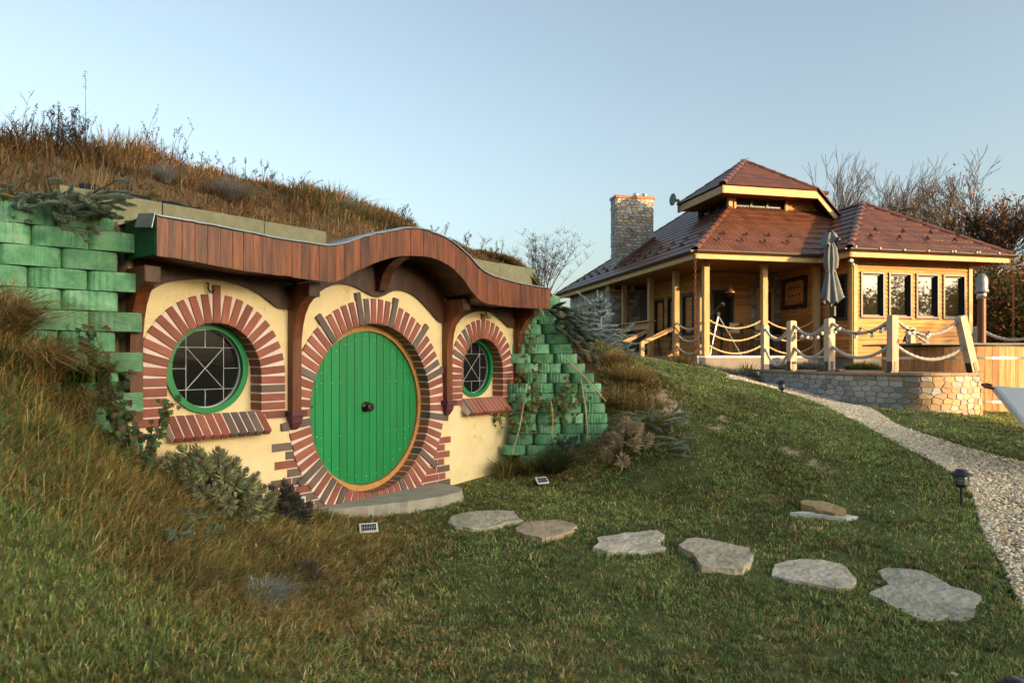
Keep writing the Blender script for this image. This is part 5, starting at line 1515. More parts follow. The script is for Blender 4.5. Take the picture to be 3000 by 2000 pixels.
# ---- ropes between the porch posts
M['rope'] = nmat('manila_rope', [(0.40, 0.28, 0.15), (0.55, 0.42, 0.25)], scale=30, rough=0.9, bump=0.4, objvar=0.08)
M['rope_grey'] = nmat('weathered_rope', [(0.36, 0.35, 0.33), (0.48, 0.47, 0.44)], scale=30, rough=0.9, bump=0.4, objvar=0.08)
def rope(a, b, sag, rad, mat, parent, name='rope', twist=9.0):
    a, b = Vector(a), Vector(b); L = (b - a).length
    n = max(16, int(L / 0.028)); m = 12
    vs = []; fs = []
    hd = (b - a); hd.z = 0; hd = hd.normalized(); sd = hd.cross(UP)
    for i in range(n + 1):
        t = i / n
        p = a.lerp(b, t) - UP * (sag * 4 * t * (1 - t))
        dz = (b.z - a.z) / L - sag * 4 * (1 - 2 * t) / L
        tg = (hd + UP * dz).normalized(); up = sd.cross(tg)
        for k in range(m):
            th = 2 * math.pi * k / m
            r = rad * (1 + 0.20 * math.cos(3 * (th - t * L * 2 * math.pi * twist / 3)))
            vs.append(p + (sd * math.cos(th) + up * math.sin(th)) * r)
    for i in range(n):
        for k in range(m):
            k2 = (k + 1) % m
            fs.append((i * m + k, i * m + k2, (i + 1) * m + k2, (i + 1) * m + k))
    return MB().add(vs, fs, True).build(name, mat, parent)
pf = posts_front
for (a, b, zs, sg) in ((pf[0], pf[1], (ZD + 0.95, ZD + 0.62, ZD + 0.28), 0.22), (pf[1], pf[2], (ZD + 0.95, ZD + 0.62, ZD + 0.28), 0.22)):
    for z in zs: rope(H(a + 0.08, 0, z), H(b - 0.08, 0, z), sg, 0.022, M['rope'], house)
for (a, b) in ((0, posts_left[0]),):
    for z in (ZD + 0.95, ZD + 0.62, ZD + 0.28): rope(H(0, a + 0.08, z), H(0, b - 0.08, z), 0.22, 0.022, M['rope_grey'], house)
rope(H(0, posts_left[1] + 0.08, ZD + 0.72), H(0, posts_left[2] - 0.08, ZD + 0.72), 0.3, 0.022, M['rope_grey'], house); rope(H(0, posts_left[1] + 0.08, ZD + 0.4), H(0, posts_left[2] - 0.08, ZD + 0.4), 0.3, 0.022, M['rope_grey'], house)
# bar rail between the rear posts, stair with handrails
br = MB(); br.box(H(-0.02, (posts_left[1] + posts_left[2]) / 2, ZD + 1.10), (0.30, posts_left[2] - posts_left[1] + 0.3, 0.035), HR, 0.004)
br.box(H(0.0, (posts_left[1] + posts_left[2]) / 2, ZD + 0.97), (0.05, posts_left[2] - posts_left[1] - 0.16, 0.2), HR)
br.build('bar_rail', M['timber'], house)
def bar(a, b, w, h, name, mat, parent):
    a, b = Vector(a), Vector(b); ax = (b - a).normalized(); sd = ax.cross(UP).normalized(); up = sd.cross(ax)
    return MB().box((a + b) / 2, ((b - a).length, w, h), Matrix((ax, sd, up)).transposed(), 0.006).build(name, mat, parent)
for rr in (posts_left[0], posts_left[1]):
    e = H(-1.05, rr - 0.0, ZD - 0.05)
    bar(H(-0.08, rr, ZD + 0.80), e + UP * 0.42, 0.07, 0.12, 'handrail', M['timber'], house)
    MB().box(e + UP * 0.10, (0.11, 0.11, 0.72), HR, 0.006).build('newel_post', M['timber'], house)
    bar(H(-0.08, rr, ZD - 0.02), H(-1.25, rr, ZD - 0.55), 0.05, 0.2, 'stair_string', M['timber'], house)
for i in range(3):
    MB().box(H(-0.35 - 0.3 * i, (posts_left[0] + posts_left[1]) / 2, ZD - 0.14 - 0.15 * i), (0.28, posts_left[1] - posts_left[0] - 0.1, 0.05), HR, 0.004).build('stair_tread', M['deck'], house)
# rain chains and wall lamps
M['rust'] = nmat('rusty_chain', [(0.09, 0.03, 0.015), (0.16, 0.06, 0.03)], scale=20, rough=0.7, bump=0.3, objvar=0)
def chain(top, z1, name, label):
    t = thing(name, (top.x, top.y, z1), label, 'chain', 'rusty rain chains hanging from the gutters')
    n = int((top.z - z1) / 0.085)
    lk = [(0.026 * math.cos(a), 0.05 * math.sin(a)) for a in np.linspace(0, 2 * math.pi, 11)]
    me = [MB().tube([(x, 0, z) if k == 0 else (0, x, z) for x, z in lk], 0.008, 5, False).mesh('link') for k in (0, 1)]
    for m_ in me: m_.materials.append(M['rust'])
    for i in range(n): put('link', me[i % 2], None, t, Matrix.Translation(top - UP * (0.085 * (i + 0.5))))
chain(H(-OV - 0.03, -OV - 0.06, ZE + 0.12), 1.72, 'rain_chain', 'rusty rain chain hanging from the porch gutter corner')
chain(H(SWE1 + 0.02, RWE - 0.05, ZE + 0.12), 1.9, 'rain_chain', 'rusty rain chain beyond the wing with four windows')
# ------------------------------------------------------------------ terrace
ZTER = 1.43
def XY(px, y): return Vector(((px - 1500) / 2000 * y, y))
TE = [XY(2225, 16.0), XY(2300, 14.9), XY(2400, 13.6), XY(2499, 12.8), XY(2600, 12.2), XY(2714, 11.8), XY(2800, 11.9), XY(2876, 12.2)]
te = np.array([tuple(p) for p in TE])
_s = np.concatenate([[0], np.cumsum(np.linalg.norm(np.diff(te, axis=0), axis=1))])
_fx, _fy = smooth_curve(list(zip(_s, te[:, 0]))), smooth_curve(list(zip(_s, te[:, 1])))
TL = _s[-1]
def edge(s, d=0.0):
    a = Vector((_fx(s), _fy(s))); h = 0.02
    t = Vector((_fx(min(TL, s + h)) - _fx(max(0, s - h)), _fy(min(TL, s + h)) - _fy(max(0, s - h)))).normalized()
    n = Vector((t.y, -t.x))                      # outwards
    return a + n * d
ter = thing('terrace', (7.4, 13.4, 0.9), 'curved terrace with rubble stone wall and plank deck in front of the house', 'terrace')
M['mortar_light'] = nmat('pale_grey_mortar', [(0.26, 0.25, 0.23), (0.36, 0.35, 0.32)], scale=10, rough=0.95, bump=0.6, objvar=0, spec=0.1)
ns = 60
vs = []
for i in range(ns + 1):
    s = TL * i / ns
    for (d, z) in ((0.0, 0.0), (0.0, ZTER - 0.05), (-0.3, ZTER - 0.05), (-0.3, 0.0)):
        p = edge(s, d); vs.append((p.x, p.y, z))
fs = [(i * 4 + k, i * 4 + (k + 1) % 4, i * 4 + 4 + (k + 1) % 4, i * 4 + 4 + k) for i in range(ns) for k in range(4)] + [(0, 1, 2, 3), (ns * 4 + 3, ns * 4 + 2, ns * 4 + 1, ns * 4)]
tw_ = MB().add(vs, fs).build('terrace_wall', M['mortar_light'], ter)
def terfn(x, y, d): p = edge(x, d + 0.001); return Vector((p.x, p.y, y))
def ter_stones(s0, s1, sx, sy, mats, seed):
    zb = min(g1(*edge(s0)), g1(*edge(s1)), g1(*edge((s0 + s1) / 2))) - 0.10
    rubble(tw_, lambda x, y, d: terfn(s0 + x, zb + y, d), s1 - s0, ZTER - 0.055 - zb, sx, sy, mats, 0.02, joint=0.014, crazy=0.7, seed=seed)
ter_stones(0, TL, 0.19, 0.102, lambda x: [M['rubble_pale']] if x < 2.0 else [M['rubble_pale'], M['rubble_pale'], M['rubble']] if x < 4.0 else [M['rubble_pale'], M['rubble_warm'], M['rubble'], M['rubble_warm']], 42)
# end return of the wall
e0, e1 = edge(TL), Vector((8.75, 13.3))
ew_ = MB().add([(e0.x, e0.y, 0), (e1.x, e1.y, 0), (e1.x, e1.y, ZTER - 0.05), (e0.x, e0.y, ZTER - 0.05), (e0.x - .3, e0.y + .1, 0), (e1.x - .3, e1.y, 0), (e1.x - .3, e1.y, ZTER - .05), (e0.x - .3, e0.y + .1, ZTER - .05)], [(0, 1, 2, 3), (7, 6, 5, 4), (3, 2, 6, 7), (1, 5, 6, 2), (0, 3, 7, 4)]).build('terrace_wall', M['mortar_grey'], ter)
# deck of planks reaching back to the house
M['deck_grey'] = nmat('weathered_deck', [(0.24, 0.16, 0.11), (0.36, 0.26, 0.19)], scale=3, stretch=(1, 1, 1), rough=0.75, bump=0.3, objvar=0.16)
dpoly = [tuple(edge(TL * i / 60, 0.05)) for i in range(61)] + [(8.95, 13.5), (8.4, 15.6), (5.8, 16.6)]
x = 5.6; 
while x < 9.1:
    sl_ = clip_poly(clip_poly(dpoly, (1, 0), x + 0.395), (-1, 0), -x - 0.003)
    if len(sl_) > 2: MB().prism(sl_, lambda p, h: Vector((p[0], p[1], h)), ZTER - 0.048, ZTER + random.uniform(-0.002, 0.002)).build('deck_board', M['deck_grey'], ter)
    x += 0.40

# ------------------------------------------------------------------ rope fence on the terrace
fence = thing('rope_fence', (7.3, 12.6, ZTER), 'sagging grey ropes strung between square wooden posts along the terrace edge', 'fence')
M['post_wood'] = nmat('pale_post_wood', [(0.34, 0.26, 0.17), (0.46, 0.37, 0.27), (0.40, 0.33, 0.26)], scale=3, stretch=(5, 5, 0.7), rough=0.7, bump=0.4, bscale=14, objvar=0.12, wear=((0.22, 0.15, 0.09), 4, 0.68))
FP = [(XY(2241, 16.4), 1.42, 1.08, 0.14), (XY(2319, 14.3), ZTER, 1.05, 0.145), (XY(2430, 13.5), ZTER, 1.05, 0.145), (XY(2615, 12.25), ZTER, 1.03, 0.135)]
def fpost(bottom, top, w, shoe=True):
    b, t = Vector(bottom), Vector(top); ax = (t - b).normalized(); L = (t - b).length
    sx = Vector((0.97, 0.24, 0)); sx = (sx - ax * sx.dot(ax)).normalized(); sy = ax.cross(sx)
    vs = []
    for h, k in ((0.03 if shoe else -0.05, 1.0), (L - 0.03, 1.0), (L - 0.004, 0.72), (L, 0.5)):
        for (p, q) in ((-1, -1), (1, -1), (1, 1), (-1, 1)):
            vs.append(b + ax * h + (sx * p + sy * q) * w / 2 * k)
    fs = [(i * 4 + k, i * 4 + (k + 1) % 4, i * 4 + 4 + (k + 1) % 4, i * 4 + 4 + k) for i in range(3) for k in range(4)] + [(3, 2, 1, 0), (12, 13, 14, 15)]
    g = MB().add(vs, fs).build('post', M['post_wood'], fence)
    rot = Matrix((sx, sy, ax)).transposed()
    if shoe:
        MB().box(b + ax * 0.10 - sx * (w / 2 + 0.004) * 1, (0.008, w * 0.75, 0.2), rot).build('shoe', M['iron'], g)
        MB().box(b + ax * 0.10 - sy * (w / 2 + 0.004), (w * 0.45, 0.008, 0.2), rot).build('shoe', M['iron'], g)
        MB().box(b + ax * 0.012 - sx * 0.02, (w * 1.15, w * 1.0, 0.02), rot).build('shoe', M['iron'], g)
    return g, sx
PT = []
for i, (p, z, h, w) in enumerate(FP):
    fpost((p.x, p.y, z), (p.x, p.y, z + h), w, shoe=i > 0)
    PT.append([Vector((p.x, p.y, z + h * 0.90)), Vector((p.x, p.y, z + h * 0.46))])
b5, t5 = at(2851, 1086, 12.15), at(2813, 925, 12.05); b5.z = ZTER
fpost(b5, t5, 0.14)
PT.append([t5.lerp(b5, 0.11), t5.lerp(b5, 0.55)])
def tie(a, b, sag):
    d = (b - a).normalized() * 0.075
    rope(a + d, b - d, sag, 0.030, M['rope_grey'], fence, twist=11)
for i, sg in enumerate(((0.27, 0.38), (0.21, 0.21), (0.21, 0.21), (0.24, 0.23))):
    for k in (0, 1): tie(PT[i][k], PT[i + 1][k], sg[k])
p6 = XY(2669, 16.0); fpost((p6.x, p6.y, 1.42), (p6.x, p6.y, 2.42), 0.15, False)
p7 = XY(2866, 15.4); fpost((p7.x, p7.y, 1.2), (p7.x, p7.y, 2.42), 0.15, False)
p8 = XY(3070, 14.2); fpost((p8.x, p8.y, 1.1), (p8.x, p8.y, 2.35), 0.15, False)
tie(Vector((p6.x, p6.y, 2.27)), Vector((p7.x, p7.y, 2.28)), 0.33); tie(Vector((p7.x, p7.y, 2.33)), Vector((p8.x, p8.y, 2.25)), 0.20); tie(Vector((p7.x, p7.y, 1.85)), Vector((p8.x, p8.y, 1.82)), 0.18)

# ------------------------------------------------------------------ string lights
M['bulb'] = nmat('white_bulb_glass', [(0.72, 0.70, 0.66), (0.78, 0.76, 0.72)], scale=3, rough=0.25, bump=0, objvar=0, spec=0.5)
def bulb_parts(t, p, up=False, r=0.035):
    b = MB().lathe([(0.004, -r * 2.1), (r * 0.75, -r * 1.75), (r, -r), (r * 0.85, -r * 0.35), (r * 0.5, 0.0)], p, 12).build('bulb', M['bulb'], t)
    MB().lathe([(r * 0.55, -0.004), (r * 0.55, 0.03), (r * 0.3, 0.034)], p, 10).build('socket', M['black_plastic'], b)
sl1 = thing('string_lights', (7.0, 13.2, 1.9), 'string of round white bulbs hung along the terrace rope fence', 'string lights')
bl = [(2325, 978, 14.2), (2345, 981, 14.2), (2362, 983, 14.1), (2373, 985, 14.0), (2392, 983, 13.9), (2405, 971, 13.8), (2414, 969, 13.7), (2417, 982, 13.7), (2443, 967, 13.4), (2455, 959, 13.3), (2503, 981, 12.9), (2517, 965, 12.8), (2550, 978, 12.6), (2576, 965, 12.5), (2589, 958, 12.4), (2657, 970, 12.2), (2671, 970, 12.2), (2710, 982, 12.1), (2716, 976, 12.1)]
pp = [at(*q) - Vector((0, 0.05, 0)) for q in bl]
for p in pp: bulb_parts(sl1, p)
cb = []
for a, b in zip(pp[:-1], pp[1:]):
    for t in (0, 0.33, 0.67): cb.append(a.lerp(b, t) + UP * (0.03 - 0.05 * t * (1 - t)))
MB().tube(cb + [pp[-1] + UP * 0.03], 0.005, 5).build('cable', M['black_plastic'], sl1)
sl2 = thing('string_lights', H(5.4, RWE, ZE + 0.2), 'string of small white bulbs along the gutter above the four windows', 'string lights')
pp = []
for px in (2507, 2578, 2649, 2720, 2789, 2798, 2861, 2869, 2926):
    s = s_at(px, RWE - 0.13); p = H(s, RWE - 0.14, ZE + 0.225 + random.uniform(-0.01, 0.02)); pp.append(p); bulb_parts(sl2, p, r=0.026)
MB().tube([p + UP * 0.03 for p in pp], 0.005, 5).build('cable', M['black_plastic'], sl2)

# ------------------------------------------------------------------ closed parasol
par2 = thing('parasol', (XY(2436, 13.25).x, 13.25, ZTER), 'closed grey parasol tied round its pole on the terrace', 'parasol')
M['canvas'] = nmat('grey_canvas', [(0.13, 0.145, 0.155), (0.19, 0.205, 0.215)], scale=8, rough=0.9, bump=0.15, bscale=60, objvar=0)
pc = Vector((XY(2434, 13.72).x, 13.72, ZTER)); zz = lambda py: EYE - (py - 1055) / 2000 * 13.72 - ZTER
MB().tube([pc + UP * 0.02, pc + UP * (zz(676))], 0.024, 12).build('pole', M['iron'], par2)
MB().lathe([(0.26, 0.0), (0.26, 0.035), (0.22, 0.055), (0.06, 0.07), (0.045, 0.16), (0.03, 0.165)], pc, 28).build('base', M['black_plastic'], par2)
def folded(prof, seed, nf=8, depth=0.22, skew=(0, 0)):
    n = 64; vs = []
    for j, (r, py) in enumerate(prof):
        for k in range(n):
            th = 2 * math.pi * k / n
            fo = 1 + depth * math.cos(nf * th + seed + 0.35 * math.sin(3 * th)) + 0.07 * math.cos(3 * th + seed * 2)
            zz_ = zz(py)
            if j == len(prof) - 1: zz_ += 0.07 * math.cos(2 * th + seed) + 0.03 * math.cos(nf * th + seed)
            vs.append(pc + Vector((r * fo * math.cos(th) + skew[0] * j, r * fo * math.sin(th), zz_)))
    fs = [(j * n + k, j * n + (k + 1) % n, (j + 1) * n + (k + 1) % n, (j + 1) * n + k) for j in range(len(prof) - 1) for k in range(n)]
    return MB().add(vs, fs, True)
folded([(0.045, 708), (0.10, 730), (0.125, 760), (0.115, 785), (0.085, 796)], 0.4).build('canopy', M['canvas'], par2)
folded([(0.085, 796), (0.11, 815), (0.155, 845), (0.19, 868), (0.205, 880)], 0.4, skew=(0.006, 0)).build('canopy', M['canvas'], par2)
folded([(0.05, 680), (0.09, 684), (0.13, 697), (0.185, 712)], 1.9, nf=6, depth=0.14).build('top_flap', M['canvas'], par2)
MB().lathe([(0.09, -0.012), (0.095, 0.012)], pc + UP * zz(795), 20).build('strap', M['canvas'], par2)
MB().lathe([(0.07, 0), (0.05, 0.03), (0.02, 0.04)], pc + UP * zz(680), 14).build('finial', M['black_plastic'], par2)
MB().box(pc + Vector((0.05, -0.05, zz(912))), (0.04, 0.05, 0.2), None, 0.008).build('crank', M['concrete'], par2)

# ------------------------------------------------------------------ hot tub
M['stave'] = nmat('thermo_wood_stave', [(0.20, 0.10, 0.04), (0.36, 0.20, 0.085), (0.46, 0.29, 0.14)], scale=3, stretch=(5, 5, 0.8), rough=0.65, bump=0.3, bscale=14, objvar=0.28, wear=((0.12, 0.07, 0.04), 2.5, 0.64))
tc_ = Vector((8.98, 14.0, 0.55)); TR_ = 1.23
tub = thing('hot_tub', tc_, 'round wooden hot tub with steel hoops and lid beside the terrace', 'hot tub')
M['cowl'] = nmat('dull_steel', [(0.16, 0.17, 0.18), (0.26, 0.27, 0.28)], scale=5, rough=0.45, bump=0.03, objvar=0, metal=0.6)
nst = 58
for i in range(nst):
    a = 2 * math.pi * i / nst
    rad = Vector((math.cos(a), math.sin(a), 0)); tan = Vector((-math.sin(a), math.cos(a), 0))
    wst = 2 * math.pi * TR_ / nst - 0.003
    me = box_mesh(round(wst, 4), 0.04, 1.36, 0.004, M['stave'])
    put('stave', me, None, tub, frame(tc_ + rad * (TR_ - 0.02) + UP * 0.68, tan, rad, UP))
for z in (0.30, 1.12):
    vs = []; n = 64
    for (r, dz) in ((TR_ + 0.001, 0.0), (TR_ + 0.007, 0.0), (TR_ + 0.007, 0.045), (TR_ + 0.001, 0.045)):
        vs += [tc_ + Vector((r * math.cos(2 * math.pi * k / n), r * math.sin(2 * math.pi * k / n), z + dz)) for k in range(n)]
    MB().add(vs, [(j * n + k, j * n + (k + 1) % n, ((j + 1) % 4) * n + (k + 1) % n, ((j + 1) % 4) * n + k) for j in range(4) for k in range(n)]).build('hoop', M['steel'], tub)
MB().lathe([(TR_ - 0.04, 1.2), (TR_ - 0.04, 1.365), (TR_ + 0.02, 1.365), (TR_ + 0.02, 1.385), (TR_ - 0.1, 1.385)], tc_, 48).build('rim', M['iron'], tub)
lid = MB(); rot = Matrix.Rotation(0.08, 3, 'Z')
lid.box(tc_ + Vector((-0.22, -0.15, 1.41)), (2.3, 1.9, 0.035), rot, 0.004); lid.build('lid', M['concrete'], tub)
fl_ = tc_ + Vector((XY(2876, 14.0).x - tc_.x, 0.0, 0)); 
MB().tube([fl_ + UP * 1.42, fl_ + UP * (EYE - (858 - 1055) / 2000 * 14.0 - tc_.z)], 0.078, 16).build('flue', M['copper_cap'], tub)
zf = EYE - (858 - 1055) / 2000 * 14.0 - tc_.z
MB().lathe([(0.088, zf - 0.12), (0.088, zf + 0.0), (0.08, zf + 0.005)], fl_, 20).build('flue_collar', M['steel'], tub)
MB().lathe([(0.02, zf), (0.125, zf - 0.0), (0.128, zf + 0.05), (0.112, zf + 0.07), (0.11, zf + 0.12), (0.115, zf + 0.2), (0.105, zf + 0.29), (0.075, zf + 0.36), (0.03, zf + 0.39), (0.008, zf + 0.395)], fl_, 24).build('flue_cowl', M['cowl'], tub)
# low deck to the right of the tub
sd_ = thing('side_deck', (11.3, 14.0, 0.8), 'low wooden side deck with open shelf to the right of the hot tub', 'deck')
for i in range(6): MB().box((10.42 + 0.3 * i, 14.6, 1.40), (0.29, 2.4, 0.05), None, 0.003).build('plank', M['deck'], sd_)
MB().box((11.2, 14.2, 0.78), (1.9, 1.9, 0.05)).build('shelf', M['deck'], sd_)

# ------------------------------------------------------------------ tilted collector panel at the edge of the picture
cp = thing('solar_collector', (6.3, 8.0, 0.4), 'tilted pale solar collector in aluminium frame beside the terrace', 'solar panel')
M['alu'] = nmat('aluminium', [(0.55, 0.55, 0.56), (0.65, 0.65, 0.66)], scale=4, rough=0.35, bump=0.02, objvar=0, metal=0.8)
M['panel_white'] = nmat('matt_collector_glass', [(0.42, 0.42, 0.42), (0.50, 0.50, 0.50)], scale=2, rough=0.35, bump=0, objvar=0, spec=0.5)
a, b_, d_ = at(2911, 1130, 8.6), at(3230, 1150, 8.3), at(3040, 1285, 7.2)
c_ = b_ + (d_ - a)
nn = (b_ - a).cross(d_ - a).normalized(); nn = nn if nn.z > 0 else -nn
def slabq(q, th, name, mat, par):
    vs = q + [v - nn * th for v in q]
    MB().add(vs, [(0, 1, 2, 3), (7, 6, 5, 4), (0, 4, 5, 1), (1, 5, 6, 2), (2, 6, 7, 3), (3, 7, 4, 0)]).build(name, mat, par)
slabq([a, b_, c_, d_], 0.07, 'frame', M['alu'], cp)
ctr = (a + b_ + c_ + d_) / 4
slabq([v.lerp(ctr, 0.045) + nn * 0.003 for v in (a, b_, c_, d_)], 0.002, 'glass', M['panel_white'], cp)
for v in (a.lerp(b_, 0.5), a.lerp(b_, 0.95)):
    MB().tube([v - nn * 0.06, Vector((v.x, v.y, g1(v.x, v.y) - 0.05))], 0.025, 8).build('leg', M['alu'], cp)
hx_ = (b_ - a).normalized(); hy_ = (a - d_).normalized()
MB().tube([a + hy_ * 0.0 - hx_ * 0.02, a + hy_ * 0.05 - hx_ * 0.06, a + hy_ * 0.02 - hx_ * 0.12, a - hy_ * 0.06 - hx_ * 0.10, a - hy_ * 0.10 - hx_ * 0.02], 0.018, 8).build('handle', M['rust'], cp)

# ------------------------------------------------------------------ things on the porch
M['lamp_brass'] = nmat('aged_brass', [(0.16, 0.09, 0.04), (0.24, 0.14, 0.06)], scale=8, rough=0.45, bump=0.1, objvar=0, metal=0.6)
lp = at(2140, 845, 18.9)
pl_ = thing('pendant_lamp', lp, 'brass cone pendant lamp hanging under the porch roof', 'lamp')
MB().lathe([(0.15, -0.13), (0.155, -0.12), (0.10, -0.04), (0.05, 0.03), (0.035, 0.06), (0.03, 0.11), (0.01, 0.115)], lp, 24).build('shade', M['lamp_brass'], pl_)
MB().tube([lp + UP * 0.1, Vector((lp.x, lp.y, ZE + 0.03))], 0.008, 6).build('cord', M['iron'], pl_)
cg = MB()
for a in (0, math.pi / 2): cg.tube([lp + Vector((0.075 * math.cos(a) * c, 0.075 * math.sin(a) * c, -0.12 - 0.09 * math.sqrt(max(0, 1 - c * c)))) for c in np.linspace(-1, 1, 11)], 0.006, 5)
cg.build('guard', M['lamp_brass'], pl_)

sc_ = at(2104, 920, 18.75)
tel = thing('telescope', (sc_.x, sc_.y, ZD), 'black refractor telescope on a silver tripod behind the porch ropes', 'telescope')
b0, b1 = at(2086, 926, 18.8), at(2119, 889, 18.55)
ax = (b1 - b0).normalized()
tb_ = MB(); tb_.tube([b0 - ax * 0.05, b0 + ax * 0.12, b0 + ax * 0.14, b1 - ax * 0.10, b1 - ax * 0.095, b1], [0.028, 0.028, 0.045, 0.052, 0.068, 0.068], 14); tb_.build('tube', M['black_plastic'], tel)
MB().tube([b1 + ax * 0.001, b1 + ax * 0.006], 0.05, 14).build('lens', M['steel'], tel)
MB().tube([b0 - ax * 0.04, b0 - ax * 0.10 - UP * 0.06], [0.022, 0.026], 10).build('eyepiece', M['black_plastic'], tel)
MB().tube([b0 + ax * 0.18 + UP * 0.07, b0 + ax * 0.34 + UP * 0.075], 0.018, 10).build('finder', M['black_plastic'], tel)
MB().box(sc_ + UP * 0.0, (0.09, 0.09, 0.12), None, 0.01).build('mount', M['black_plastic'], tel)
for (px, py, yy) in ((2080, 1032, 18.6), (2172, 1032, 18.5), (2098, 1020, 19.4)):
    e = at(px, py, yy); e.z = ZD + 0.005
    m = sc_.lerp(e, 0.5)
    lg = MB(); lg.tube([sc_ - UP * 0.05, m], 0.020, 8); lg.tube([m, e], 0.013, 8); lg.build('leg', M['steel'], tel)

M['dark_metal'] = nmat('dark_grey_metal', [(0.018, 0.020, 0.023), (0.03, 0.033, 0.037)], scale=5, rough=0.75, bump=0.03, objvar=0)
tab = thing('bar_table', H(1.75, 1.1, ZD), 'dark high table standing on the porch behind the ropes', 'table')
MB().box(H(1.75, 1.1, ZD + 0.80), (1.7, 0.6, 0.04), HR, 0.006).build('tabletop', M['dark_metal'], tab)
for s in (-0.78, 0.78):
    for r in (-0.24, 0.24): MB().box(H(1.75 + s, 1.1 + r, ZD + 0.39), (0.05, 0.05, 0.78), HR).build('leg', M['dark_metal'], tab)
def chair(s, r, rz, label):
    t = thing('porch_chair', H(s, r, ZD), label, 'chair', 'dark chairs at the porch table')
    rot = HR @ Matrix.Rotation(rz, 3, 'Z'); c = H(s, r, ZD)
    P = lambda x, y, z: c + rot @ Vector((x, y, z))
    MB().box(P(0, 0, 0.46), (0.44, 0.42, 0.035), rot, 0.01).build('seat', M['dark_metal'], t)
    MB().box(P(0, 0.20, 0.76), (0.44, 0.03, 0.28), rot, 0.01).build('backrest', M['dark_metal'], t)
    for x in (-0.2, 0.2):
        MB().tube([P(x, -0.19, 0), P(x, -0.19, 0.46)], 0.014, 8).build('leg', M['dark_metal'], t)
        MB().tube([P(x, 0.22, 0), P(x, 0.19, 0.46), P(x, 0.21, 0.90)], 0.014, 8).build('leg', M['dark_metal'], t)
chair(1.15, 0.62, math.pi, 'dark chair with its back to the ropes behind the telescope')
chair(1.95, 0.66, math.pi, 'dark chair with its back to the ropes beside the middle porch post')
chair(2.72, 1.15, -math.pi / 2, 'dark chair at the table end nearest the framed sign')
def stool(p, label):
    t = thing('bar_stool', p, label, 'stool', 'dark bar stools by the fireplace')
    p = Vector(p)
    MB().lathe([(0.17, 0.70), (0.18, 0.715), (0.17, 0.74), (0.05, 0.745)], p, 18).build('seat', M['dark_metal'], t)
    for a in (0.4, 1.97, 3.54, 5.11): MB().tube([p + Vector((0.10 * math.cos(a), 0.10 * math.sin(a), 0.70)), p + Vector((0.24 * math.cos(a), 0.24 * math.sin(a), 0))], 0.014, 7).build('leg', M['dark_metal'], t)
    MB().tube([p + Vector((0.19 * math.cos(a), 0.19 * math.sin(a), 0.25)) for a in np.linspace(0, 6.283, 17)], 0.010, 6).build('foot_ring', M['dark_metal'], t)
stool(H(0.28, 4.7, ZD), 'dark bar stool standing closest to the fireplace'); stool(H(0.3, 3.7, ZD), 'dark bar stool between the fireplace stool and the porch stairs'); stool(H(0.42, 2.6, ZD), 'dark bar stool seen between the two stair handrails')
# framed sign on the wing wall
ra_, rb_ = r_at(2298, WS0), r_at(2367, WS0); ra_, rb_ = max(ra_, rb_), min(ra_, rb_)
rc = (ra_ + rb_) / 2; Yc = H(WS0, rc, 0).y
zc0, zc1 = EYE - (898 - 1055) / 2000 * Yc, EYE - (818 - 1055) / 2000 * Yc
sg = thing('wall_sign', H(WS0 - 0.06, rc, (zc0 + zc1) / 2), 'rough dark framed wooden sign on the wing wall behind the porch', 'sign')
M['bark'] = nmat('dark_driftwood', [(0.02, 0.014, 0.010), (0.055, 0.035, 0.022)], scale=12, rough=0.9, bump=1.0, bscale=20, objvar=0.2)
hw_ = (ra_ - rb_) / 2; hh_ = (zc1 - zc0) / 2; zc_ = (zc0 + zc1) / 2
def rough_bar(a, b, w):
    n = 12; pts = [a.lerp(b, i / n) + Vector((0, 0.012 * mnoise.noise((i * 0.9, w * 9, 0)), 0.018 * mnoise.noise((i * 0.8, 4, w * 7)))) for i in range(n + 1)]
    MB().tube(pts, [w * (1 + 0.3 * mnoise.noise((i * 0.7, 2, w * 5))) for i in range(n + 1)], 8).build('frame_bar', M['bark'], sg)
Q = lambda r, z: H(WS0 - 0.06, rc + r, zc_ + z)
rough_bar(Q(hw_, -hh_), Q(-hw_, -hh_), 0.062); rough_bar(Q(hw_, hh_ * 0.95), Q(-hw_, hh_), 0.06); rough_bar(Q(hw_ * 0.92, -hh_), Q(hw_ * 0.9, hh_), 0.06); rough_bar(Q(-hw_ * 0.92, -hh_), Q(-hw_ * 0.95, hh_ * 1.1), 0.058)
MB().box(H(WS0 - 0.045, rc, zc_), (0.012, hw_ * 1.7, hh_ * 1.7), HR).build('sign_board', M['cladding'], sg)
for z_, k_ in ((0.15, 5), (-0.07, 4)):
    for i in range(k_):
        MB().box(H(WS0 - 0.052, rc + hw_ * (0.42 - 0.84 * i / (k_ - 1)), zc_ + z_ + random.uniform(-0.012, 0.012)), (0.006, hw_ * 0.12, random.uniform(0.045, 0.075)), HR, 0.002).build('faded_mark', M['bark'], sg)
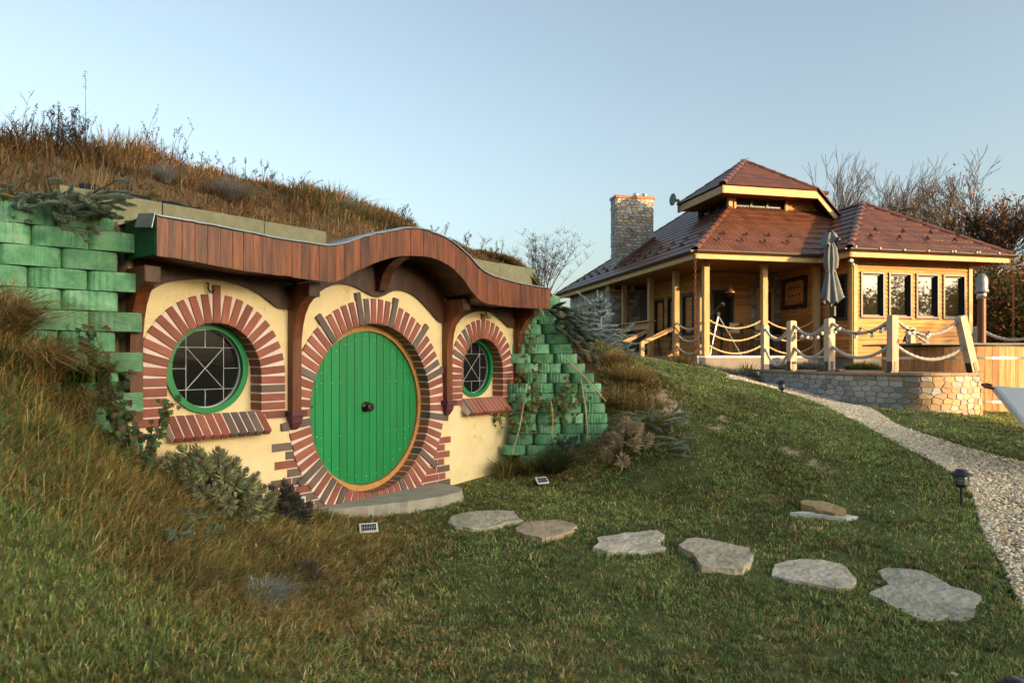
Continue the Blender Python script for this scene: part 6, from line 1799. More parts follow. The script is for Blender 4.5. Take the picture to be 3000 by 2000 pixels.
# bell on the terrace rope, floodlights at the wing corner
bp_ = at(2653, 985, 12.15)
bell = thing('hanging_bell', bp_, 'small dark bell hanging from the terrace rope', 'bell')
MB().lathe([(0.05, -0.10), (0.045, -0.085), (0.03, -0.03), (0.022, 0.0), (0.006, 0.012)], bp_, 14).build('bell_body', M['iron'], bell); MB().tube([bp_, bp_ + UP * 0.10], 0.006, 6).build('cord', M['iron'], bell)
for k, (px, py) in enumerate(((2493, 763), (2499, 775))):
    q = at(px, py, 17.15); f = thing('flood_light', q, ('white flood light at the wing corner right under the gutter', 'small white camera on the corner board below the flood light')[k], 'light')
    MB().box(q, (0.10, 0.08, 0.09) if k == 0 else (0.06, 0.1, 0.06), Matrix.Rotation(0.5, 3, 'Y'), 0.015).build('housing', M['white_plastic'], f); MB().tube([q, q + Vector((0.06, 0.12, 0.06))], 0.012, 6).build('arm', M['white_plastic'], f)
# log edging of the flower bed
eg = thing('log_edging', (5.3, 15.2, 1.2), 'low edging of upright wooden stubs in front of the lavender bed', 'edging')
e_a, e_b = XY(2075, 15.0), XY(2226, 16.0)
for i in range(24):
    p = e_a.lerp(e_b, i / 23); z = g1(p.x, p.y); hgt = random.uniform(0.11, 0.15)
    MB().tube([(p.x, p.y, z - 0.05), (p.x, p.y, z + hgt)], 0.027, 7, smooth=False).build('stub', M['post_wood'], eg)
# far roof beyond the spruce
fh = thing('distant_house', at(1655, 1000, 70), 'small far house with dark blue roof glimpsed beside the stone gable wall', 'house')
o_ = at(1655, 950, 70)
MB().box((o_.x, 70, 2.9), (7, 6, 3.6)).build('wall', M['white_plastic'], fh)
M['blue_roof'] = nmat('dark_blue_roof', [(0.05, 0.06, 0.10), (0.08, 0.09, 0.14)], scale=1, rough=0.5, bump=0, objvar=0)
MB().prism([(-3.4, 4.7), (3.4, 4.7), (0, 6.4)], lambda p, h: Vector((o_.x + h, 70 + p[0], p[1])), -4, 4).build('roof', M['blue_roof'], fh)

# ------------------------------------------------------------------ trees behind the house
M['bark_tree'] = nmat('bare_tree_bark', [(0.05, 0.038, 0.03), (0.10, 0.08, 0.065)], scale=6, rough=0.95, bump=0.4, objvar=0.1, spec=0.1)
M['leaf'] = leaf_mat('autumn_leaves', 0.6, 0.35)
def tri_tube(segs):
    """segs: (p0, p1, r0, r1) arrays -> 3-sided tapered sticks"""
    P0 = np.array([s[0] for s in segs]); P1 = np.array([s[1] for s in segs]); r0 = np.array([s[2] for s in segs]); r1 = np.array([s[3] for s in segs])
    D = P1 - P0; D /= np.linalg.norm(D, axis=1)[:, None] + 1e-9
    ref = np.where(np.abs(D[:, 2:3]) < 0.9, np.array([[0, 0, 1.0]]), np.array([[1.0, 0, 0]]))
    X = np.cross(D, ref); X /= np.linalg.norm(X, axis=1)[:, None]; Y = np.cross(D, X)
    n = len(P0); V = np.empty((n, 6, 3))
    for k in range(3):
        a = 2 * math.pi * k / 3; o = X * math.cos(a) + Y * math.sin(a)
        V[:, k] = P0 + o * r0[:, None]; V[:, 3 + k] = P1 + o * r1[:, None]
    t = []
    for k in range(3):
        k2 = (k + 1) % 3; t += [(k, k2, 3 + k2), (k, 3 + k2, 3 + k)]
    T = (np.array(t)[None] + (np.arange(n) * 6)[:, None, None]).reshape(-1, 3)
    return V.reshape(-1, 3), T
def grow(rg, p, d, L, r, depth, segs, tips, spread=0.5, up=0.15, nsub=4, ratio=0.70, minr=0.006):
    p = Vector(p); d = Vector(d).normalized()
    m = 3
    for i in range(m):
        d2 = (d + Vector((rg.gauss(0, 0.11), rg.gauss(0, 0.11), rg.gauss(0, 0.07) + up * 0.10))).normalized()
        q = p + d2 * (L / m); r2 = max(minr, r * (1 - 0.16))
        segs.append((tuple(p), tuple(q), r, r2))
        p, d, r = q, d2, r2
        if depth > 0 and (i > 0 or depth < 4):
            for _ in range(nsub if i == m - 1 else max(1, nsub - 2)):
                a = rg.uniform(0, 6.283); sp = rg.uniform(0.5, 1.1) * spread
                side = d.orthogonal().normalized(); side.rotate(Matrix.Rotation(a, 3, d))
                nd = (d * math.cos(sp) + side * math.sin(sp) + UP * up).normalized()
                grow(rg, p, nd, L * rg.uniform(0.55, 0.85) * (ratio / 0.7), max(minr, r * rg.uniform(0.45, 0.65)), depth - 1, segs, tips, spread, up, nsub, ratio, minr)
    if depth <= 1: tips.append(tuple(p))
def leaves_np(P, size, cols, flat=0.0, asp=0.55):
    N = len(P)
    a = RNG.normal(0, 1, (N, 3)); a[:, 2] *= (1 - flat); a /= np.linalg.norm(a, axis=1)[:, None]
    b = np.cross(a, RNG.normal(0, 1, (N, 3))); b /= np.linalg.norm(b, axis=1)[:, None]
    s = size * RNG.uniform(0.6, 1.3, (N, 1))
    V = np.stack([P - a * s, P + b * s * asp, P + a * s, P - b * s * asp], 1).reshape(-1, 3)
    T = (np.array([(0, 1, 2), (0, 2, 3)])[None] + (np.arange(N) * 4)[:, None, None]).reshape(-1, 3)
    C = np.array(cols)[RNG.integers(0, len(cols), N)] * RNG.uniform(0.7, 1.25, (N, 1))
    return V, T, np.repeat(C, 4, 0)
def tree(base, h, seed, label, depth=5, spread=0.5, leaves=0, lcols=None, lean=(0, 0), r0=None, name='bare_tree', group='bare trees behind the house', nsub=3, minr=0.012, lsize=0.06, up=0.18):
    rg = random.Random(seed); segs = []; tips = []
    t = thing(name, base, label, 'tree', group)
    r0 = r0 or h * 0.014
    grow(rg, base, (lean[0], lean[1], 1), h * 0.36, r0, depth, segs, tips, spread, up, nsub, minr=minr)
    big = [s for s in segs if s[2] > r0 * 0.42]; sm = [s for s in segs if s[2] <= r0 * 0.42]
    V, T = tri_tube(big); put('trunk', mesh_np('trunk', V, T), M['bark_tree'], t)
    V, T = tri_tube(sm); put('crown', mesh_np('crown', V, T), M['bark_tree'], t)
    if leaves:
        tp = np.array(tips); P = tp[RNG.integers(0, len(tp), leaves)] + RNG.normal(0, 0.22, (leaves, 3))
        V, T, C = leaves_np(P, lsize, lcols); put('leaves', mesh_np('leaves', V, T, C), M['leaf'], t)
    return len(segs)
ORG = [(0.30, 0.11, 0.03), (0.22, 0.08, 0.03), (0.34, 0.17, 0.05), (0.15, 0.07, 0.03)]
DKG = [(0.03, 0.045, 0.012), (0.06, 0.065, 0.015), (0.10, 0.06, 0.02), (0.045, 0.05, 0.015), (0.16, 0.075, 0.022)]
nseg = 0
for i, (px, py, Y, lab) in enumerate(((2425, 500, 40, 'bare tree rising right behind the tower roof'), (2500, 500, 43, 'tall bare tree second from the tower roof'), (2575, 510, 41, 'bare tree above the ridge of the wing roof'), (2655, 560, 44, 'low bare tree at the thin end of the row behind the wing roof'))):
    top = at(px, py, Y); base = (top.x, Y, 1.4)
    nseg += tree(base, (top.z - 1.4) * 0.86, 50 + i, lab, depth=5, spread=0.48, minr=0.009)
for i, (px, py, Y, lab, lv) in enumerate(((2830, 610, 27, 'small tree with rust-brown leaves beside the wing roof', 1800), (2935, 515, 30, 'largest bare tree standing right of the house', 500), (3010, 560, 26, 'leaning tree with orange leaves at the right edge', 1800))):
    top = at(px, py, Y); base = (top.x + (0.3 if i < 2 else 0.6), Y, 1.3)
    nseg += tree(base, (top.z - 1.3) * 0.96, 70 + i, lab, depth=5, spread=0.62, leaves=lv, lcols=ORG, lean=(-0.15 if i else 0.05, 0), group='trees right of the house', minr=0.010, lsize=0.07)
def bush(base, rx, ry, h, n, cols, label, size=0.05, group=None, name='bush', seed=0, cat='bush', stems=14):
    t = thing(name, base, label, cat, group)
    rg = random.Random(seed); segs = []
    for k in range(stems):
        a = rg.uniform(0, 6.283); e = Vector((rx * 0.85 * math.cos(a) * rg.random(), ry * 0.85 * math.sin(a) * rg.random(), h * rg.uniform(0.7, 1.05)))
        p = Vector(base); last = p
        for q in range(1, 6):
            c = p + Vector((e.x * (q / 5) ** 1.4, e.y * (q / 5) ** 1.4, e.z * q / 5)) + Vector((rg.gauss(0, 0.03), rg.gauss(0, 0.03), 0)) * h
            segs.append((tuple(last), tuple(c), 0.012 * h * (1.1 - q / 6), 0.012 * h * (1 - q / 6))); last = c
    V, T = tri_tube(segs); put('stems', mesh_np('stems', V, T), M['bark_tree'], t)
    u = RNG.normal(0, 1, (n, 3)); u /= np.linalg.norm(u, axis=1)[:, None]; rr = RNG.random(n) ** 0.4
    P = u * rr[:, None]
    lump = 0.65 + 0.5 * vnoise(np.arctan2(u[:, 1], u[:, 0]) * 2 + 9, u[:, 2] * 3 + 9, 0.7, seed)
    P = P * lump[:, None]
    P = np.stack([P[:, 0] * rx, P[:, 1] * ry, (P[:, 2] * 0.5 + 0.5) * h], 1) + np.array(base)
    V, T, C = leaves_np(P, size, cols); put('leaves', mesh_np('leaves', V, T, C), M['leaf'], t)
for i, (px, Y, rx, h, lab) in enumerate(((2880, 24, 1.5, 3.6, 'dense dark thicket behind the hot tub flue'), (2950, 22.5, 1.6, 3.9, 'dark green and orange thicket right of the flue'), (3035, 21, 1.7, 3.4, 'dark thicket cut by the right edge'), (2905, 30, 2.6, 5.2, 'tall brown thicket below the largest bare tree'), (3010, 29, 2.6, 5.0, 'tall brown thicket at the right edge behind the dark one'))):
    b = XY(px, Y); bush((b.x, b.y, 1.2), rx, rx, h, 4200, DKG if i < 3 else ORG + DKG, lab, 0.075, 'thicket right of the house', 'thicket', 80 + i, 'thicket')

# low golden trees on the sunny side of the house, seen mirrored in its windows
GOLD = [(0.42, 0.36, 0.05), (0.34, 0.33, 0.06), (0.50, 0.38, 0.07), (0.24, 0.27, 0.05)]
for i, (x, y, h, lab) in enumerate(((31.0, 3.6, 6.4, 'golden-leaved low tree mirrored in the leftmost wing window'), (34.5, 4.6, 7.0, 'golden-leaved low tree mirrored in the middle wing windows'), (38.5, 6.0, 7.0, 'golden-leaved low tree mirrored in the rightmost wing window'))):
    tree((x, y, 0.6), h * 0.8, 90 + i, lab, depth=4, spread=0.7, leaves=3500, lcols=GOLD, group='golden trees mirrored in the windows', name='golden_tree', minr=0.014, lsize=0.10)
# ------------------------------------------------------------------ grass and plants
def blades(P, Hh, W, az, lean, C, seg=2, tip=1.25, basek=0.7, droop=0.0, roll=None):
    """curved tapering blades; returns vertices, triangles, colours"""
    N = len(P)
    ts = np.linspace(0, 1, seg + 1)
    dr = np.stack([np.cos(az), np.sin(az), np.zeros(N)], 1)
    ra = az + math.pi / 2 + (RNG.uniform(-0.9, 0.9, N) if roll is None else roll)
    sd = np.stack([np.cos(ra), np.sin(ra), np.zeros(N)], 1)
    cols = []; vs = []
    for i, t in enumerate(ts):
        c = P + dr * (lean * Hh * (0.35 * t + 0.65 * t * t))[:, None]
        c[:, 2] += Hh * (t - 0.38 * np.minimum(lean, 1.4) * t * t - droop * t ** 3)
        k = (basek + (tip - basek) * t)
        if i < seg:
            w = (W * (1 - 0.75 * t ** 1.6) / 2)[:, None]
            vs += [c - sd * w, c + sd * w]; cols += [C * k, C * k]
        else:
            vs.append(c); cols.append(C * k)
    m = 2 * seg + 1
    V = np.stack(vs, 1).reshape(-1, 3); CC = np.clip(np.stack(cols, 1).reshape(-1, 3), 0, 0.8)
    t = []
    for i in range(seg - 1):
        a = 2 * i; t += [(a, a + 1, a + 3), (a, a + 3, a + 2)]
    t.append((2 * seg - 2, 2 * seg - 1, 2 * seg))
    T = (np.array(t)[None] + (np.arange(N) * m)[:, None, None]).reshape(-1, 3)
    return V, T, CC
def join(parts):
    V = []; T = []; C = []; k = 0
    for v, t, c in parts:
        V.append(v); T.append(t + k); C.append(c); k += len(v)
    return np.concatenate(V), np.concatenate(T), np.concatenate(C)
def pal(cols, n, var=0.25):
    c = np.array(cols)[RNG.integers(0, len(cols), n)]
    return c * RNG.uniform(1 - var, 1 + var, (n, 1))

GREEN = [(0.178, 0.256, 0.069), (0.233, 0.295, 0.088), (0.143, 0.217, 0.066), (0.3, 0.301, 0.106), (0.171, 0.232, 0.096)]
STRAW = [(0.504, 0.314, 0.129), (0.414, 0.241, 0.084), (0.582, 0.414, 0.202), (0.336, 0.224, 0.078), (0.246, 0.224, 0.067)]
RUST = [(0.325, 0.156, 0.056), (0.25, 0.119, 0.044), (0.425, 0.225, 0.088), (0.188, 0.125, 0.044), (0.5, 0.325, 0.163)]

def blocked(X, Y, margin=0.0):
    """where no lawn grows: walls, stones, path, terrace, house"""
    b = inpoly(X, Y, PATH)
    for poly in STONE_POLY: b |= inpoly(X, Y, poly)
    dd = (X - FC.x) * FN.x + (Y - FC.y) * FN.y; tt = (X - FC.x) * FU.x + (Y - FC.y) * FU.y
    b |= (dd < 0.03) & (tt > -2.6) & (tt < 3.2)
    b |= ((X - WL0.x) * wn_.x + (Y - WL0.y) * wn_.y < 0.22) & (X < -3.0) & (Y > 3.0)
    b |= (X > -0.1) & (X < 1.25) & (Y > 9.75 - 0.0 * X)
    b |= inpoly(X, Y, dpoly)
    hs = (X - HP.x) * HA.x + (Y - HP.y) * HA.y; hr = (X - HP.x) * HB.x + (Y - HP.y) * HB.y
    b |= (hs > -0.45) & (hr > -0.4) & (hs < 12) | ((hs > 3.5) & (hr > -1.25) & (hs < 7.3))
    b |= np.hypot(X - tc_.x, Y - tc_.y) < TR_ + 0.03
    return b

def lawn():
    N = 60000
    y = np.exp(RNG.uniform(math.log(2.3), math.log(15.5), N)); a = RNG.uniform(-0.80, 0.80, N)
    x = a * y
    xe = RNG.uniform(-0.3, 5.5, 20000); ye = RNG.uniform(6.8, 14.0, 20000)
    x = np.concatenate([x, xe]); y = np.concatenate([y, ye])
    ok = ~blocked(x, y)
    x, y = x[ok], y[ok]
    br = bare(x, y)
    thin = np.clip(vnoise(x, y, 0.5, 11) * 1.6 - 0.15, 0.55, 1)
    ok = (RNG.random(len(x)) > br * 0.82) & (RNG.random(len(x)) < 0.35 + 0.65 * thin)
    x, y = x[ok], y[ok]
    m = len(x); per = 8
    dry = dryness(x, y)
    tone = RNG.uniform(0.45, 1.6, m) * (0.70 + 0.60 * vnoise(x, y, 0.6, 14))          # each tuft has its own tone
    tdry = RNG.random(m) < np.clip(dry * 1.05 + 0.06, 0.05, 0.9)
    big = RNG.random(m) ** 3
    rad = np.maximum(0.016, 0.0045 * y) * (1 + 1.4 * big)
    rp = lambda v: np.repeat(v, per, 0)
    n = m * per
    az = RNG.uniform(0, 6.283, n); rr = np.sqrt(RNG.random(n)) * rp(rad)
    X = rp(x) + rr * np.cos(az); Y = rp(y) + rr * np.sin(az)
    keep = ~blocked(X, Y, 0) | (RNG.random(n) < 0.45)
    Z = gz(x, y); Z = rp(Z) - 0.004
    gx = (gz(x + 0.05, y) - gz(x - 0.05, y)) / 0.1; gy = (gz(x, y + 0.05) - gz(x, y - 0.05)) / 0.1
    Z = Z + rp(gx) * rr * np.cos(az) + rp(gy) * rr * np.sin(az)
    lft = np.clip((-0.6 - X) / 1.4, 0, 1)
    bank = np.clip(1 - np.hypot((X - 1.8) / 1.0, (Y - 10.4) / 1.7), 0, 1)
    D = rp(dry)
    h = (0.026 + 0.022 * rp(big) + 0.016 * vnoise(X, Y, 0.25, 12) + 0.10 * D * lft + 0.09 * np.clip(D, 0, 1) * np.clip(bank * 1.6, 0, 1)) * RNG.uniform(0.55, 1.4, n)
    w = np.maximum(0.0058, 0.00165 * Y) * RNG.uniform(0.6, 1.4, n)
    a2 = az + RNG.normal(0, 0.7, n)
    a2 = np.where((lft > 0.25) & (RNG.random(n) < 0.75), RNG.normal(-0.55, 0.55, n), a2)     # the bank's long grass hangs downhill
    lean = np.abs(RNG.normal(0.6, 0.35, n)) + 0.35 * D
    isdry = rp(tdry) ^ (RNG.random(n) < 0.14)
    c = np.where(isdry[:, None], pal(STRAW, n, 0.45), pal(GREEN, n, 0.5)) * rp(tone)[:, None]
    P = np.stack([X, Y, Z], 1)[keep]
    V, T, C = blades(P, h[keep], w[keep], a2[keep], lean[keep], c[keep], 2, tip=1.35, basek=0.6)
    put('lawn_grass', mesh_np('lawn_grass', V, T, C), M['grass'], kind='stuff', label='short mown autumn grass of the lawn and the bank', cat='grass')
    # clover and other small round leaves in the lawn
    N = 15000
    y = np.exp(RNG.uniform(math.log(2.5), math.log(8), N)); x = RNG.uniform(-0.3, 0.78, N) * y
    cl = vnoise(x, y, 0.45, 31)
    ok = (~blocked(x, y)) & (cl > 0.60) & (dryness(x, y) < 0.55)
    x, y = x[ok], y[ok]
    P = np.stack([x, y, gz(x, y) + RNG.uniform(0.015, 0.04, len(x))], 1)
    V, T, C = leaves_np(P, 0.008, [(0.05, 0.10, 0.025), (0.07, 0.13, 0.035), (0.04, 0.085, 0.025)], flat=0.75, asp=0.9)
    put('clover', mesh_np('clover', V, T, C), M['grass'], kind='stuff', label='small clover leaves scattered through the lawn', cat='clover')
lawn()

def bank_grass():
    n = 27000
    x = RNG.uniform(-3.6, -0.9, n); y = RNG.uniform(2.3, 6.0, n)
    ok = (~blocked(x, y)) & (x / y > -0.80) & (RNG.random(n) < np.clip((-0.75 - x) / 1.3, 0.05, 1)) & (RNG.random(n) < np.clip((y - 2.9) / 0.9, 0.12, 1)) & (RNG.random(n) < 0.35 + 0.9 * vnoise(x, y, 0.4, 41))
    x, y = x[ok], y[ok]; n = len(x)
    k = np.clip((-x - 1.0) / 2.0, 0, 1) * np.clip((y - 2.2) / 1.6, 0.25, 1)
    c = np.where((RNG.random(n) < 0.42 - 0.2 * k + 0.35 * (y < 3.4) + 0.3 * (vnoise(x, y, 0.35, 43) > 0.6))[:, None], pal(GREEN, n), pal(STRAW, n, 0.4) * 1.2) * (0.6 + 0.8 * vnoise(x, y, 0.25, 42))[:, None]
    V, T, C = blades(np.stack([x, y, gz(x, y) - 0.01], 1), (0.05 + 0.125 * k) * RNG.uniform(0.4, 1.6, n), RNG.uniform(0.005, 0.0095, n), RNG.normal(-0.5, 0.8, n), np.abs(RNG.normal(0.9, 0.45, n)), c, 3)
    put('bank_grass', mesh_np('bank_grass', V, T, C), M['grass'], kind='stuff', label='long straw-coloured grass hanging down the left bank', cat='grass')
bank_grass()

def dry_mound():
    parts = []
    N = 80000
    P, e = mound_pts(N, 0.0, 0.99, 0.03, 3.2)
    # thinner right at the eroded front edge
    n0 = vnoise(P[:, 0], P[:, 1], 0.5, 21)
    ok = (RNG.random(N) < np.clip(0.25 + e * 1.6 + (n0 - 0.5) * 0.5, 0.2, 1)) & (P[:, 1] < 13.5)
    hide = (P[:, 0] > 0.25) & (P[:, 1] < 10.1)
    ok &= ~hide
    P, e = P[ok], e[ok]; n = len(P)
    s = P[:, 0] * FU.x + P[:, 1] * FU.y
    k = np.clip(1.2 - (s - 2.0) / 6.5, 0.30, 1.1)
    cl = vnoise(P[:, 0], P[:, 1], 0.6, 22) * 0.6 + vnoise(P[:, 0], P[:, 1], 0.15, 23) * 0.4
    h = (0.05 + 0.52 * cl ** 1.8) * k * RNG.uniform(0.5, 1.4, n) * np.clip(0.45 + e * 0.5, 0.4, 1)
    w = RNG.uniform(0.006, 0.013, n) * np.maximum(1, P[:, 1] / 8)
    az = RNG.normal(-0.6, 1.4, n); lean = np.abs(RNG.normal(0.55, 0.45, n))
    g = vnoise(P[:, 0], P[:, 1], 0.7, 24)
    c = np.where((RNG.random(n) < 0.10 + 0.45 * (g > 0.62))[:, None], pal([(0.13, 0.14, 0.04), (0.10, 0.12, 0.035), (0.17, 0.15, 0.05)], n), pal(RUST, n))
    c = c * (0.50 + 0.95 * vnoise(P[:, 0], P[:, 1], 0.45, 25))[:, None]
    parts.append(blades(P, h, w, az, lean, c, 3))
    V, T, C = join(parts)
    put('mound_grass', mesh_np('mound_grass', V, T, C), M['grass'], kind='stuff', label='long rust-brown dry grass covering the mound above the cottage', cat='grass')
dry_mound()

def tuft_thing(name, base, n, h, spread, cols, label, cat='grass', group=None, w=0.006, lean=(0.5, 0.35), seg=4, droop=0.15, rad=0.04, part='blades', az=None):
    t = thing(name, base, label, cat, group)
    b = np.array(base)
    P = np.repeat(b[None], n, 0); a = RNG.uniform(0, 6.283, n); r = rad * np.sqrt(RNG.random(n))
    P = P + np.stack([r * np.cos(a), r * np.sin(a), np.zeros(n)], 1)
    aa = a + RNG.normal(0, 0.5, n) if az is None else RNG.normal(az[0], az[1], n)
    V, T, C = blades(P, h * RNG.uniform(0.6, 1.15, n), np.full(n, w) * RNG.uniform(0.7, 1.3, n), aa, np.abs(RNG.normal(lean[0], lean[1], n)) * spread, pal(cols, n), seg, droop=droop)
    put(part, mesh_np(part, V, T, C), M['grass'], t)
    return t
def on_mound(px, py, y0=5.0, y1=13.0):
    ys = np.linspace(y0, y1, 600); a = (px - 1500) / 2000; zr_ = EYE - (py - 1055) / 2000 * ys
    best = None
    V = np.stack([MX.ravel(), MY.ravel(), MZ.ravel()], 1)
    px_ = 1500 + 2000 * V[:, 0] / V[:, 1]; py_ = 1055 - 2000 * (V[:, 2] - EYE) / V[:, 1]
    d = np.hypot(px_ - px, py_ - py); i = int(np.argmin(d + 6 * V[:, 1]))
    return tuple(V[i])
FESC = [(0.34, 0.31, 0.27), (0.44, 0.37, 0.30), (0.28, 0.30, 0.28), (0.48, 0.38, 0.28)]
tuft_thing('fescue_tuft', on_mound(660, 600), 700, 0.36, 1.0, FESC, 'round grey fescue tuft above the canopy at the mound edge', 'grass', 'fescue tufts', w=0.005, lean=(0.9, 0.5), droop=0.25, rad=0.05)
tuft_thing('fescue_tuft', on_mound(470, 535), 350, 0.28, 1.0, FESC, 'smaller grey fescue tuft further up the mound than the round one', 'grass', 'fescue tufts', w=0.005, lean=(0.8, 0.5), droop=0.2)
tuft_thing('fescue_tuft', on_mound(1020, 630), 350, 0.26, 1.0, FESC, 'grey-brown fescue tuft on the mound over the arch of the canopy', 'grass', 'fescue tufts', w=0.006, lean=(0.9, 0.5), droop=0.2)
p = gp(770, 1760); tuft_thing('fescue_tuft', tuple(p), 420, 0.17, 1.0, [(0.32, 0.38, 0.37), (0.42, 0.46, 0.43), (0.25, 0.31, 0.30)], 'blue-grey fescue tuft in the dry grass of the slope', 'grass', 'fescue tufts', w=0.004, lean=(0.9, 0.5), droop=0.15, rad=0.10)
tuft_thing('straw_tuft', F(-2.75, 0.12, 2.72), 60, 0.60, 1.0, [(0.50, 0.36, 0.22), (0.42, 0.28, 0.15)], 'sparse straw stalks fanning out over the canopy end', 'grass', None, w=0.0045, lean=(0.55, 0.45), droop=0.0, rad=0.08, az=(0.5, 0.9))

# ---- seed stalks and weeds on the crest
def stalks(name, label, spots, group=None):
    base = spots[0][0]
    t = thing(name, base, label, 'weeds', group)
    segs = []; tips = []
    rg = random.Random(5)
    for (b, h, lean, branch) in spots:
        b = Vector(b); p = b; n = 7
        for i in range(1, n + 1):
            q = b + Vector((lean[0] * (i / n) ** 2, lean[1] * (i / n) ** 2, h * i / n))
            segs.append((tuple(p), tuple(q), 0.004 * (1.25 - i / n), 0.004 * (1.2 - (i + 1) / n) + 0.0008)); p = q
            if branch and i > 2:
                for _ in range(branch):
                    a = rg.uniform(0, 6.28); L = h * rg.uniform(0.10, 0.22)
                    e = q + Vector((math.cos(a) * L * 0.6, math.sin(a) * L * 0.6, L))
                    segs.append((tuple(q), tuple(e), 0.0025, 0.0012)); tips += [tuple(q.lerp(e, k)) for k in (0.5, 0.75, 1.0)]
        if not branch:
            for k in range(14): tips.append(tuple(b + Vector((lean[0] * (0.8 + 0.2 * k / 13) ** 2, lean[1] * (0.8 + 0.2 * k / 13) ** 2, h * (0.8 + 0.2 * k / 13)))))
    V, T = tri_tube(segs); put('stems', mesh_np('stems', V, T, np.tile(np.array([0.10, 0.06, 0.035]), (len(V), 1))), M['grass'], t, kind='stuff')
    P = np.array(tips); P = np.repeat(P, 2, 0) + RNG.normal(0, 0.008, (len(P) * 2, 3))
    V, T, C = leaves_np(P, 0.008, [(0.06, 0.05, 0.04), (0.11, 0.07, 0.04), (0.07, 0.075, 0.05)]); put('seed_heads', mesh_np('seed_heads', V, T, C), M['grass'], t, kind='stuff')
def crest(px, py): return on_mound(px, py)
rg = random.Random(3)
sp = []
for k in range(16): sp.append((crest(rg.uniform(180, 260), 440), rg.uniform(0.28, 0.48), (rg.gauss(0, 0.04), 0), 0))
stalks('seed_stalks', 'cluster of upright dark grass seed heads on the mound skyline', sp)
sp = []
for k in range(12): sp.append((crest(rg.uniform(100, 250), 445), rg.uniform(0.18, 0.34), (rg.gauss(0, 0.05), 0), 3))
stalks('dry_weeds', 'bushy dark dry weeds on the left of the mound skyline', sp)
stalks('single_stalk', 'single very tall thin stalk rising above the mound skyline', [(crest(262, 435), 0.80, (0.0, 0), 0)])
stalks('leaning_stalk', 'tall leaning stalk with one seed head on the mound skyline', [(crest(425, 440), 0.62, (0.16, 0), 0)])
sp = []
for k in range(80): 
    px = rg.uniform(20, 900); sp.append((crest(px, 440 + max(0, px - 450) * 0.30), rg.uniform(0.15, 0.48) * (1.0 if px < 550 else 0.65), (rg.gauss(0.03, 0.10), 0), rg.choice((0, 0, 1))))
stalks('skyline_grass', 'scattered dark grass stalks along the mound skyline above the round door', sp)
sp = []
for k in range(26):
    px = rg.uniform(1150, 1480); sp.append((crest(px, 650 + (px - 1180) * 0.40), rg.uniform(0.10, 0.26), (rg.gauss(0.03, 0.06), 0), rg.choice((0, 2))))
stalks('dry_weeds', 'low dark weeds along the mound skyline above the canopy slope', sp)
# reed-like bush behind the canopy end
rb = thing('switch_grass', (0.45, 10.9, 2.7), 'airy red-stemmed ornamental grass standing behind the canopy end', 'grass')
segs = []; tips = []
rg = random.Random(11)
for k in range(46):
    b = Vector((rg.uniform(0.28, 0.62), rg.uniform(10.7, 11.1), 2.55)); a = rg.gauss(0, 0.38); h = rg.uniform(0.65, 1.15)
    p = b
    for i in range(1, 7):
        q = b + Vector((math.sin(a) * h * (i / 6) ** 1.3, rg.gauss(0, 0.01), h * i / 6)); segs.append((tuple(p), tuple(q), 0.006 * (1.15 - i / 7), 0.006 * (1.0 - i / 7))); p = q
        if i > 2:
            for _ in range(7):
                L = rg.uniform(0.06, 0.17); e = q + Vector((rg.gauss(0, 0.6) * L, rg.gauss(0, 0.6) * L, L * rg.uniform(0.4, 1))); segs.append((tuple(q), tuple(e), 0.0018, 0.001)); tips += [tuple(e), tuple(q.lerp(e, 0.7))]
V, T = tri_tube(segs); zc = np.clip((V[:, 2:3] - 2.6) / 0.7, 0, 1)
put('stems', mesh_np('stems', V, T, np.array([[0.24, 0.075, 0.03]]) * (1 - zc) + np.array([[0.18, 0.13, 0.11]]) * zc), M['grass'], rb)
V, T, C = leaves_np(np.array(tips), 0.009, [(0.16, 0.12, 0.10), (0.10, 0.08, 0.07)]); put('seed_heads', mesh_np('seed_heads', V, T, C), M['grass'], rb, kind='stuff')

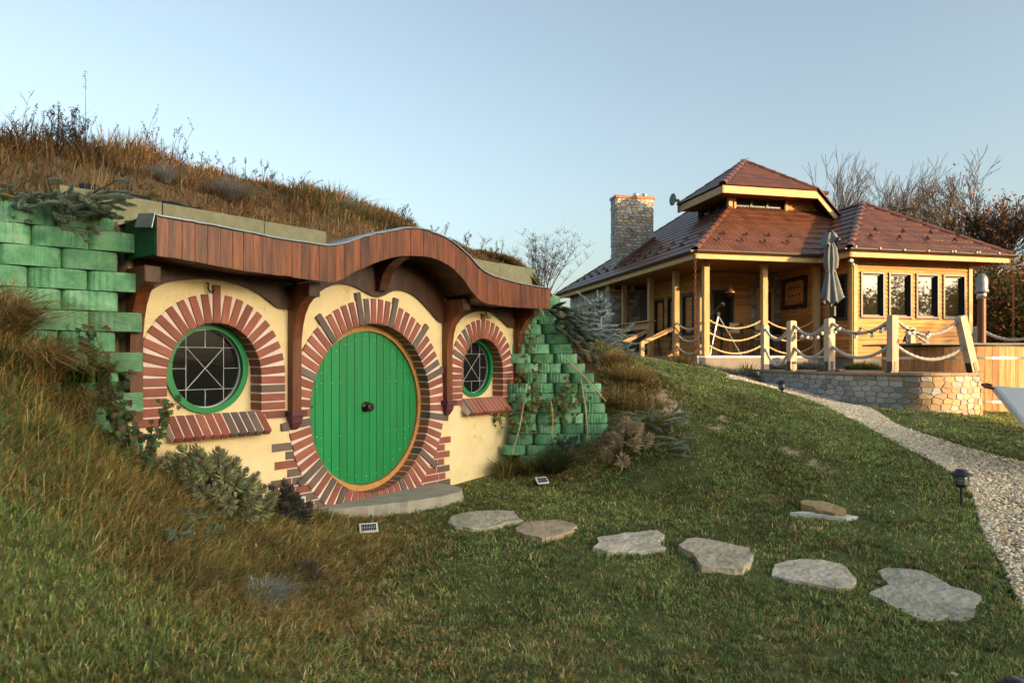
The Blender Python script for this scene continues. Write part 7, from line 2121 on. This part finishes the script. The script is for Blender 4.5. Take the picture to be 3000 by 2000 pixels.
# ---- leafy shoots: leaves set in a spiral along a stem
def shoots(specs, leaf_len, leaf_w, n_leaf, cols, tipcols, droop=0.5, fold=0.25, fwd=(0.15, 1.2)):
    """specs: (base, direction, length). Leaves turn from upright at the tip to spread or drooping at the foot"""
    out = []
    for (b, d, L) in specs:
        d = Vector(d).normalized(); x = d.orthogonal().normalized(); y = d.cross(x)
        b, d, x, y = (np.array(v) for v in (b, d, x, y))
        k = np.arange(n_leaf); f = (k + RNG.random(n_leaf)) / n_leaf              # 0 foot, 1 tip
        th = k * 2.39996 + RNG.normal(0, 0.15, n_leaf)
        base = b[None] + d[None] * (L * f)[:, None]
        ang = fwd[1] * (1 - f) ** 0.8 + fwd[0]                                     # angle away from the stem
        rad = x[None] * np.cos(th)[:, None] + y[None] * np.sin(th)[:, None]
        ld = d[None] * np.cos(ang)[:, None] + rad * np.sin(ang)[:, None]
        ld[:, 2] -= droop * (1 - f) ** 1.5; ld /= np.linalg.norm(ld, axis=1)[:, None]
        ll = leaf_len * (0.55 + 0.6 * np.sin(np.pi * np.clip(f * 0.85 + 0.12, 0, 1))) * RNG.uniform(0.8, 1.15, n_leaf)
        sd = np.cross(ld, rad + 1e-4); sd /= np.linalg.norm(sd, axis=1)[:, None]
        nr = np.cross(sd, ld)
        w = leaf_w * ll / leaf_len
        p0 = base; p3 = base + ld * ll[:, None]; mid = base + ld * (ll * 0.55)[:, None] + nr * (ll * 0.05)[:, None]
        up = nr * (w * fold)[:, None]
        p1 = mid - sd * (w / 2)[:, None] + up; p2 = mid + sd * (w / 2)[:, None] + up
        V = np.stack([p0, p1, mid, p2, p3], 1).reshape(-1, 3)
        T = (np.array([(0, 2, 1), (0, 3, 2), (1, 2, 4), (2, 3, 4)])[None] + (np.arange(n_leaf) * 5)[:, None, None]).reshape(-1, 3)
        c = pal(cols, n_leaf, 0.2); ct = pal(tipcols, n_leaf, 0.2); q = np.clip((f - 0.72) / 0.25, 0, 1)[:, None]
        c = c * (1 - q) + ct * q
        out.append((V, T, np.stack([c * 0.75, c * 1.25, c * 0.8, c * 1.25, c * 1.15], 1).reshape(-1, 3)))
    return join(out)
def stem_parts(specs, root, r=0.006, col=(0.10, 0.07, 0.04)):
    segs = []
    for (b, d, L) in specs:
        b = Vector(b); d = Vector(d).normalized()
        segs.append((tuple(b), tuple(b + d * L), r, r * 0.5))
        m = b.lerp(Vector(root), 0.5) - UP * 0.02
        segs.append((root, tuple(m), r * 1.3, r * 1.1)); segs.append((tuple(m), tuple(b), r * 1.1, r))
    V, T = tri_tube(segs)
    return V, T, np.tile(np.array(col), (len(V), 1))
SP_G = [(0.275, 0.319, 0.175), (0.35, 0.375, 0.206), (0.225, 0.275, 0.175), (0.45, 0.413, 0.175)]
SP_T = [(0.20, 0.09, 0.09), (0.26, 0.14, 0.12), (0.2, 0.2, 0.16)]
def spurge(base, rx, ry, h, n, label, seed, ll=0.075, group='spurge clumps', cols=SP_G, tips=SP_T, tilt=(0, 0)):
    t = thing('spurge', base, label, 'plant', group)
    rg = random.Random(seed); specs = []
    for i in range(n):
        a = i * 2.39996; r = math.sqrt((i + 0.5) / n)
        x, y = rx * r * math.cos(a) + rg.gauss(0, 0.02), ry * r * math.sin(a) + rg.gauss(0, 0.02)
        z = h * (1 - 0.62 * r * r) * rg.uniform(0.85, 1.1)
        gzz = g1(base[0] + x, base[1] + y) - g1(base[0], base[1])
        d = Vector((x * 1.5 + tilt[0], y * 1.5 + tilt[1], 0.55 * h + 0.25))
        d.normalize(); L = rg.uniform(0.12, 0.17)
        specs.append((Vector((base[0] + x, base[1] + y, base[2] + gzz * 0.8 + z)) - d * L, d, L))
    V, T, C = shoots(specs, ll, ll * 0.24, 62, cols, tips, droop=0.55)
    put('leaves', mesh_np('leaves', V, T, C), M['grass'], t)
    V, T, C = stem_parts(specs, base); put('stems', mesh_np('stems', V, T, C), M['grass'], t)
pb = gp(690, 1520); spurge((-2.31, 5.42, g1(-2.31, 5.42)), 0.44, 0.40, 0.46, 40, 'large grey-green spurge bush below the big round window', 3, 0.080)
spurge((-1.98, 5.98, g1(-1.98, 5.98)), 0.22, 0.22, 0.36, 14, 'dark purple-tinged spurge between the bush and the door bricks', 4, 0.075, cols=[(0.07, 0.075, 0.06), (0.10, 0.10, 0.07), (0.06, 0.06, 0.06)])
p = gp(1830, 1365); spurge((p.x, p.y + 0.12, g1(p.x, p.y + 0.12)), 0.36, 0.24, 0.50, 16, 'faded pinkish-brown spurge at the foot of the bank', 5, 0.105, cols=[(0.42, 0.31, 0.19), (0.35, 0.27, 0.18), (0.46, 0.36, 0.24), (0.36, 0.36, 0.23)], tips=[(0.32, 0.19, 0.16), (0.34, 0.31, 0.24)])
p = gp(900, 1690); spurge((p.x, p.y, p.z), 0.13, 0.10, 0.13, 7, 'small purple-grey spurge seedling group on the slope', 6, 0.055, cols=[(0.18, 0.16, 0.12), (0.14, 0.13, 0.10)])
# trailing blue spurge (thick snaking shoots)
MY_G = [(0.324, 0.384, 0.288), (0.264, 0.336, 0.276), (0.384, 0.432, 0.312), (0.228, 0.3, 0.264)]
MY_T = [(0.36, 0.40, 0.26), (0.31, 0.36, 0.26)]
def trailing(name, spots, label, root, ll=0.026, n_leaf=90, L=(0.13, 0.22), dirs=None, group='trailing spurge', seed=0, cols=MY_G, tips=MY_T):
    t = thing(name, root, label, 'plant', group)
    rg = random.Random(seed); specs = []
    for s in spots:
        d = Vector(dirs) + Vector((rg.gauss(0, 0.45), rg.gauss(0, 0.3), rg.gauss(0, 0.22)))
        specs.append((Vector(s), d, rg.uniform(*L)))
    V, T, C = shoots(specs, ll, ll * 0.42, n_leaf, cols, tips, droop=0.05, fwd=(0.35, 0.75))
    put('leaves', mesh_np('leaves', V, T, C), M['grass'], t)
    V, T, C = stem_parts(specs, tuple(root), 0.007, (0.30, 0.26, 0.07)); put('stems', mesh_np('stems', V, T, C), M['grass'], t)
rg = random.Random(21)
trailing('trailing_spurge', [at(rg.uniform(-30, 350), rg.gauss(0, 26) + 592 + max(0, (rg.random() - 0.5)) * 60, rg.uniform(4.95, 5.35)) for k in range(110)], 'thick blue-green trailing spurge spilling over the tall green block wall', at(170, 600, 5.5), dirs=(0.75, -0.45, -0.16), seed=1)
rg = random.Random(22)
trailing('trailing_spurge', [at(rg.uniform(1780, 1990), rg.uniform(1205, 1255), 8.8 + rg.uniform(-0.2, 0.25)) for k in range(34)], 'blue-green trailing spurge shoots above the pinkish spurge', at(1850, 1250, 9.1), dirs=(0.7, -0.5, 0.12), seed=2, ll=0.03, L=(0.12, 0.2))
rg = random.Random(23)
trailing('trailing_spurge', [tuple(gp(1895 + rg.uniform(0, 110), rg.uniform(1290, 1350)) + UP * 0.04) for k in range(13)], 'loose blue-green spurge shoots lying on the lawn right of the pinkish spurge', tuple(gp(1900, 1320)), dirs=(0.9, -0.35, 0.05), seed=3, ll=0.032, L=(0.14, 0.2))
rg = random.Random(24)
trailing('trailing_spurge', [tuple(gp(560 + rg.gauss(0, 35), rg.uniform(1520, 1600)) + UP * 0.05) for k in range(20)], 'small blue-green trailing spurge in the dry slope below the large bush', tuple(gp(560, 1580)), dirs=(0.5, -0.5, 0.25), seed=4, ll=0.030, L=(0.08, 0.14))
rg = random.Random(25)
trailing('trailing_spurge', [at(rg.uniform(1610, 1700), rg.uniform(1275, 1320), 9.2) for k in range(16)], 'blue-green spurge at the foot of the stepped green block wall', at(1650, 1320, 9.3), dirs=(0.1, -0.7, 0.05), seed=5, ll=0.034, L=(0.10, 0.16))
# spruces: branches set with needles
def spruce(name, specs, label, root, cols, tips, nl=0.030, n_leaf=230, trunk=None, fw=(0.45, 0.85)):
    t = thing(name, root, label, 'spruce', 'blue spruces on the bank')
    V, T, C = shoots(specs, nl, nl * 0.36, n_leaf, cols, tips, droop=0.0, fwd=fw, fold=0.0)
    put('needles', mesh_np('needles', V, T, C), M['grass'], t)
    segs = []
    for (b, d, L) in specs: segs.append((tuple(b), tuple(Vector(b) + Vector(d).normalized() * L * 0.96), 0.016, 0.012))
    if trunk: 
        for a, b in zip(trunk[:-1], trunk[1:]): segs.append((tuple(a), tuple(b), 0.03, 0.022))
    V, T = tri_tube(segs); put('branches', mesh_np('branches', V, T, np.tile(np.array(cols[0]) * 0.8, (len(V), 1))), M['grass'], t)
rg = random.Random(31); specs = []
for k in range(62):
    u = rg.random(); b = at(1615 + 105 * u + rg.gauss(0, 12), 922 + 84 * u + rg.gauss(0, 26), 9.72 + rg.uniform(-0.3, 0.15))
    specs.append((b, Vector((0.85 + rg.gauss(0, 0.3), -0.45 + rg.gauss(0, 0.35), -0.34 + rg.gauss(0, 0.30))), rg.uniform(0.13, 0.26)))
spruce('creeping_spruce', specs, 'dark blue-green creeping spruce hanging over the stepped green block wall', tuple(at(1640, 950, 10.1)), [(0.18, 0.24, 0.19), (0.14, 0.20, 0.165), (0.24, 0.29, 0.22)], [(0.32, 0.38, 0.29), (0.28, 0.33, 0.26)], nl=0.034, n_leaf=190)
rg = random.Random(32); specs = []
tb0, tt0 = at(1764, 1010, 11.9), at(1757, 868, 11.9)
for (px, py, ex, ey) in ((1753, 915, 1750, 852), (1762, 920, 1763, 860), (1750, 905, 1690, 855)):
    a, b = at(px, py, 11.9), at(ex, ey, 11.85); specs.append((a, b - a, (b - a).length))
for lv in range(10):
    f = lv / 9; c = tt0.lerp(tb0, 0.15 + 0.85 * f)
    for k in range(5):
        ang = rg.uniform(0, 6.283); L = (0.16 + 0.36 * f) * rg.uniform(0.7, 1.1)
        d = Vector((math.cos(ang) + 0.25 * f, math.sin(ang) * 0.7, 0.42 - 0.62 * f))
        specs.append((c, d, L))
        for q in (0.45, 0.7):
            for s_ in (-1, 1):
                if L > 0.24: specs.append((c + d.normalized() * L * q, d + Vector((-d.y, d.x, 0)) * s_ * 0.7, L * 0.45))
for k in range(22):
    b = at(1745 + rg.uniform(0, 85), 1000 + rg.uniform(-30, 35), 11.5); specs.append((b, Vector((0.8, -0.4, 0.25 + rg.gauss(0, 0.25))), rg.uniform(0.14, 0.26)))
spruce('blue_spruce', specs, 'young silver-blue spruce with upright leaders in front of the stone gable wall', tuple(tb0), [(0.45, 0.52, 0.52), (0.38, 0.46, 0.47), (0.52, 0.55, 0.49)], [(0.60, 0.58, 0.48), (0.55, 0.58, 0.53)], nl=0.036, n_leaf=140, trunk=[tb0 - UP * 0.3, tt0])
# ivy
IVY = [(0.042, 0.083, 0.038), (0.06, 0.105, 0.042), (0.083, 0.128, 0.045), (0.135, 0.083, 0.045)]
IVY2 = [(0.09, 0.13, 0.035), (0.12, 0.15, 0.045), (0.16, 0.11, 0.05), (0.07, 0.10, 0.035)]
_shape = [(0.0, -0.35), (0.30, -0.42), (0.62, -0.12), (0.36, 0.08), (0.50, 0.48), (0.18, 0.42), (0.0, 1.0), (-0.18, 0.42), (-0.50, 0.48), (-0.36, 0.08), (-0.62, -0.12), (-0.30, -0.42)]
def ivy(spots, label, cols, size, face, seed, stems):
    base = spots[0]
    t = thing('ivy', tuple(stems[0][0]), label, 'ivy', 'ivy on the block walls')
    N = len(spots); P = np.array([tuple(s) for s in spots])
    n = np.array(face)[None] + RNG.normal(0, 0.35, (N, 3)); n /= np.linalg.norm(n, axis=1)[:, None]
    dn = np.array([[0, 0, -1.0]]) + RNG.normal(0, 0.4, (N, 3)); dn -= n * (dn * n).sum(1)[:, None]; dn /= np.linalg.norm(dn, axis=1)[:, None]
    sd = np.cross(n, dn)
    s = size * RNG.uniform(0.55, 1.25, (N, 1))
    sh = np.array([(0, 0.1)] + _shape)
    V = P[:, None] + sd[:, None] * sh[None, :, 0:1] * s[:, None] + dn[:, None] * sh[None, :, 1:2] * s[:, None] + n[:, None] * (0.12 * (sh[None, :, 0:1] ** 2)) * s[:, None] * -1
    m = len(sh); T = []
    for i in range(1, m): T.append((0, i, i % (m - 1) + 1))
    T = (np.array(T)[None] + (np.arange(N) * m)[:, None, None]).reshape(-1, 3)
    C = np.repeat(pal(cols, N, 0.3), m, 0).reshape(N, m, 3); C[:, 0] *= 1.5
    put('leaves', mesh_np('leaves', V.reshape(-1, 3), T, C.reshape(-1, 3)), M['grass'], t)
    segs = []
    for st in stems:
        for a, b in zip(st[:-1], st[1:]): segs.append((tuple(a), tuple(b), 0.005, 0.004))
    V, T = tri_tube(segs); put('stems', mesh_np('stems', V, T, np.tile(np.array([0.16, 0.11, 0.075]), (len(V), 1))), M['grass'], t)
def vines(rg, starts, n, step, wander, per, spread, ymin):
    spots = []; stems = []
    for (px, py, y, dx, dy) in starts:
        st = [at(px, py, y)]
        for i in range(n):
            px += dx + rg.gauss(0, wander); py += dy + rg.gauss(0, wander)
            st.append(at(px, py, y + rg.gauss(0, 0.015)))
            for _ in range(per): spots.append(at(px + rg.gauss(0, spread), py + rg.gauss(0, spread), y - rg.uniform(0.0, 0.09)))
        stems.append(st)
    return spots, stems
rg = random.Random(41)
sp_, st_ = vines(rg, [(385, 1400, 4.98, -3, -16), (330, 1390, 4.98, -4, -14), (415, 1390, 5.0, 2, -12), (300, 1330, 4.95, 5, -12), (440, 1400, 5.05, -6, -13), (360, 1300, 5.0, -6, -16)], 20, 10, 8, 4, 15, 5.0)
ivy(sp_, 'dark green ivy and dry stems between the tall block wall and the big window', IVY, 0.042, (0.5, -0.85, 0.1), 1, st_)
rg = random.Random(42)
sp_, st_ = vines(rg, [(1520, 1250, 9.30, 0, -12), (1516, 1180, 9.42, 1, -14), (1545, 1200, 9.32, 8, -2), (1600, 1230, 9.28, 5, -6), (1570, 1260, 9.25, -6, -6), (1660, 1130, 9.45, 1, 10)], 14, 10, 7, 4, 13, 9)
ivy(sp_, 'lighter green and reddish ivy on the stepped block wall beside the small window', IVY2, 0.050, (0.1, -1, 0.1), 2, st_)
# strap-leaved clumps on the left wall and along the foot of the walls
LONG = [(0.48, 0.30, 0.13), (0.38, 0.22, 0.08), (0.54, 0.37, 0.18), (0.28, 0.23, 0.07), (0.20, 0.21, 0.06), (0.42, 0.21, 0.07)]
GRN = [(0.098, 0.14, 0.035), (0.14, 0.182, 0.049), (0.07, 0.112, 0.028), (0.28, 0.21, 0.07)]
for i, (px, py, Y, n, h, lab, cols, az) in enumerate((
        (-30, 1010, 4.45, 900, 0.70, 'tall dry straw clump at the left edge in front of the block wall', LONG, (0.3, 1.0)),
        (90, 1120, 4.6, 800, 0.58, 'arching straw clump against the left block wall, second from the edge', LONG, (0.2, 1.1)),
        (190, 1230, 4.75, 420, 0.46, 'half green arching grass clump low on the left block wall', LONG + GRN, (0.1, 1.2)),
        (20, 1290, 4.25, 600, 0.36, 'dry grass clump low at the left edge of the slope', LONG + GRN, (0.0, 1.2)),
        (250, 1120, 4.95, 120, 0.34, 'green strap-leaved clump on the left block wall', GRN, (-0.1, 1.0)))):
    q = at(px, py, Y)
    q.z = max(q.z, g1(q.x, q.y) - 0.02)
    tuft_thing('grass_clump', tuple(q), n, h, 1.0, cols, lab, 'grass', 'long grass clumps by the walls', w=0.0075 if i < 4 else 0.018, lean=(0.8, 0.45), droop=0.35, rad=0.16, az=az)
for i, (px, py, n, h, lab, cols) in enumerate((
        (1490, 1395, 260, 0.42, 'green grass clump fanning in front of the yellow wall end', GRN),
        (1625, 1385, 420, 0.44, 'dark green upright grass clump at the foot of the stepped block wall', [(0.05, 0.075, 0.02), (0.08, 0.10, 0.03), (0.04, 0.06, 0.018)]),
        (1560, 1385, 240, 0.36, 'mixed dry grass clump between the two green clumps', LONG + GRN),
        (1480, 1400, 160, 0.30, 'short straw clump at the corner of the yellow wall', LONG),
        (930, 1530, 240, 0.16, 'bright green grass tuft at the left end of the stone step', [(0.10, 0.15, 0.03), (0.08, 0.12, 0.03), (0.16, 0.16, 0.05)]),
        (1790, 1180, 700, 0.32, 'long green and straw grass on the bank beside the block wall', GRN + LONG + LONG), (1850, 1110, 800, 0.26, 'arching straw grass high on the bank right of the block wall', LONG), (1800, 1060, 300, 0.24, 'brown bracken-like grass below the creeping spruce', RUST), (1880, 1200, 300, 0.30, 'loose straw grass above the blue-green shoots', LONG + GRN))):
    p = gp(px, py); tuft_thing('grass_clump', tuple(p), n, h, 1.0, cols, lab, 'grass', 'long grass clumps by the walls', w=0.009, lean=(0.65, 0.4), droop=0.22, rad=0.14 if i < 5 else 0.30)
# pale dead stems lying over the walls
for i, (a, b, Y) in enumerate((((1655, 1045), (1775, 1175), 9.15), ((1702, 1108), (1722, 1285), 9.1), ((1615, 1175), (1617, 1280), 9.15), ((1535, 1180), (1500, 1330), 9.1))):
    t = thing('dead_stem', tuple(at(*b, Y)), ('long pale dead stem leaning across the stepped block wall', 'upright pale dead stem in front of the right part of the block wall', 'short whitish dead stem among the ivy of the block wall', 'pale cane leaning at the edge of the yellow wall')[i], 'stem', 'dead stems on the block wall')
    MB().tube([at(*a, Y), at((a[0] + b[0]) / 2 + 4, (a[1] + b[1]) / 2, Y), at(*b, Y)], [0.007, 0.009, 0.010], 6).build('stalk', M['rope'], t)
# ---- beds in front of the porch
LAV = [(0.17, 0.19, 0.16), (0.22, 0.24, 0.21), (0.13, 0.15, 0.125), (0.26, 0.26, 0.22)]
for i, (px, Y, rx, h, lab) in enumerate(((2055, 15.6, 0.42, 0.36, 'grey lavender bush at the left end of the porch bed'), (2115, 15.9, 0.45, 0.40, 'grey lavender bush second in the porch bed'), (2175, 16.2, 0.45, 0.42, 'grey lavender bush third in the porch bed'), (2290, 16.6, 0.45, 0.36, 'grey lavender bush behind the first terrace posts'), (2375, 16.5, 0.5, 0.36, 'low grey lavender bush right of the second terrace post'), (2530, 16.2, 0.55, 0.34, 'olive green low bush below the wing windows'), (2990, 14.9, 0.5, 0.45, 'grey lavender bush beyond the hot tub at the right edge'))):
    b = XY(px, Y); z = g1(b.x, b.y) - 0.03
    if 2280 < px < 2540: z = 1.36
    t = thing('lavender', (b.x, b.y, z), lab, 'bush', 'lavender bushes round the porch and terrace')
    n = 1500
    a = RNG.uniform(0, 6.283, n); r = np.sqrt(RNG.random(n))
    P = np.stack([b.x + rx * 0.7 * r * np.cos(a), b.y + rx * 0.7 * r * np.sin(a), np.full(n, z)], 1)
    V, T, C = blades(P, h * RNG.uniform(0.6, 1.1, n) * (1 - 0.3 * r), np.full(n, 0.013), a + RNG.normal(0, 0.5, n), np.abs(RNG.normal(0.4, 0.25, n)) * (0.3 + r), pal(LAV if px != 2530 else GRN, n), 3, basek=0.35)
    put('shoots', mesh_np('shoots', V, T, C), M['grass'], t)
for i, (px, Y, h, lab) in enumerate(((1995, 15.3, 0.55, 'yellow-green strap-leaved clump beside the porch stairs'), (2040, 15.4, 0.35, 'small yellowing strap-leaved clump next to the lavender bed'), (2190, 16.3, 0.65, 'orange-tipped strap-leaved clump in front of the middle porch post'), (2275, 16.7, 0.55, 'orange-tipped strap-leaved clump behind the first terrace posts'))):
    b = XY(px, Y); tuft_thing('iris_clump', (b.x, b.y, g1(b.x, b.y) - 0.02), 90, h, 1.0, [(0.16, 0.17, 0.04), (0.30, 0.18, 0.05), (0.34, 0.13, 0.04), (0.12, 0.14, 0.03)], lab, 'plant', 'strap-leaved clumps by the porch', w=0.030, lean=(0.5, 0.3), droop=0.15, rad=0.16)
# dry meadow grass beyond the tub
n = 9000
x = RNG.uniform(10, 30, n); y = RNG.uniform(16.5, 30, n); ok = (x / y > 0.62) & (x / y < 0.85); x, y = x[ok], y[ok]; n = len(x)
V, T, C = blades(np.stack([x, y, gz(x, y) - 0.02], 1), RNG.uniform(0.25, 0.7, n), np.full(n, 0.02), RNG.uniform(0, 6.28, n), np.abs(RNG.normal(0.4, 0.3, n)), pal(RUST, n), 3)
put('meadow_grass', mesh_np('meadow_grass', V, T, C), M['grass'], kind='stuff', label='tall dry meadow grass beyond the hot tub', cat='grass')
# scattered fallen leaves
n = 90
xs_ = RNG.uniform(-0.35, 0.75, n); ys_ = np.exp(RNG.uniform(math.log(3), math.log(9), n)); X_ = xs_ * ys_
ok = ~blocked(X_, ys_); X_, ys_ = X_[ok], ys_[ok]
V, T, C = leaves_np(np.stack([X_, ys_, gz(X_, ys_) + 0.045], 1), 0.022, [(0.30, 0.12, 0.05), (0.22, 0.06, 0.04), (0.42, 0.36, 0.26), (0.20, 0.12, 0.06)], flat=0.7)
put('fallen_leaves', mesh_np('fallen_leaves', V, T, C), M['grass'], kind='stuff', label='few fallen brown leaves on the lawn', cat='leaves')
